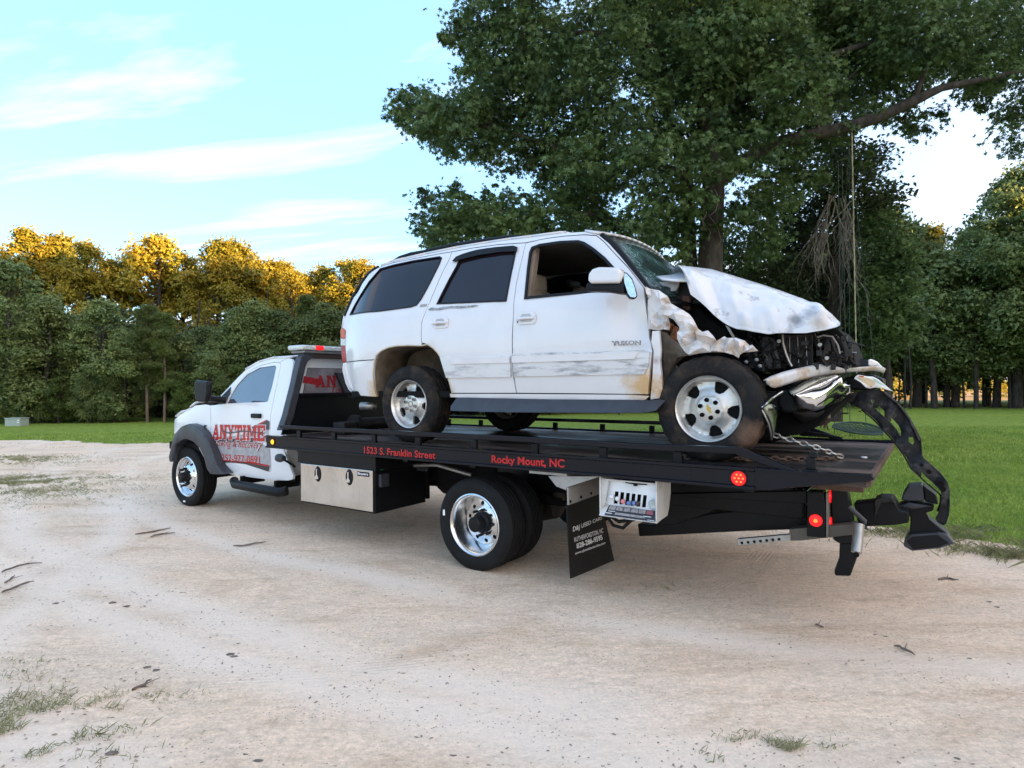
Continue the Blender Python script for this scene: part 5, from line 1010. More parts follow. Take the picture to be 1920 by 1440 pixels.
# mud flap and its bracket
XF = -.965
def fl(px, py): q = U(px, py, 0, XF); return (q.y, q.z)
b = B(); b.prism([(XF, *fl(*p)) for p in [(1063, 944), (1124, 921), (1131, 955), (1152, 1051), (1071, 1085)]], (.012, 0, 0)); mf = b.build('mud_flap', blackpl, TR, bevel=.002)
ML = [('D&J USED CARS', (1074, 1000), (1129, 975), (1073, 988), (1128, 968), .012, .15), ('RUTHERFORDTON, NC', (1077, 1018), (1131, 1000), (1076, 1008), (1130, 990), .01, 0), ('828-286-9595', (1081, 1029), (1130, 1012), (1080, 1019), (1128, 1002), .03, 0), ('www.djusedcarsonline.com', (1078, 1042), (1135, 1021), (1078, 1035), (1134, 1015), .01, .2)]
for s_, a, c_, d, e, of, sh in ML:
    P = [Vector((XF-.0025, *fl(*q))) for q in (a, c_, d, e)]; lettering('lettering', s_, mf, whtxt, quadmap(*P, 1, 1), 1, 1, offset=of, shear=sh)
b = B(); b.prism([(XF-.002, *fl(*p)) for p in [(1062, 914), (1124, 893), (1124, 925), (1063, 947)]], (-.014, 0, 0)); br = b.build('flap_bracket', fendg, TR, bevel=.003)
for px, py in ((1069, 940), (1089, 932), (1108, 925)): q = U(px, py, 0, XF-.018); b = B(); b.lathe([(.011, 0), (.011, -.006), (.001, -.008)], q, 'x', 8); b.build('bolt', dark, br)
tprism([(1028, 893), (1124, 893), (1124, 893.5), (1062, 914), (1061, 919), (1043, 912)], 1, 1.27, .06).build('fender_plate', fendg, TR, bevel=.003)
b = B(); b.box(XF, -.62, .66, 1.27, .905, .925); b.build('fender_top', fendg, TR)
# --- control box
CB = 1.27; cx0 = U(1124, 960, 1, CB)[0]; cx1 = U(1232, 980, 1, CB)[0]
boxw = mat('dirty_white_box', (.62, .62, .60), .45, var=.1, vs=9, dirt=((.30, .26, .21), 12, .5, .8, .6, (1, 1, 1)))
def cp(a, c_, y=CB): return U(1100+a/10.667, 880+c_/10.667, 1, y)
cb = link(bpy.data.objects.new('control_box', None)); cb.parent = TR; OFF[cb.name] = Vector()
zt_, zm, zbm = cp(800, 210)[2], cp(830, 770)[2], cp(830, 985)[2]
b = B(); b.prism([(cx1, y, z) for y, z in [(CB, cp(1420, 290)[2]), (CB, cp(1400, 1090)[2]), (1.19, U(1240, 975, 0, cx1)[2]), (1.06, U(1255, 965, 0, cx1)[2]), (1.03, U(1262, 950, 0, cx1)[2]), (.99, U(1266, 921, 0, cx1)[2]), (.99, .94), (CB, .94)]], (.012, 0, 0)); b.build('side_plate', boxw, cb, bevel=.002)
b = B(); b.prism([(cx0, y, z) for y, z in [(CB, .94), (CB, cp(245, 925)[2]), (1.06, cp(245, 925)[2]+.03), (.99, .80), (.99, .94)]], (-.012, 0, 0)); b.build('side_plate', boxw, cb, bevel=.002)
slots = []
for k in range(6):
    a0 = 565+k*113; c0 = 440+k*15; slots.append([(a0, c0), (a0+75, c0+5), (a0+50, c0+250), (a0-28, c0+245)])
fp = [(440, 225), (1400, 310), (1396, 835), (365, 700)]
V2, fs = cdt([(cp(*q, 1.215).x, cp(*q, 1.215).z) for q in fp], [[(cp(*q, 1.215).x, cp(*q, 1.215).z) for q in s_] for s_ in slots], .05)
b = B(); shell(b, V2, fs, lambda x, z: 1.215, .006, edge=0); b.build('control_panel', mat('clean_white_panel', (.72, .76, .80), .35), cb)
tprism([(1100+a/10.667, 880+c_/10.667) for a, c_ in [(285, 180), (1400, 285), (1400, 310), (440, 225), (365, 700), (275, 820)]], 1, 1.25, .02).build('box_frame', boxw, cb)
P0, P1, P2, P3 = cp(365, 705, 1.215), cp(1396, 840, 1.215), cp(1396, 1080, 1.285), cp(250, 925, 1.285)
b = B(); b.add([P0, P1, P2, P3], [(0, 1, 2, 3)]); b.build('lower_panel', boxw, cb, solid=.006)
def lq(u0, u1, v0, v1, m, nm): 
    f = lambda u, v: P0.lerp(P1, u).lerp(P3.lerp(P2, u), v)+Vector((0, .010, .006)); b = B(); b.add([f(u0, v0), f(u1, v0), f(u1, v1), f(u0, v1)], [(0, 1, 2, 3)]); b.build(nm, m, cb, solid=-.001)
lq(.10, .99, .03, .93, mat('near_black_print', (.03, .03, .035), .35), 'decal'); 
P0_, P3_ = P0, P3
for k in range(6):
    f = lambda u, v: P0.lerp(P1, u).lerp(P3.lerp(P2, u), v)+Vector((0, .0135, .008)); u0 = .13+k*.14; b = B(); b.add([f(u0, .07), f(u0+.125, .07), f(u0+.125, .42), f(u0, .42)], [(0, 1, 2, 3)]); b.build('decal', mat('red_grey_decal', (.32, .10, .11), .5) if k == 5 else mat('grey_decal', (.30, .28, .27), .5, var=.4, vs=60), cb)
f = lambda u, v: P0.lerp(P1, u).lerp(P3.lerp(P2, u), v)+Vector((0, .0135, .008))
for (u0, u1, v0, v1) in ((.14, .27, .52, .57), (.28, .82, .60, .80), (.78, .92, .58, .64), (.86, .98, .86, .90), (.11, .22, .70, .76)):
    b = B(); b.add([f(u0, v0), f(u1, v0), f(u1, v1), f(u0, v1)], [(0, 1, 2, 3)]); b.build('decal', mat('grey_decal', (.30, .28, .27), .5, var=.4, vs=60) if v1-v0 > .1 else whtxt, cb)
kn = [('white_knob', (.75, .76, .78), 495, 550, 540, 560), ('white_knob', (.75, .76, .78), 612, 590, 660, 560), ('pink_knob', (.75, .25, .25), 725, 645, 780, 590), ('blue_knob', (.12, .22, .5), 840, 680, 890, 600), ('blue_knob', (.02, .10, .38), 945, 680, 1000, 610), ('dark_knob', (.05, .03, .04), 1010, 690, 1080, 640)]
for nm, colr, a, c_, a2, c2 in kn:
    p = cp(a, c_, 1.25); q = cp(a2, c2, 1.19); b = B(); b.tube([q, p], .006, 6); le = b.build('lever', galv, cb, smooth=50)
    b = B(); b.lathe([(.001, .018), (.013, .012), (.018, 0), (.013, -.012), (.001, -.018)], p, 'y', 14); b.build('knob', mat(nm, colr, .25), cb, smooth=60)
b = B(); p = cp(1340, 700, 1.222); b.lathe([(.035, 0), (.035, .012), (.030, .016), (.001, .012)], p, 'y', 20); b.build('gauge', mat('gauge_face', (.45, .5, .52), .2, .3), cb, smooth=40)
tprism([(1100+a/10.667, 880+c_/10.667) for a, c_ in [(760, 235), (1160, 270), (1190, 315), (1000, 305), (1000, 335), (935, 335), (935, 300), (775, 275)]], 1, 1.235, .03).build('top_slot', dark, cb)
b = B(); b.box(cx1+.02, cx0-.02, 1.0, 1.05, .68, .93); b.build('valve_body', dark, cb)
for k, (pp) in enumerate([[(1138, 968), (1150, 985), (1168, 990), (1184, 975)], [(1140, 965), (1160, 978), (1190, 974)]]):
    b = B(); b.tube([U(*q, 1, 1.1+.03*k) for q in pp], .014, 8); b.build('hydraulic_hose', blackpl, TR, smooth=50)
# --- wheel lift and tail gear
tprism([(1195, 982), (1230, 985), (1330, 963), (1513, 944), (1516, 992), (1400, 996), (1198, 1006)], 1, .38, .30).build('lift_boom', blackp, TR, bevel=.01)
tprism([(1234, 938), (1310, 925), (1360, 922), (1370, 936), (1330, 962), (1265, 984), (1228, 986)], 1, .42, .04).build('lift_bracket', blackp, TR, bevel=.006)
tprism([(1240, 926), (1420, 922), (1513, 920), (1513, 945), (1400, 938), (1300, 932)], 1, .46, .9).build('tail_frame', blackp, TR, bevel=.006)
YL = .62; lbox = link(bpy.data.objects.new('tail_light_box', None)); lbox.parent = TR; OFF[lbox.name] = Vector()
tprism([(1513, 922), (1544, 922), (1548, 950), (1548, 1009), (1513, 1006)], 1, YL, .12).build('housing', blackp, lbox, bevel=.006)
p = U(1529.5, 976, 1, YL); b = B(); b.lathe([(.044, 0), (.040, .010), (.001, .014)], p, 'y', 24); o = b.build('lens', redl, lbox, smooth=50); b = B(); b.lathe([(.014, .013), (.001, .018)], p, 'y', 12); b.build('led', redlc, lbox)
xq = U(1548, 980, 1, YL)[0]-.004
b = B(); b.box(xq, xq-.008, YL-.30, YL-.002, U(1549, 1010, 0, xq)[2], U(1549, 925, 0, xq)[2]+.0); pl_ = b.build('lamp_plate', mat('dirty_grey_plate', (.22, .20, .18), .6, var=.3), lbox)
for zq_, rr in ((.80, .05), (.60, .05)): b = B(); b.lathe([(rr, 0), (rr*.9, -.008), (.001, -.012)], (xq-.009, YL-.13, zq_), 'x', 20); b.build('lens', redl, lbox, smooth=50)
tprism([(1382, 1011), (1482, 1002), (1482, 1014), (1384, 1023)], 1, .60, .05).build('perforated_bar', galv, TR, bevel=.003)
for k in range(7):
    q = U(1391+k*11.6, 1018-k*1.15, 1, .602); b = B(); b.lathe([(.011, .0), (.001, .001)], q, 'y', 10); b.build('bar_hole', dark, TR)
tprism([(1480, 992), (1600, 982), (1600, 1003), (1500, 1014), (1480, 1014)], 1, .58, .12).build('bar_sleeve', mat('dull_olive_steel', (.10, .09, .075), .6, var=.3), TR, bevel=.006)
tprism([(1556, 918), (1588, 918), (1600, 990), (1600, 1018), (1575, 1020), (1562, 1012)], 1, .50, .14).build('lift_post', blackp, TR, bevel=.008)
tprism([(1574, 1018), (1603, 1015), (1606, 1048), (1594, 1081), (1565, 1080), (1564, 1070), (1573, 1045)], 1, .48, .10).build('support_foot', blackp, TR, bevel=.012)
b = B(); b.tube([U(1611, 983, 1, .70), U(1606, 1036, 1, .78)], .033, 14); tb2 = b.build('steel_tube', galv, TR, smooth=50)
b = B(); q = U(1606, 1036, 1, .78); b.lathe([(.018, .0), (.001, .003)], q+Vector((0, .012, -.012)), 'y', 12); b.build('tube_bore', dark, tb2)
b = B(); b.tube([U(1592, 950, 1, .62), U(1622, 978, 1, .62), U(1626, 990, 1, .62), U(1600, 980, 1, .62)], .016, 8); b.build('lift_loop', greypl, TR, smooth=50)
def LP(a_, c_): return (1360+a_/3.43, 680+c_/3.43)
YK = -.12
tprism([LP(*q) for q in [(825, 905), (960, 890), (1100, 893), (1120, 950), (1180, 965), (1180, 1030), (1100, 1045), (905, 1055), (850, 1030)]], 1, YK+.22, .16).build('crossbar', blackp, TR, bevel=.01)
tprism([LP(*q) for q in [(960, 880), (1000, 866), (1075, 868), (1095, 900), (1100, 935), (1075, 900), (1000, 905), (960, 1000), (955, 900)]], 1, YK+.25, .20).build('crossbar_sleeve', darkrust, TR, bevel=.008)
for nm, pts, y_, th, m_ in (('wheel_cradle', [(1110, 915), (1190, 893), (1345, 925), (1335, 955), (1290, 965), (1315, 1010), (1430, 1100), (1475, 1165), (1380, 1195), (1200, 1212), (1145, 1180), (1150, 1150), (1185, 1090), (1190, 990), (1120, 950)], YK, .16, blackp),
        ('cradle_top', [(1140, 850), (1175, 795), (1268, 787), (1280, 893), (1180, 892), (1130, 885)], YK+.02, .20, greypl),  # top facets made grey: light on the black cradle put into the colour
        ('cradle_side', [(1270, 787), (1355, 850), (1370, 915), (1282, 893)], YK-.01, .16, blackpl),
        ('cradle_bridge', [(1110, 925), (1180, 900), (1330, 925), (1200, 945)], YK+.04, .05, greypl)):
    tprism([LP(*q) for q in pts], 1, y_, th).build(nm, m_, TR, bevel=.010)
o = tprism([LP(*q) for q in [(1155, 1140), (1190, 1105), (1370, 1095), (1430, 1108), (1475, 1165), (1380, 1195), (1200, 1212), (1148, 1178)]], 1, YK+.05, .07).build('cradle_foot', greypl, TR, bevel=.008)
tprism([LP(*q) for q in [(1165, 1150), (1200, 1120), (1365, 1108), (1440, 1160), (1370, 1186), (1210, 1202)]], 1, YK+.054, .01).build('cradle_recess', blackpl, TR)
# chains on the deck
def chain(name, pts, parent_m, label, group, link_l=.055, wr=.0075):
    P = resample(pts, max(3, int(sum((Vector(b_)-Vector(a_)).length for a_, b_ in zip(pts, pts[1:]))/(link_l*.74)))); b = B()
    for i in range(len(P)-1):
        d = (P[i+1]-P[i]).normalized(); u = Vector((0, 0, 1)) if i % 2 else Vector((0, 1, 0)); e = d.cross(u).normalized(); c = (P[i]+P[i+1])/2; ring = []
        for k in range(10): t = 2*math.pi*k/10; ring.append(c+d*math.cos(t)*link_l*.5+e*math.sin(t)*link_l*.26)
        b.tube(ring+[ring[0]], wr, 5, caps=False)
    t = link(bpy.data.objects.new(name, None)); 
    bpy.data.objects.remove(t); o = b.build(name, parent_m, None, smooth=60); o.matrix_world = VF; tag(o, label, 'chain', group); return o
chain('chain', [U(1449, 815, 1, .55)*1.0, Vector(U(1530, 838, 1, .50)), Vector(U(1580, 857, 2, DZ+.02))], galv, 'taut grey chain running from the car axle down to the deck', 'chains on the truck deck')
rngc = random.Random(2)
chain('chain', [U(1580, 857, 2, DZ+.012), U(1560, 860, 2, DZ+.012), U(1500, 861, 2, DZ+.012), U(1440, 860, 2, DZ+.012), U(1395, 862, 2, DZ+.012)], rusty, 'rusty chain lying flat across the rear of the deck', 'chains on the truck deck')
pile = []; c = U(1345, 860, 2, DZ+.015)
for k in range(26): pile.append(c+Vector((rngc.uniform(-.24, .24), rngc.uniform(-.05, .05), rngc.uniform(0, .035))))
chain('chain', pile, rusty, 'heap of rusty chain on the deck beside the front tyre', 'chains on the truck deck', .05, .007)
hk = thing('ratchet_hook', 'black ratchet hook standing on the rear of the deck', 'hook', frame='veh'); q = U(1521, 872, 1, 1.22)
b = B(); b.box(q.x-.045, q.x+.05, 1.18, 1.25, 1.055, 1.075); b.build('base', blackpl, hk, bevel=.005); b = B(); b.box(q.x-.025, q.x+.03, 1.19, 1.23, 1.075, 1.15); b.box(q.x-.035, q.x+.01, 1.185, 1.235, 1.15, 1.185); b.build('hook', blackpl, hk, bevel=.006)
cpb = U(1620, 858, 2, DZ); b = B(); b.lathe([(.022, 0), (.02, .008), (.001, .01)], cpb, 'z', 14); o = b.build('bottle_cap', whtxt, None, smooth=50); o.matrix_world = VF; tag(o, 'small white cap lying near the rear edge of the deck', 'cap')
# =========================================================== WRECKED CAR (faces -x; picture side +y)
SV = thing('wrecked_suv', 'white sport utility car with crushed front end standing on the truck bed', 'car', frame='veh', origin=SO)
SY = .03
def suw(x, z):
    h = hdz(z, [(1.30, .90), (1.45, .945), (1.56, .965), (1.72, .985), (1.95, 1.0), (2.12, .995), (2.33, .965), (2.36, .955), (2.88, .775), (2.96, .70), (3.1, .62)])
    if x > 1.45: h -= .13*min(1, (x-1.45)/.52)**2
    return SY+h
def sp(name, f, pts, m=suvw, **kw): 
    return panel(name, [f(*p) for p in pts], m, SV, suw, mirror=SY, **kw)
dark_in = dark
qwin = [z2(*p) for p in [(128, 614), (160, 545), (205, 470), (260, 385), (335, 300), (420, 275), (560, 245), (735, 218), (750, 228), (735, 270), (660, 420), (610, 510), (580, 548), (540, 562), (330, 590)]]
quarter = [z2(*p) for p in [(90, 640), (100, 615), (150, 500), (210, 400), (262, 330), (330, 290), (420, 262), (560, 234), (740, 200), (815, 188), (800, 235), (750, 330), (690, 470), (640, 590), (612, 660), (611, 800), (610, 822), (520, 821), (450, 824), (385, 836), (335, 860), (308, 885), (300, 915), (105, 932), (99, 720), (80, 700)]]
panel('quarter_panel', quarter, suvw, SV, suw, .03, holes=[qwin], step=.09, mirror=SY)
panel('quarter_window', qwin, tintg, SV, suw, .008, gap=-.006, step=.12, dy=-.012, mirror=SY, edge=0)
sp('bumper_cover', z2, [(80, 936), (105, 934), (300, 917), (290, 950), (285, 1000), (287, 1060), (291, 1110), (305, 1168), (205, 1160), (150, 1147), (120, 1122), (97, 1075), (75, 985)], th=.05, step=.08)
sp('tail_light', z2, [(66, 712), (75, 702), (97, 708), (99, 760), (104, 932), (78, 934), (70, 880)], redplastic, th=.06, step=.1, gap=.001)
sp('turn_lens', z2, [(66, 714), (75, 704), (97, 710), (98, 770), (67, 768)], orplastic, th=.02, dy=.006, step=.1, gap=.002)
sp('reverse_lens', z2, [(67, 772), (98, 774), (99, 822), (68, 820)], clearl, th=.02, dy=.006, step=.1, gap=.002)
# wheel lip
def bumpy(amp, sc, s=0): return lambda x, z: float(amp*(fbm(np.array([x*sc+31]), np.array([z*sc+7]), 3, s)[0]-.45))
rwin = [z2(*p) for p in [(715, 541), (745, 478), (800, 370), (845, 290), (870, 236), (960, 205), (1080, 180), (1252, 162), (1250, 190), (1215, 360), (1185, 522)]]
rdoor = [z2(*p) for p in [(612, 800), (613, 660), (640, 590), (692, 470), (752, 330), (802, 235), (817, 188), (960, 162), (1120, 140), (1317, 126), (1300, 190), (1252, 400), (1232, 620), (1222, 780), (1222, 870), (1230, 1030), (1252, 1142), (818, 1142), (800, 1080), (770, 980), (738, 900), (715, 868), (690, 840), (650, 812), (616, 802)]]
sp('rear_door', z2, [] or [(0, 0)]*3, holes=()) if 0 else panel('rear_door', rdoor, suvw, SV, suw, .035, holes=[rwin], step=.09, mirror=SY, relief=bumpy(.010, 1.6, 3))
panel('rear_window', rwin, tintg, SV, suw, .008, gap=-.006, step=.12, dy=-.016, mirror=SY, edge=0)
sp('window_visor', z2, [(828, 252), (855, 222), (900, 203), (1000, 175), (1120, 158), (1240, 148), (1262, 156), (1258, 186), (1150, 190), (1000, 212), (880, 242), (850, 256)], blackpl, th=.02, dy=.025, step=.08, gap=0)
fwin = [z3(*p) for p in [(155, 507), (175, 300), (190, 190), (205, 155), (260, 135), (400, 115), (520, 110), (560, 122), (620, 160), (700, 225), (760, 290), (800, 350), (790, 462), (610, 464), (400, 483)]]
fdoor = [z3(*p) for p in [(165, 128), (300, 98), (420, 82), (560, 72), (640, 78), (690, 118), (760, 195), (860, 300), (962, 432), (966, 500), (975, 620), (984, 760), (1000, 800), (1014, 858), (1000, 1040), (991, 1152), (600, 1146), (102, 1142), (85, 1040), (75, 860), (80, 620), (100, 400), (150, 180)]]
def dentd(x, z):                                            # the caved-in fold running down the front edge of the door
    p = (x, z); r = 0
    for (a, c_), R, am in ((z3(900, 620), .16, -.045), (z3(860, 560), .13, -.030), (z3(950, 740), .12, -.035), (z3(820, 680), .22, .022), (z3(960, 540), .10, .025), (z3(700, 620), .3, .012)):
        q = DC.setdefault((a, c_), on_surf(a, c_, suw)); d = math.hypot(p[0]-q[0], (p[1]-q[1])*.7)
        r += am*math.exp(-(d/R)**2)
    return r+bumpy(.006, 2.2, 8)(x, z)
DC = {}
panel('front_door', fdoor, suvw, SV, suw, .035, holes=[fwin], step=.055, mirror=SY, relief=dentd, mname='front_door')
def ring(pts, m, name, w_=.016, dy=.004):                    # dark seal round a window opening
    P = [on_surf(*p, suw) for p in pts]; H = inset_poly(P, w_); P2 = inset_poly(P, -.002); V2, fs = cdt(P2, [H], .1)
    for s in (1, -1): b = B(); shell(b, V2, fs, lambda x, z: suw(x, z)+dy, .012, edge=0, to3=(None if s > 0 else (lambda x, y, z: (x, 2*SY-y, z)))); b.build(name, m, SV, smooth=40)
ring(fwin, blackpl, 'window_seal', .022); ring(rwin, blackpl, 'window_seal', .012); ring(qwin, blackpl, 'window_seal', .010)
b = B()                                                      # far front window is shut
V2, fs = cdt([on_surf(*p, suw) for p in fwin], [], .15); shell(b, V2, fs, lambda x, z: suw(x, z)-.014, .006, to3=lambda x, y, z: (x, 2*SY-y, z), edge=0)
clearg = bpy.data.materials.new('clear_glass'); clearg.use_nodes = True; t_ = clearg.node_tree; gl = t_.nodes.new('ShaderNodeBsdfGlossy'); gl.inputs[1].default_value = .02; tr_ = t_.nodes.new('ShaderNodeBsdfTransparent'); tr_.inputs[0].default_value = (.62, .74, .74, 1); ms = t_.nodes.new('ShaderNodeMixShader'); lw = t_.nodes.new('ShaderNodeFresnel'); lw.inputs[0].default_value = 1.5
t_.links.new(lw.outputs[0], ms.inputs[0]); t_.links.new(tr_.outputs[0], ms.inputs[1]); t_.links.new(gl.outputs[0], ms.inputs[2]); t_.links.new(ms.outputs[0], t_.nodes['Material Output'].inputs[0])
b.build('front_window', clearg, SV, smooth=40)
# roof side strip, roof, rack
strip_ = [z2(330, 288), z2(420, 260), z2(560, 232), z2(740, 198), z2(817, 186), z2(960, 160), z2(1120, 138), z2(1317, 124), z3(300, 96), z3(420, 80), z3(560, 70), z3(640, 76), z3(690, 116), z3(760, 193), z3(860, 298), z3(962, 430), z3(1000, 470), z3(905, 345), z3(800, 215), z3(725, 130), z3(655, 72), z3(560, 52), z3(400, 62), z3(200, 88), z3(60, 105), z2(1060, 128), z2(860, 160), z2(640, 204), z2(500, 236), z2(400, 258)]
panel('roof_rail_panel', strip_, suvw, SV, suw, .03, step=.08, gap=.002, mirror=SY)
gut = [z2(335, 286), z2(400, 258), z2(500, 236), z2(640, 204), z2(860, 160), z2(1060, 128), z3(60, 105), z3(200, 88), z3(400, 62), z3(560, 52), z3(655, 70)]
G3 = [on_surf(*p, suw) for p in gut]; G3 = [(x, z, suw(x, z)-SY-.005) for x, z in G3]
b = B(); Rw = [[(x-.07*(1-q*q)*(1 if i > 8 else 0), SY+yb*q, z+.045*(1-abs(q)**2.5)) for q in np.linspace(-1, 1, 15)] for i, (x, z, yb) in enumerate(G3)]
for i in range(len(Rw)-1):
    for j in range(14): b.add([Rw[i][j], Rw[i][j+1], Rw[i+1][j+1], Rw[i+1][j]], [(0, 1, 2, 3)])
b.build('roof', suvw, SV, smooth=50, solid=.02)
RACK = [z2(415, 255), z2(470, 228), z2(540, 205), z2(640, 188), z2(700, 172), z2(840, 142), z2(920, 132), z2(1060, 110), z3(60, 90), z3(180, 82)]
b = B(); b.tube([U(*p, 1, SY+.60)+Vector((0, 0, .0)) for p in RACK], [.015]+[.024]*8+[.012], 8); b.build('roof_rack', blackpl, SV, smooth=50)
b = B(); b.tube([Vector((p.x, 2*SY-p.y, p.z)) for p in [U(*q, 1, SY+.60) for q in RACK]], [.015]+[.024]*8+[.012], 8); b.build('roof_rack', blackpl, SV, smooth=50)
for q in (z2(520, 205), z2(760, 158), z2(1000, 118)):
    p = U(*q, 1, SY+.60); b = B(); b.box(p.x-.03, p.x+.03, SY-.60, SY+.60, p.z-.015, p.z+.012); b.build('rack_crossbar', blackpl, SV, bevel=.005)
b = B(); rr_ = random.Random(8)
for (a, c_) in ((560, 214), (600, 206), (650, 200), (690, 190), (800, 168), (1095, 122), (1120, 118)):  # pale leaves caught under the rack
    p = U(*z2(a, c_), 1, SY+.63); b.prism([p+Vector((rr_.uniform(-.02, .02), 0, rr_.uniform(-.012, .012))) for _ in range(3)], (0, -.004, 0))
b.build('caught_leaves', mat('pale_leaf', (.6, .6, .5), .7), SV)['kind'] = 'stuff'
# windshield: cracked, slumped
WS_T = [(Rw[-1][j][0]-.01, Rw[-1][j][1], Rw[-1][j][2]-.012) for j in range(14, -1, -1)]
wb0 = on_surf(*z3(1000, 472), suw); ybb = suw(*wb0)-SY-.02
WS_B = [(wb0[0]-.16*(1-q*q), SY+ybb*q, wb0[1]+.02*(1-q*q)) for q in np.linspace(1, -1, 15)]
def glass_crack():
    m = bpy.data.materials.new('cracked_windshield'); m.use_nodes = True; t = m.node_tree; n = t.nodes; l = t.links; p = n['Principled BSDF']; p.inputs['Roughness'].default_value = .06; p.inputs['Specular IOR Level'].default_value = .8
    tcn = n.new('ShaderNodeTexCoord'); v = n.new('ShaderNodeTexVoronoi'); v.feature = 'DISTANCE_TO_EDGE'; v.inputs['Scale'].default_value = 14; l.new(tcn.outputs['Object'], v.inputs['Vector'])
    r = n.new('ShaderNodeMapRange'); r.inputs[1].default_value = 0; r.inputs[2].default_value = .035; r.inputs[3].default_value = 1; r.inputs[4].default_value = 0; l.new(v.outputs['Distance'], r.inputs[0])
    q = n.new('ShaderNodeTexNoise'); q.inputs['Scale'].default_value = 3.5; q.inputs['Detail'].default_value = 6; l.new(tcn.outputs['Object'], q.inputs['Vector']); r2 = n.new('ShaderNodeMapRange'); r2.inputs[1].default_value = .42; r2.inputs[2].default_value = .62; l.new(q.outputs[0], r2.inputs[0])
    mu = n.new('ShaderNodeMath'); mu.operation = 'MULTIPLY'; l.new(r.outputs[0], mu.inputs[0]); l.new(r2.outputs[0], mu.inputs[1])
    x = n.new('ShaderNodeMix'); x.data_type = 'RGBA'; l.new(r2.outputs[0], x.inputs[0]); x.inputs[6].default_value = (.015, .028, .03, 1); x.inputs[7].default_value = (.05, .12, .12, 1)
    y = n.new('ShaderNodeMix'); y.data_type = 'RGBA'; l.new(mu.outputs[0], y.inputs[0]); l.new(x.outputs[2], y.inputs[6]); y.inputs[7].default_value = (.45, .6, .6, 1); l.new(y.outputs[2], p.inputs['Base Color'])
    bp = n.new('ShaderNodeBump'); bp.inputs['Strength'].default_value = .8; bp.inputs['Distance'].default_value = .02; l.new(q.outputs[0], bp.inputs['Height']); l.new(bp.outputs[0], p.inputs['Normal']); return m
b = B(); b.strip(WS_T, WS_B, lambda u, v: -.02*math.sin(u*7)*math.sin(v*3.1), nu=22, nv=12, bvec=(0, 0, 1)); b.build('windshield', glass_crack(), SV, smooth=60, solid=.008)
for s in (1, -1):
    P = [on_surf(*z3(a, c_), suw) for a, c_ in [(660, 66), (730, 120), (806, 205), (912, 340), (1004, 468), (1090, 462)]]
    b = B(); b.tube([(x-.01, SY+s*(suw(x, z)-SY-.03), z-.004) for x, z in P[:5]], .022, 6); b.build('windshield_trim', blackpl, SV, smooth=50)
b = B(); b.strip([(p[0]-.0, p[1], p[2]-.01) for p in WS_B], [(p[0]-.14, p[1], p[2]-.07) for p in WS_B], nu=15, nv=3); b.build('cowl', blackpl, SV, smooth=50, solid=.02)
# rear: hatch, glass, bumper
hz = [on_surf(*z2(a, c_), suw) for a, c_ in [(330, 288), (262, 328), (205, 400), (145, 500), (95, 615), (82, 700), (80, 800), (82, 930)]]
b = B(); Hr = [[(x+.05*(1-q**4), SY+(suw(x, z)-SY-.01)*q, z) for q in np.linspace(-1, 1, 11)] for x, z in hz]
for i in range(4, len(Hr)-1):
    for j in range(10): b.add([Hr[i][j], Hr[i][j+1], Hr[i+1][j+1], Hr[i+1][j]], [(0, 1, 2, 3)])
b.build('tailgate', suvw, SV, smooth=50, solid=.03)
b = B()
for i in range(4):
    for j in range(10): b.add([Hr[i][j], Hr[i][j+1], Hr[i+1][j+1], Hr[i+1][j]], [(0, 1, 2, 3)])
b.build('back_glass', tintg, SV, smooth=50)
for s in (1, -1):
    b = B(); P = [Vector((x+.012, SY+s*(suw(x, z)-SY-.012), z)) for x, z in [on_surf(*z2(a, c_), suw) for a, c_ in [(322, 290), (300, 300), (262, 328), (230, 362), (205, 400), (175, 448), (145, 500), (118, 560), (95, 620)]]]; P = resample(P, 34)
    b.tube(P, [.016 if i % 2 else .022 for i in range(34)], 6); b.build('ribbed_trim', blackpl, SV, smooth=20)
bz = [U(*z2(a, c_), 1, .9)-Vector((.06, 0, 0)) for a, c_ in [(78, 936), (74, 985), (95, 1075), (125, 1130), (200, 1160)]]
b = B(); b.strip([(p.x, SY+.88, p.z) for p in bz], [(p.x, SY-.88, p.z) for p in bz], lambda u, v: .04*(1-(2*v-1)**4), nu=9, nv=11, bvec=(1, 0, 0)); b.build('rear_bumper', suvw, SV, smooth=50, solid=.03)
b = B(); b.box(bz[1].x+.085, bz[1].x+.095, SY-.16, SY+.16, 1.62, 1.78); b.build('rear_plate', whtxt, SV)
b = B(); P = [U(*z2(300, 1228), 1, .75), U(*z2(205, 1228), 1, .80)]; P = [P[0], P[1]]; b.tube(P, .042, 18, caps=False); ex = b.build('exhaust_pipe', galv, SV, smooth=60, solid=.004)
b = B(); b.tube([P[1].lerp(P[0], .05), P[1].lerp(P[0], .5)], .036, 16); b.build('pipe_bore', dark, ex, smooth=50)
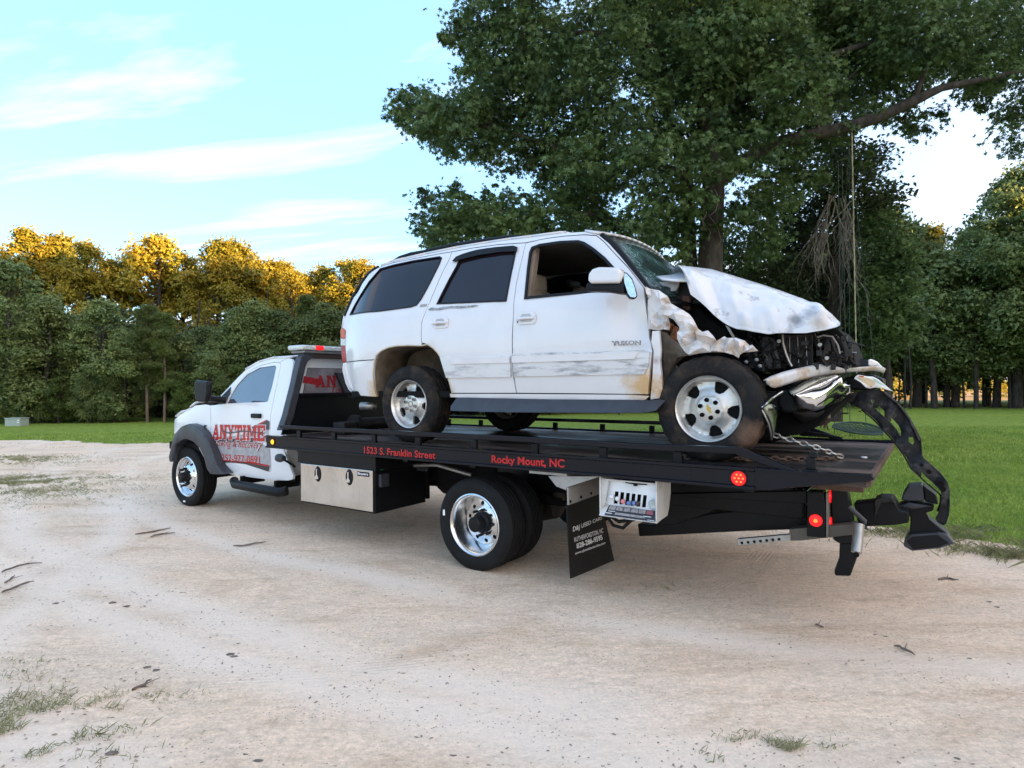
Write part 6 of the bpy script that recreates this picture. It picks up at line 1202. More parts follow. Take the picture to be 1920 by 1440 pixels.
# mouldings, rocker, running board, handles, badges
sp('side_moulding', z2, [(740, 892), (1218, 888), (1222, 1034), (1150, 1036), (785, 1040), (765, 975)], mat('lightly_scraped_moulding', (.68, .69, .70), .35, var=.04, vs=3, dirt=((.22, .22, .23), 2.2, .52, .66, .65, (1.3, 1, 6))), th=.03, dy=.020, step=.06, gap=.002)
sp('side_moulding', z3, [(80, 872), (950, 850), (1005, 866), (998, 960), (965, 1018), (600, 1022), (88, 1032)], mould, th=.03, dy=.020, step=.06, gap=.002)
sp('moulding_rib', z2, [(815, 912), (1216, 898), (1218, 938), (832, 946)], suvw, th=.03, dy=.034, step=.06, gap=0)
sp('moulding_rib', z3, [(82, 892), (935, 866), (905, 912), (84, 938)], suvw, th=.03, dy=.034, step=.06, gap=0)
sp('rocker_panel', z2, [(800, 1145), (1252, 1146), (2020, 1152), (2150, 1160), (2120, 1188), (1500, 1184), (805, 1170)], suvw, th=.05, dy=-.004, step=.1, gap=.001)
rbp = [z2(*p) for p in [(812, 1172), (1500, 1186), (2120, 1192), (2200, 1186), (2235, 1190), (2190, 1262), (2120, 1274), (2000, 1276), (1200, 1272), (812, 1262), (803, 1230)]]
V2, fs = cdt([(p.x, p.z) for p in [U(*q, 1, 1.08) for q in rbp]], [], .12)
for s in (1, -1):
    b = B(); shell(b, V2, fs, lambda x, z: 1.10-.9*max(0, z-1.40), .16, to3=lambda x, y, z: (x, SY+s*(y-SY), z), edge=.01); b.build('running_board', greypl, SV, smooth=35, bevel=.006)
def handle(f, cx_, cy_):
    x, z = on_surf(*f(cx_, cy_), suw); y = suw(x, z)+.006; 
    for s in (1, -1):
        Y = lambda v: SY+s*(v-SY)
        b = B(); b.prism([(x+a*.098, Y(y-.002), z+c_*.052) for a, c_ in [(-1, -.2), (-.92, .6), (-.6, 1), (.7, 1), (1, .5), (1, -.5), (.7, -1), (-.7, -1), (-.95, -.8)]], (0, s*.012, 0)); o = b.build('door_handle', suvw, SV, bevel=.006)
        b = B(); b.prism([(x+a*.065, Y(y+.0105), z+.004+c_*.038) for a, c_ in [(-1, -.2), (-.6, .9), (.6, .9), (1, .0), (.8, -.9), (-.8, -.9)]], (0, s*.0015, 0)); b.build('handle_recess', mat('shaded_recess', (.45, .46, .47), .5), o)
        b = B(); b.tube([(x-.085, Y(y+.018), z-.002), (x, Y(y+.030), z+.002), (x+.085, Y(y+.018), z-.002)], .013, 8); b.build('pull', suvw, o, smooth=60)
handle(z2, 745, 668); handle(z3, 173, 638)
x, z = on_surf(*z3(116, 662), suw); b = B(); b.lathe([(.009, 0), (.001, .002)], (x, suw(x, z)+.012, z), 'y', 10); b.build('key_lock', dark, SV)
def sd(a, c_, f=z3, o=.004): x, z = on_surf(*f(a, c_), suw); return Vector((x, suw(x, z)+o, z))
fmy = quadmap(sd(752, 822, o=.024), sd(950, 816, o=.024), sd(750, 792, o=.024), sd(950, 786, o=.024), 1, 1)
lettering('badge_shadow', 'YUKON', SV, mat('badge_dark', (.06, .06, .07), .4), lambda a, c_: fmy(a, c_), 1, 1, offset=.055)
lettering('badge', 'YUKON', SV, mat('badge_pale', (.6, .62, .64), .25, .5), lambda a, c_: fmy(.02+a*.96, .1+c_*.8)+NV*.003, 1, 1, offset=.0)
p = sd(628, 550, z2); b = B(); b.prism([p+Vector(q) for q in [(.045, 0, -.012), (-.035, 0, -.010), (-.045, 0, .012), (.038, 0, .012)]], (0, .004, 0)); b.build('small_badge', mat('badge_grey', (.3, .3, .31), .4, .3), SV)
# long scrape on the rear door under the window
b = B(); rs = random.Random(6)
top_ = [(660, 575), (680, 562), (720, 568), (760, 560), (820, 556), (900, 552), (980, 547), (1000, 549), (960, 560), (880, 566), (800, 570), (740, 580), (690, 582), (665, 583)]
V2, fs = cdt([on_surf(*z2(a, c_+rs.uniform(-2, 2)), suw) for a, c_ in top_], [], .04); shell(b, V2, fs, lambda x, z: suw(x, z)+.0015+bumpy(.010, 1.6, 3)(x, z), .001, edge=0); b.build('scrape', mat('grey_scrape', (.28, .29, .31), .6, var=.5, vs=30), SV)
# mirror: folded back, glass facing out
mm = thing if 0 else None
def mp_(a, c_, y): return U(*z3(a, c_), 1, y)
b = B(); o_ = [(578, 385), (585, 335), (610, 300), (650, 289), (760, 289), (798, 303), (806, 330), (800, 385), (785, 397), (600, 400)]
b.prism([mp_(*q, 1.30) for q in o_], (0, -.13, 0)); b.build('mirror', suvw, SV, bevel=.035)
b = B(); b.prism([mp_(*q, 1.27) for q in [(575, 392), (600, 402), (790, 399), (815, 330), (825, 470), (780, 468), (700, 455), (575, 452), (568, 420)]], (0, -.12, 0)); b.build('mirror_arm', blackpl, SV, bevel=.02)
b = B(); b.prism([mp_(*q, 1.24) for q in [(815, 320), (850, 328), (885, 365), (905, 420), (922, 485), (905, 505), (870, 502), (850, 480), (825, 400)]], (.03, -.05, 0)); b.build('mirror_back', blackpl, SV, bevel=.01)
b = B(); b.prism([mp_(*q, 1.252) for q in [(820, 330), (846, 336), (878, 372), (898, 425), (912, 482), (900, 495), (872, 492), (855, 470), (832, 400)]], (.0, -.008, 0)); b.build('mirror_glass', mat('mirror_glass', (.6, .66, .7), .05, 1, bump=.8, bs=14), SV)
# interior
b = B(); b.box(-1.45, 1.85, SY-.92, SY+.92, 1.50, 1.56); b.build('floor_pan', dark, SV)
b = B(); b.strip([(p[0], p[1]*.97, p[2]-.05) for p in [Rw[1][j] for j in range(15)]], [(p[0]+.08, p[1]*.97, p[2]-.05) for p in [Rw[9][j] for j in range(15)]], nu=15, nv=4); b.build('headliner', mat('grey_headliner', (.16, .14, .12), .9), SV)
def seat(x, y, s=1):
    st = link(bpy.data.objects.new('seat', None)); st.parent = SV; OFF[st.name] = SO
    b = B(); b.box(x-.55, x, y-.26, y+.26, 1.85, 2.0); b.build('cushion', beige, st, bevel=.05)
    b = B(); b.prism([(x-.02, y-.25, 1.95), (x+.14, y-.25, 1.95), (x+.28, y-.22, 2.50), (x+.16, y-.22, 2.52)], (0, .48, 0)); b.build('backrest', beige, st, bevel=.05)
    b = B(); b.box(x+.14, x+.26, y-.13, y+.13, 2.46, 2.66); b.build('headrest', beige, st, bevel=.055)
hp = U(*z3(240, 420), 1, SY+.45)
for yq in (.45, -.45): seat(hp.x-.20, SY+yq); seat(hp.x+.75, SY+yq)
b = B(); b.box(-1.52, -1.25, SY-.85, SY+.85, 1.95, 2.28); b.build('dashboard', headl, SV, bevel=.05)
b = B(); b.lathe([(.17, -.014), (.186, 0), (.17, .014), (.155, 0)], (-1.12, SY-.42, 2.22), 'x', 24, close=True); b.build('steering_wheel', blackpl, SV, smooth=60)
p = U(*z3(470, 400), 1, SY+.1); b = B(); b.box(p.x, p.x+.06, SY-.1, SY+.1, p.z-.02, p.z+.04); b.build('rear_view_mirror', blackpl, SV, bevel=.01)
for s in (1, -1):
    b = B(); b.prism([(x, SY+s*(suw(x, z)-SY-.03), z) for x, z in [on_surf(*z3(a, c_), suw) for a, c_ in [(155, 500), (180, 480), (206, 300), (225, 150), (200, 150)]]], (0, -s*.06, 0)); b.build('pillar_trim', mat('tan_trim', (.22, .17, .13), .6), SV)
# underbody
for s in (1, -1): b = B(); b.box(-2.5, 1.8, SY+s*.42, SY+s*.52, 1.42, 1.54); b.build('frame_rail', darkrust, SV, bevel=.01)
SX = -1.9657; WBX = 2.946
b = B(); b.tube([(SX+WBX, SY-.8, 1.432), (SX+WBX, SY+.8, 1.432)], .05, 10); b.lathe([(.001, -.15), (.13, -.1), (.15, 0), (.13, .1), (.001, .15)], (SX+WBX, SY, 1.432), 'x', 14); b.build('rear_axle', darkrust, SV, smooth=50)
b = B(); b.tube([(SX, SY-.7, 1.42), (SX, SY+.7, 1.42)], .04, 8); b.box(SX-.2, SX+.2, SY-.4, SY+.4, 1.32, 1.5); b.build('front_crossmember', darkrust, SV, bevel=.01)
b = B(); b.box(1.55, 1.75, SY-.35, SY+.55, 1.30, 1.36); b.tube([(1.6, SY+.3, 1.1), (1.6, SY+.3, 1.3)], .045, 10); b.build('spare_carrier', darkrust, SV, bevel=.01)
b = B(); b.lathe([(.10, -.10), (.34, -.10), (.37, -.05), (.37, .05), (.34, .10), (.10, .10)], (1.45, SY-.05, 1.40), 'z', 32, close=True); b.build('spare_tyre', rubber, SV, smooth=40)
welldirt = mat('muddy_wheel_well', (.11, .085, .06), .9, var=.4, vs=9, bump=.5, bs=30)
LIPZ = [(304, 1165), (289, 1105), (284, 1000), (292, 940), (306, 888), (335, 858), (386, 834), (450, 822), (520, 819), (612, 821), (652, 812), (692, 838), (718, 866), (742, 900), (774, 980), (804, 1080), (820, 1142)]
for s in (1, -1):
    lp_ = [on_surf(*z2(a, c_), suw) for a, c_ in LIPZ]; lp_ = [(x*.985+.02*(1), z+.006) for x, z in lp_]
    b = B(); b.strip([(x, SY+s*(suw(x, z)-SY-.03), z) for x, z in lp_], [(x, SY+s*.50, z) for x, z in lp_], nu=30, nv=4); b.build('wheel_well', welldirt, SV, smooth=50, solid=.01)
    b = B(); b.prism([(x, SY+s*.52, z) for x, z in lp_], (0, -s*.01, 0)); b.build('well_wall', welldirt, SV)
# wheel lip edge along the rear arch
b = B(); b.tube([sd(a, c_, z2, -.004) for a, c_ in [(304, 1165), (289, 1105), (284, 1000), (292, 940), (306, 888), (335, 858), (386, 834), (450, 822), (520, 819), (612, 821), (652, 812), (692, 838), (718, 866), (742, 900), (774, 980), (804, 1080), (820, 1142)]], .008, 6); b.build('wheel_lip', mat('dirty_white_edge', (.55, .48, .36), .6, var=.2), SV, smooth=60)
def alloy_wheel(x, y, s, capcol, muddy, facing=True):
    w_ = link(bpy.data.objects.new('wheel', None)); w_.parent = SV; OFF[w_.name] = SO
    c = (x, y, 1.432); tw = .125; R = .385
    prof = [(.235, -tw*.8), (.26, -tw*1.0), (.31, -tw*1.06), (.352, -tw*.97), (.374, -tw*.84)]
    for g in (-.6, -.2, .2, .6): prof += [(.384, tw*(g-.10)), (.373, tw*(g-.07)), (.373, tw*(g+.07)), (.384, tw*(g+.10))]
    prof += [(.374, tw*.84), (.352, tw*.97), (.31, tw*1.06), (.26, tw*1.0), (.235, tw*.8)]
    b = B(); b.lathe(prof, c, 'y', 80, s)
    # lateral grooves: push every few tread segments in a little
    for k, v in enumerate(b.v):
        j, i = divmod(k, len(prof)); r = prof[i][0]
        z_off = -.006 if (j % 3 == 0 and .37 < r and 3 < i < len(prof)-4) else 0
        z_sq = -min(0, (v[2]-1.432)+.372)                      # the contact patch is squashed flat on the deck
        dx, dz = v[0]-c[0], v[2]-c[2]; q = 1+z_off/max(r, .01); b.v[k] = (c[0]+dx*q, v[1]+s*z_sq*.5, max(c[2]+dz*q, 1.055))
    b.build('tyre', muddyt if muddy else rubber, w_, smooth=30)
    holes = []
    for k in range(5):
        a0 = math.pi/2+2*math.pi*(k+.35)/5; pts = []
        for (r, da) in ((.124, -.13), (.124, .13), (.150, .25), (.197, .27), (.204, .14), (.204, -.14), (.197, -.27), (.150, -.25)): pts.append((math.cos(a0+da)*r, math.sin(a0+da)*r))
        holes.append(pts)
    def dep(r, a):
        d = .062-.030*min(1, max(0, (r-.10)/.06))
        if r > .20: d += .030*(r-.20)/.018
        if r < .095: d = .074+.008*(1-(r/.095)**2)
        k = abs(((a-math.pi/2-2*math.pi*.35/5) % (2*math.pi/5))-math.pi/5)      # spokes carry a shallow rectangular pad near the lip
        return d
    b = B(); disc_face(b, .226, holes, dep, s, c, .022, .014); rim = b.build('rim', alloy, w_, smooth=28)
    b = B(); b.lathe([(.214, .070), (.224, tw*.86), (.236, tw*.93), (.241, tw*.88), (.236, tw*.78), (.215, .02), (.195, -.05), (.235, -tw*.9)], c, 'y', 56, s); b.build('rim_barrel', alloy, w_, smooth=40)
    b = B(); b.lathe([(.001, .012), (.195, .012), (.205, .005), (.208, -.04)], c, 'y', 30, s); b.build('brake_shade_disc', dark, w_, smooth=40)  # disc blackened and set forward, shade of the rim windows put into its colour
    for k in range(6):
        b = B(); a = 2*math.pi*k/6+.3; b.lathe([(.0145, .02), (.0145, 0), ], Vector(c)+Vector((math.cos(a)*.066, s*.078, math.sin(a)*.066)), 'y', 12, s); b.lathe([(.0165, .004), (.012, .007), (.001, .005)], Vector(c)+Vector((math.cos(a)*.066, s*.078, math.sin(a)*.066)), 'y', 14, s); b.build('lug_cap', dark if capcol else galv, w_, smooth=50)
    if capcol:
        b = B(); P = [(-.034, -.004), (-.010, -.004), (-.014, .010), (.010, .010), (.004, .004), (.034, .004), (.038, -.006), (.012, -.006), (.014, -.012), (-.010, -.012), (-.006, -.006), (-.030, -.008)]
        q = Vector(c)+Vector((0, s*.0835, 0)); ca, sa = math.cos(1.15), math.sin(1.15); b.prism([q+Vector((a*ca-z*sa, 0, a*sa+z*ca)) for a, z in [(-.034, -.008), (-.030, .008), (-.012, .006), (-.008, .014), (.012, .012), (.010, .005), (.034, .008), (.030, -.008), (.012, -.006), (.008, -.014), (-.012, -.012), (-.010, -.006)]], (0, s*.003, 0)); b.build('emblem', mat('gold_emblem', (.55, .36, .06), .3, .6), w_)
    else:
        b = B(); b.lathe([(.030, .082), (.026, .086), (.022, .080), (.001, .078)], c, 'y', 20, s); b.build('open_hub', mat('rusty_hub', (.12, .05, .025), .7), w_, smooth=40)
    return w_
alloy_wheel(SX, SY+.845, 1, True, True); alloy_wheel(SX+WBX, SY+.845, 1, False, True); alloy_wheel(SX, SY-.845, -1, True, False); alloy_wheel(SX+WBX, SY-.845, -1, True, False)
# --- crushed front end.  P4(a, c, y): measured on the plane y
def P4(a, c_, y): return U(*z4(a, c_), 1, y)
def P8(a, c_, y): return U(*z8(a, c_), 1, y)
# inner fender strip (muddy) between door and tyre
sp('fender_rear', z3, [(1015, 720), (1066, 716), (1076, 850), (1070, 920), (1082, 1050), (1094, 1176), (1002, 1188), (1004, 1150), (1012, 1040), (1024, 860), (1008, 800)], th=.03, step=.05, relief=bumpy(.03, 6, 12))
CR = [(36, 205), (60, 218), (130, 232), (183, 272), (205, 318), (250, 345), (290, 365), (330, 392), (352, 420), (370, 455), (385, 488), (420, 512), (455, 502), (490, 540), (510, 572), (530, 560), (562, 540), (580, 552), (640, 550), (700, 570), (735, 604), (752, 598), (792, 640), (730, 648), (690, 652), (668, 668), (660, 688), (628, 668), (560, 650), (480, 648), (400, 656), (330, 672), (300, 650), (268, 605), (250, 560), (262, 500), (262, 480), (225, 430), (188, 412), (200, 470), (196, 500), (150, 492), (130, 500), (52, 492), (44, 340), (52, 290)]
crv = [on_surf(*z4(*p), suw) for p in CR]
CN = [((90, 300), .03), ((150, 330), .05), ((120, 420), -.02), ((170, 400), .06), ((250, 390), .10), ((300, 440), .06), ((240, 370), .03), ((330, 500), .03), ((300, 560), .10), ((360, 560), -.03), ((400, 600), .05), ((430, 540), .08), ((470, 590), -.02), ((520, 610), .05), ((560, 590), -.03), ((600, 600), .06), ((640, 610), .00), ((680, 610), .06), ((700, 600), .02), ((350, 620), .06), ((300, 610), .02), ((80, 450), .05), ((60, 380), .02), ((210, 340), .05), ((440, 620), .07)]
cpt = [(on_surf(*z4(*p), suw), d) for p, d in CN]
def crel0(x, z):
    num = 0; den = 1e-6
    for (qx, qz), d in CN0: w_ = 1/(((x-qx)**2+(z-qz)**2)**1.25+1e-5); num += d*w_; den += w_
    return num/den
CN0 = list(cpt)
def crel(x, z):
    num = 0; den = 1e-6
    for (qx, qz), d in cpt: w_ = 1/(((x-qx)**2+(z-qz)**2)**1.25+1e-5); num += d*w_; den += w_
    r1 = num/den; f = float(fbm(np.array([x*6+3]), np.array([z*6]), 2, 33)[0]); f2 = float(fbm(np.array([x*15+3]), np.array([z*15+z*5]), 2, 71)[0]); return r1*1.9+.05*(abs(f-.4)*2)+.03*abs(f2-.4)-.03
rc_ = random.Random(17); xs_ = [p[0] for p in crv]; zs_ = [p[1] for p in crv]
while len(cpt) < 92:                                          # many small facets, each with its own tilt
    q = (rc_.uniform(min(xs_), max(xs_)), rc_.uniform(min(zs_), max(zs_)))
    if inpoly(*q, crv) and min(math.hypot(q[0]-c_[0], q[1]-c_[1]) for c_, _ in cpt) > .028: cpt.append((q, rc_.uniform(-.012, .05)+crel0(*q)*.6))
V2, fs = cdt(crv, [], 5.0, [c_ for c_, d_ in cpt])
def cfy(x, z):
    c_, d_ = min(cpt, key=lambda t: (t[0][0]-x)**2+(t[0][1]-z)**2); k = 1 if math.hypot(c_[0]-x, c_[1]-z) < .004 else .3
    return min(suw(-1.5, min(z, 2.35)), suw(x, z)+.02)+(d_*1.0 if k == 1 else crel0(x, z)*.5)-.03
b = B(); shell(b, V2, fs, cfy, .005, edge=.004); fo_ = b.build('crushed_fender', crumple, SV, smooth=24)
b = B(); b.strip([P4(*q, .92) for q in [(188, 415), (200, 440), (215, 465), (262, 482)]], [P4(*q, .90) for q in [(196, 500), (210, 540), (235, 580), (262, 600)]], lambda u, v: .03*math.sin(u*9+v*4), nu=12, nv=8); b.build('torn_metal', mat('bright_rust', (.25, .10, .045), .85, var=.5, vs=16, bump=.8, bs=50), SV, smooth=20, solid=.006)
b = B(); b.strip([P4(*q, .93) for q in [(133, 502), (150, 515), (180, 520), (215, 560), (262, 600), (300, 650), (330, 672)]], [P4(*q, .78) for q in [(148, 620), (150, 760), (158, 900), (175, 800), (185, 760), (210, 720), (262, 690)]], lambda u, v: .04*math.sin(u*8)*math.sin(v*3), nu=16, nv=9); b.build('fender_liner', mat('dusty_liner', (.15, .125, .10), .9, var=.35, vs=12, bump=.6, bs=24), SV, smooth=30, solid=.01)
b = B(); b.strip([P4(*q, .80) for q in [(130, 500), (150, 700), (160, 960), (175, 1000)]], [P4(*q, .60) for q in [(330, 660), (250, 720), (215, 850), (200, 1000)]], nu=12, nv=6); b.build('liner_back', mat('dusty_liner', (.15, .125, .10), .9), SV, smooth=30, solid=.01)
# far side front fender, simpler
b = B(); ff = [on_surf(*z4(a, c_), suw) for a, c_ in [(36, 205), (130, 232), (290, 365), (500, 430), (700, 500), (760, 620), (660, 688), (480, 648), (330, 672), (180, 700), (130, 500), (52, 492)]]
V2, fs = cdt(ff, [], .07); shell(b, V2, fs, lambda x, z: suw(-1.5, min(z, 2.3))-.06+crel(x, z)*.7, .01, to3=lambda x, y, z: (x, 2*SY-y, z)); b.build('far_fender', crumple, SV, smooth=25)
# hood: folded up in the middle, its near side hanging
HT = [(225, 125), (345, 82), (480, 95), (620, 135), (800, 190), (950, 240), (1100, 300), (1200, 350), (1290, 400), (1345, 448)]; HB = [(335, 168), (325, 205), (340, 260), (400, 305), (450, 350), (500, 400), (580, 460), (650, 492), (740, 510), (870, 529), (1000, 517), (1120, 522), (1250, 500), (1330, 480), (1352, 464)]
def hy(i, n, a, c_): return a+(c_-a)*i/(n-1)
HTv = [P4(*q, hy(i, len(HT), .42, .40)) for i, q in enumerate(HT)]; HBv = [P4(*q, hy(i, len(HB), .90, .74)) for i, q in enumerate(HB)]
def crease(u, v, L_):
    t = 0
    for (a, c_, w_, am) in L_:
        dx, dy = c_[0]-a[0], c_[1]-a[1]; l2 = dx*dx+dy*dy; k = max(0, min(1, ((u-a[0])*dx+(v-a[1])*dy)/l2)); d = math.hypot(u-a[0]-k*dx, (v-a[1]-k*dy)*.55); t += am*max(0, 1-d/w_)
    return t
HCR = [((.04, .05), (.16, .9), .10, .06), ((.10, .1), (.07, .6), .05, -.05), ((.18, .2), (.34, .95), .12, -.07), ((.34, .15), (.44, .8), .10, .045), ((.44, .8), (.62, .55), .08, -.045), ((.55, .2), (.80, .5), .10, .05), ((.80, .5), (.74, 1), .08, -.06), ((.70, .3), (.98, .62), .07, -.05), ((.86, .2), (.93, .9), .05, .045), ((.28, .5), (.55, .38), .07, .03), ((.62, .7), (.66, 1), .05, .04), ((.48, .85), (.50, 1), .04, .05)]
def hb(u, v): return hb0(u, v)*min(1, (1-u)*9)+crease(u, v, HCR)*min(1, v*5)*min(1, (1-u)*9)*min(1, (1-v)*6+.25)*.40
def hb0(u, v): f = float(fbm(np.array([u*7.]), np.array([v*2.6+u*2]), 3, 51)[0]); return (.13*max(0, math.sin(math.pi*min(1, v*1.02)))**.8)*(.9)+.03*(abs(f-.45)*2-.2)*min(1, v*4)*min(1, (1-v)*5+.3)
b = B(); b.strip(HTv, HBv, hb, nu=110, nv=44, bvec=(-.12, .75, .60)); b.build('hood', hoodm, SV, smooth=40, solid=.005)
FTv = HTv; FBv = [Vector((p.x+.42*(i/len(HBv))**1.5, SY-.25-(p.y-.6)*.8, p.z+.04)) for i, p in enumerate(HBv)]
b = B(); b.strip([p+Vector((0, -.003, 0)) for p in HTv], FBv, lambda u, v: .5*hb(u, v), nu=30, nv=14, bvec=(-.12, -.4, .5)); b.build('hood_far_side', hoodm, SV, smooth=28, solid=.005)
b = B(); b.strip([P4(*q, y) for q, y in [((110, 135), .75), ((225, 124), .60), ((345, 84), .44)]], [P4(*q, .86) for q in [(150, 156), (250, 166), (340, 166)]], nu=10, nv=4); b.build('hood_lip', hoodm, SV, smooth=30, solid=.012)
b = B(); b.prism([P4(*q, .74) for q in [(125, 175), (262, 170), (258, 205), (240, 235), (205, 238), (205, 215), (180, 205), (150, 200)]], (0, -.02, 0)); b.build('hinge_bracket', crumple, SV, bevel=.004)
b = B(); b.prism([P4(*q, .66) for q in [(262, 172), (325, 175), (330, 240), (350, 290), (340, 370), (290, 365), (240, 345), (205, 300), (255, 260)]], (0, -.05, 0)); b.build('strut_tower', darkrust, SV, bevel=.01)
b = B(); b.prism([P4(*q, .62) for q in [(300, 270), (350, 275), (352, 300), (340, 372), (300, 352)]], (0, .06, 0)); b.build('brown_part', mat('brown_rust', (.15, .075, .05), .8, var=.4, bump=.5), SV, bevel=.008)
# engine bay and radiator
def blk(name, pts, y, th, m=dark, bev=.01, f=P4): b = B(); b.prism([f(*q, y) for q in pts], (0, -th, 0)); return b.build(name, m, SV, bevel=bev)
blk('engine_block', [(200, 250), (330, 300), (500, 420), (640, 490), (760, 520), (760, 760), (640, 900), (300, 860), (230, 700), (260, 640), (130, 500), (100, 250)], .42, .85, dark)
blk('inner_fender', [(340, 300), (440, 400), (560, 490), (640, 500), (560, 545), (500, 575), (430, 505), (385, 480), (350, 420)], .60, .06, dark)
blk('front_structure', [(560, 480), (740, 515), (1000, 525), (1200, 520), (1330, 485), (1400, 560), (1440, 660), (1460, 740), (1350, 760), (1000, 770), (850, 820), (760, 760), (700, 690), (640, 560)], .30, .75, dark)
blk('air_box', [(800, 560), (905, 560), (930, 640), (960, 760), (860, 770), (810, 700)], .50, .22, mat('dusty_black_box', (.05, .055, .06), .55, var=.5, vs=14, bump=.4), .02)
blk('battery_tray', [(700, 640), (790, 640), (840, 720), (850, 800), (780, 780), (720, 720)], .55, .2, blackpl, .02)
radm = mat('radiator_core', (.05, .048, .045), .7, var=.4, vs=30, bump=.8, bs=70)
blk('radiator', [(965, 535), (1160, 530), (1160, 735), (1045, 755), (1000, 700), (975, 620)], .52, .05, radm, .004)
for i, (a0, a1, w_) in enumerate(((1020, 1030, 7), (1036, 1052, 7), (1155, 1155, 8))):
    blk('radiator_rib', [(a0, 535), (a0+w_, 535), (a1+w_+6, 750), (a1+6, 752)], .54, .03, darkrust, .002)
blk('condenser', [(1195, 545), (1300, 535), (1330, 600), (1345, 700), (1260, 735), (1235, 640)], .42, .05, mat('black_shiny', (.02, .022, .025), .25, bump=.3, bs=20), .006)
blk('support_bar', [(1155, 525), (1180, 520), (1250, 740), (1225, 742)], .48, .03, blackp, .004)
b = B(); b.tube([P4(*q, .60) for q in [(962, 535), (965, 590), (985, 660), (1005, 710), (1024, 745)]], .010, 6); b.build('coolant_pipe', galv, SV, smooth=60)
for pts, r in (([(1290, 560), (1310, 620), (1350, 700), (1340, 740)], .014), ([(1330, 545), (1380, 640), (1430, 690)], .012), ([(1250, 730), (1290, 700), (1370, 668), (1450, 660)], .010), ([(1300, 650), (1330, 660), (1345, 720), (1380, 735)], .012), ([(1360, 560), (1400, 660)], .02), ([(1200, 560), (1230, 700), (1270, 745)], .012), ([(720, 560), (790, 640), (800, 720)], .018), ([(600, 470), (620, 530), (660, 560)], .016), ([(870, 620), (910, 690), (905, 760)], .014)):
    b = B(); b.tube([P4(*q, .50) for q in pts], r, 6); b.build('hose', darkrust, SV, smooth=60)
rngs = random.Random(12)
for k in range(16):                                          # radiator fins
    a0 = 985+k*11; blk('radiator_fin', [(a0, 545+k*.5), (a0+3, 545), (a0+9+k*.4, 738-k*.6), (a0+6+k*.4, 738)], .531, .012, galv if k % 5 == 2 else darkrust, .0)
b = B(); b.lathe([(.001, -.05), (.05, -.05), (.055, 0), (.05, .05), (.001, .05)], P4(880, 600, .50), 'y', 18); b.build('pulley', darkrust, SV, smooth=40)
b = B(); b.lathe([(.03, -.03), (.036, 0), (.03, .03)], P4(830, 690, .56), 'y', 16); b.build('idler_pulley', galv, SV, smooth=40)
b = B(); b.tube([P4(880, 575, .56), P4(800, 660, .56), P4(815, 715, .56), P4(900, 625, .56), P4(880, 575, .56)], .008, 5); b.build('drive_belt', blackpl, SV, smooth=50)
b = B(); b.tube([P4(700, 600, .6), P4(740, 590, .6), P4(770, 620, .6), P4(780, 680, .6)], .022, 10); b.build('intake_hose', blackpl, SV, smooth=50)
b = B(); b.tube([P4(*q, .56) for q in [(1195, 548), (1240, 535), (1300, 545), (1335, 600), (1350, 660)]], .006, 5); b.build('cable', mat('pale_cable', (.25, .24, .22), .6), SV, smooth=50)
b = B(); b.tube([P4(*q, .50) for q in [(1330, 650), (1380, 645), (1420, 655), (1462, 652)]], .005, 5); b.build('cable', galv, SV, smooth=50)
for a0, c0 in ((790, 700), (812, 742), (720, 715), (1215, 600), (1262, 690), (940, 575)):
    b = B(); b.lathe([(.001, .02), (.014, .018), (.016, 0), (.012, -.02)], P4(a0, c0, .60), 'y', 6); b.build('bolt', galv, SV)
b = B()
for k in range(150):                                         # snapped wires, clips and brackets
    a, c_ = rngs.uniform(600, 1420), rngs.uniform(530, 760); y = rngs.uniform(.38, .58); p = P4(a, c_, y); s_ = rngs.uniform(.006, .024)
    if k % 3: b.box(p.x-s_, p.x+s_, p.y-.02, p.y+.02, p.z-s_*rngs.uniform(.4, 1.5), p.z+s_*.8)
    else: b.tube([p, p+Vector((rngs.uniform(-.1, .1), rngs.uniform(-.03, .03), rngs.uniform(-.08, .08))), p+Vector((rngs.uniform(-.16, .16), 0, rngs.uniform(-.15, .05)))], .005, 4)
b.build('engine_debris', darkrust, SV)['kind'] = 'stuff'
blk('brace_strap', [(575, 468), (600, 478), (640, 545), (625, 552)], .66, .01, crumple, .001)
# lower front: crash beam, hanging parts
blk('lower_structure', [(900, 890), (1000, 880), (1060, 1040), (1250, 1020), (1300, 1000), (1400, 960), (1280, 1060), (1220, 1120), (1180, 1160), (1140, 1170), (1060, 1210), (960, 1215), (890, 1190), (870, 1080), (950, 960)], .35, .6, dark, .01)
blk('crash_beam', [(1380, 820), (1560, 800), (1640, 830), (1640, 880), (1560, 910), (1400, 900), (1350, 940), (1290, 960), (1400, 860)], -.12, .35, blackp, .012)
blk('far_hanging_wheel_part', [(1060, 1180), (1110, 1180), (1240, 1200), (1370, 1225), (1360, 1232), (1200, 1222), (1080, 1215)], -.3, .04, blackp, .004)
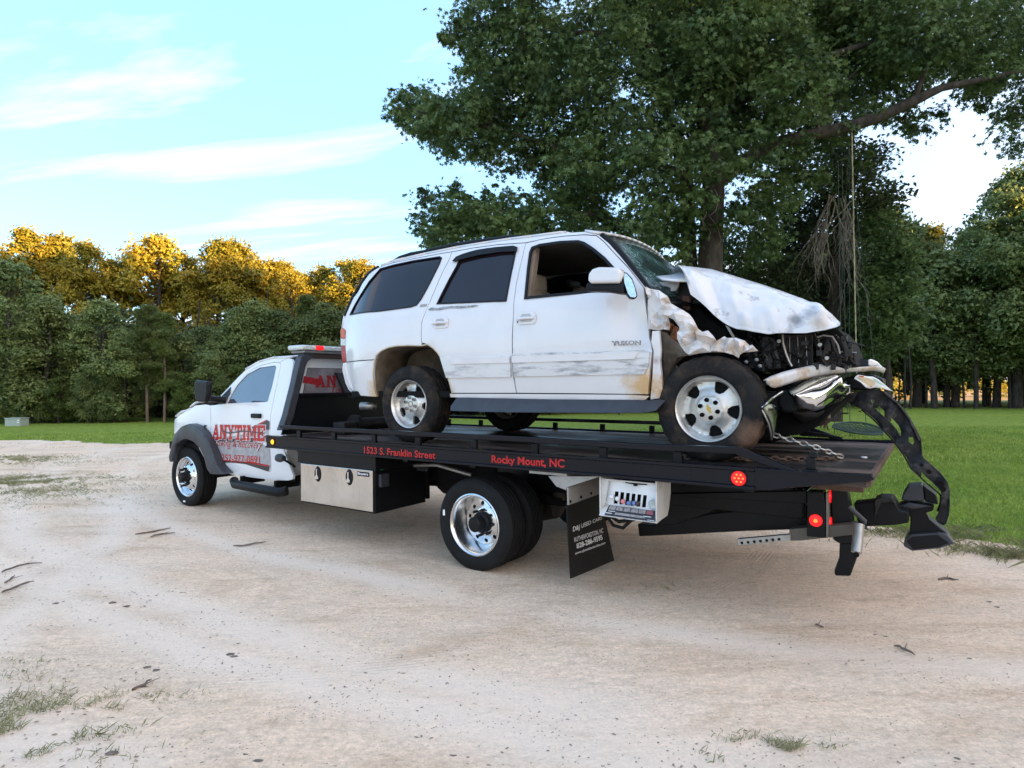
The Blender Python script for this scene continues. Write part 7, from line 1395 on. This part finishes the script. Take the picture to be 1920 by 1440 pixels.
# header panel: white band sweeping round the nose
HD_T = [((832, 838), .92), ((870, 815), .88), ((960, 783), .80), ((1040, 762), .72), ((1120, 745), .62), ((1210, 727), .50), ((1270, 732), .42), ((1330, 745), .33), ((1350, 755), .28), ((1440, 750), .10), ((1560, 744), -.12), ((1615, 742), -.24), ((1640, 752), -.32)]
HD_B = [((850, 855), .92), ((880, 885), .88), ((910, 892), .86), ((990, 868), .76), ((1080, 838), .66), ((1180, 825), .52), ((1260, 808), .42), ((1340, 795), .30), ((1400, 786), .20), ((1500, 782), .0), ((1580, 776), -.16), ((1630, 785), -.28), ((1642, 795), -.32)]
b = B(); b.strip([P4(*q, y) for q, y in HD_T], [P4(*q, y) for q, y in HD_B], lambda u, v: .03*math.sin(v*math.pi), nu=48, nv=8, bvec=(-.6, .6, .4)); b.build('header_panel', mat('scuffed_white_panel', (.66, .67, .69), .3, var=.05, coat=.3, dirt=((.42, .30, .18), 6, .45, .60, .75, (1, 1, 1)), bump=.3, bs=7), SV, smooth=40, solid=.008)
b = B(); b.strip([P4(*q, y) for q, y in [((1545, 700), -.1), ((1560, 695), -.12), ((1600, 712), -.22), ((1635, 745), -.32)]], [P4(*q, y) for q, y in [((1545, 742), -.1), ((1565, 742), -.12), ((1605, 744), -.24), ((1640, 765), -.33)]], nu=10, nv=4); b.build('header_tip', suvw, SV, smooth=40, solid=.01)
b = B(); b.strip([P4(*q, -.15) for q in [(1400, 690), (1470, 690), (1545, 704)]], [P4(*q, -.1) for q in [(1380, 745), (1470, 744), (1545, 742)]], nu=8, nv=4); b.build('header_inside', blackpl, SV, solid=.01)
# chrome bumper torn in pieces
def chb(u, v): return .12*math.sin(math.pi*v)**.8*(.5+.5*math.sin(math.pi*min(1, u*1.1)))+.014*math.sin(u*11+v*4)
crm = mat('bent_chrome', (.80, .81, .82), .10, 1, var=.05, bump=.35, bs=5)
b = B(); b.strip([P8(*q) for q in [(590, 975, .72), (700, 935, .68), (850, 860, .60), (1000, 800, .50), (1150, 735, .40), (1200, 712, .36), (1240, 770, .30), (1300, 850, .24)]], [P8(*q) for q in [(610, 990, .78), (650, 1080, .76), (730, 1140, .72), (860, 1178, .64), (990, 1135, .54), (1120, 1050, .42), (1230, 975, .32), (1305, 880, .24)]], chb, nu=36, nv=16, bvec=(-.30, .8, .25)); b.build('chrome_bumper', crm, SV, smooth=50, solid=.006)
b = B(); b.strip([P8(*q) for q in [(530, 880, .70), (700, 790, .64), (900, 725, .55), (1160, 700, .38)]], [P8(*q) for q in [(590, 968, .74), (720, 925, .68), (900, 835, .58), (1165, 722, .38)]], lambda u, v: .02*math.sin(v*3), nu=20, nv=6, bvec=(0, 1, 0)); b.build('bumper_top', mat('dull_chrome', (.22, .23, .20), .25, 1, var=.3, vs=8, bump=.3, bs=8), SV, smooth=50, solid=.006)
b = B(); b.tube([P8(590, 975, .76), P8(700, 935, .70), P8(850, 862, .62), P8(1000, 800, .52), P8(1160, 728, .40)], .010, 8); b.build('bumper_edge', crm, SV, smooth=60)
b = B(); b.strip([P8(*q) for q in [(165, 1110, .96), (225, 1060, .95), (285, 1000, .90), (390, 925, .80), (470, 880, .72)]], [P8(*q) for q in [(200, 1150, .98), (260, 1100, .97), (325, 1040, .92), (400, 1000, .82), (480, 950, .74)]], lambda u, v: .03*math.sin(v*3.1), nu=14, nv=6, bvec=(-.3, .9, .2)); b.build('chrome_end', crm, SV, smooth=50, solid=.006)
b = B(); b.strip([P4(*q) for q in [(812, 1022, .97), (840, 1060, .97), (870, 1120, .94), (884, 1180, .90), (885, 1240, .86)]], [P4(*q) for q in [(880, 985, .90), (925, 1000, .84), (935, 1060, .82), (920, 1140, .82), (895, 1240, .85)]], lambda u, v: .03*math.sin(v*3.1), nu=14, nv=6, bvec=(-.3, .9, 0)); b.build('chrome_flap', mat('dull_green_chrome', (.20, .23, .19), .22, 1, var=.3, vs=7, bump=.3, bs=8), SV, smooth=50, solid=.006)
b = B(); b.tube([P4(810, 1018, .98), P4(838, 1065, .975), P4(868, 1130, .95), P4(882, 1190, .90), P4(888, 1240, .86)], .006, 6); b.build('flap_edge', galv, SV, smooth=60)
blk('fog_lamp_housing', [(930, 900), (1000, 900), (1050, 960), (1060, 1010), (1040, 1060), (960, 1060), (925, 1000)], .66, .15, blackpl, .02)
b = B(); b.strip([P8(*q) for q in [(1300, 850, .3), (1330, 870, .28), (1330, 930, .28), (1290, 960, .3)]], [P8(*q) for q in [(1290, 880, .2), (1310, 890, .2), (1305, 930, .2), (1270, 950, .22)]], nu=8, nv=4); b.build('bumper_bracket', galv, SV, solid=.006)
b = B(); b.strip([P8(*q) for q in [(600, 1150, .55), (760, 1160, .5), (900, 1190, .42), (1050, 1110, .3)]], [P8(*q) for q in [(560, 1230, .5), (700, 1330, .45), (850, 1300, .38), (1030, 1220, .28)]], lambda u, v: .04*math.sin(v*3), nu=16, nv=7, bvec=(-.2, .9, 0)); b.build('air_dam', blackpl, SV, smooth=50, solid=.008)
b = B(); b.strip([P8(*q) for q in [(1040, 1130, .2), (1070, 1150, .2), (1080, 1250, .2), (1060, 1330, .2)]], [P8(*q) for q in [(1020, 1150, .2), (1035, 1200, .2), (1045, 1270, .2), (1055, 1330, .2)]], nu=8, nv=3); b.build('torn_liner', mat('pale_liner', (.3, .27, .22), .8, var=.4, vs=20), SV, solid=.006)
b = B()
for k in range(14):
    p = P8(1000+rngs.uniform(-30, 60), 1330+rngs.uniform(-40, 70), .2); b.prism([p+Vector((rngs.uniform(-.03, .03), 0, rngs.uniform(-.03, .03))) for _ in range(3)], (0, .01, 0))
b.tube([P8(1035, 1200, .2), P8(1020, 1290, .2), P8(1045, 1420, .2)], .006, 5)
b.build('torn_scraps', rusty, SV)['kind'] = 'stuff'
# number plate, bent
b = B(); b.strip([P8(*q) for q in [(1385, 740, .32), (1420, 702, .30), (1520, 722, .22), (1620, 728, .14), (1700, 760, .08), (1790, 830, .02), (1885, 915, -.04)]], [P8(*q) for q in [(1390, 755, .33), (1460, 800, .30), (1520, 868, .26), (1580, 880, .20), (1660, 868, .13), (1760, 878, .05), (1880, 918, -.04)]], lambda u, v: .015*math.sin(u*6), nu=24, nv=6, bvec=(-.5, .6, 0))
npl = b.build('number_plate', mat('plate_white', (.66, .70, .68), .4, var=.05), SV, smooth=50, solid=.003)
def platepatch(pts, m, nm): b = B(); b.prism([P8(a, c_, .36-.36*((a-1385)/500)) for a, c_ in pts], (0, .004, 0)); b.build(nm, m, npl)
platepatch([(1430, 725), (1560, 745), (1660, 790), (1640, 840), (1540, 845), (1500, 800)], mat('plate_tan', (.5, .42, .28), .5), 'plate_band'); platepatch([(1440, 712), (1510, 722), (1500, 738), (1450, 735)], redtxt, 'plate_mark')
platepatch([(1520, 770), (1600, 775), (1620, 810), (1550, 830), (1510, 800)], mat('plate_green', (.18, .36, .22), .5), 'plate_print'); platepatch([(1590, 850), (1620, 848), (1615, 858), (1592, 860)], redtxt, 'plate_mark'); platepatch([(1620, 745), (1680, 770), (1780, 850), (1720, 830), (1640, 790)], mat('plate_teal', (.35, .52, .48), .5), 'plate_print')
# long black beam torn off the nose, arching out and down behind the truck
ARO = [(780, 200), (850, 190), (930, 170), (1010, 180), (1060, 215), (1110, 255), (1155, 305), (1200, 375), (1235, 440), (1260, 495), (1265, 570), (1270, 610), (1320, 650), (1380, 705), (1425, 760), (1443, 815), (1445, 900), (1440, 980), (1420, 1035), (1400, 1050), (1365, 1025), (1350, 1005), (1375, 960), (1395, 905), (1398, 855), (1350, 815), (1290, 765), (1250, 725), (1200, 680), (1165, 610), (1130, 560), (1085, 500), (1020, 430), (960, 365), (880, 300), (800, 262), (760, 240)]
ARH = [[(935, 235), (955, 240), (1000, 290), (1060, 345), (1110, 400), (1130, 440), (1128, 475), (1100, 430), (1060, 380), (1000, 330), (950, 285)], [(1180, 480), (1205, 478), (1215, 510), (1205, 530), (1178, 505)], [(1262, 700), (1290, 735), (1340, 780), (1385, 825), (1390, 848), (1340, 808), (1290, 765), (1260, 735)]]
YA = .02
def apt(q): p = U(1360+q[0]/3.43, 680+q[1]/3.43, 1, YA); return (p.x, p.z)
V2, fs = cdt([apt(q) for q in ARO], [[apt(q) for q in h] for h in ARH], .05); b = B(); shell(b, V2, fs, lambda x, z: YA+.02*math.sin(x*30+z*17), .015, edge=.004); bm_ = b.build('torn_beam', mat('torn_beam_plastic', (.016, .016, .018), .4, var=.5, vs=10, bump=.5, bs=25, dirt=((.16, .155, .15), 9, .50, .74, .6, (1, 1, 1))), SV, smooth=35)
for edge_ in (ARO[2:21], list(reversed(ARO[22:35]))):
    b = B(); A_ = [Vector((apt(q)[0], YA, apt(q)[1])) for q in edge_]; b.strip(A_, [p+Vector((.01, -.06, -.005)) for p in A_], nu=50, nv=3); b.build('beam_flange', MATS['torn_beam_plastic'], bm_, smooth=50, solid=.006)
for q, r in (((1385, 775), .022), (((1400, 810)), .020), ((1310, 700), .016), ((1262, 655), .012), ((1095, 262), .012)):
    x, z = apt(q); b = B(); b.lathe([(r, 0), (r*.8, .006), (r*.55, .002), (.001, .001)], (x, YA+.022, z), 'y', 14); b.build('bolt_boss', dark, bm_, smooth=50)
b = B(); b.tube([Vector((apt(q)[0], YA+.012, apt(q)[1])) for q in [(1020, 190), (1075, 235), (1130, 290), (1180, 360), (1215, 430), (1245, 500)]], [.012]*6, 6); b.build('beam_rib', MATS['torn_beam_plastic'], bm_, smooth=60)
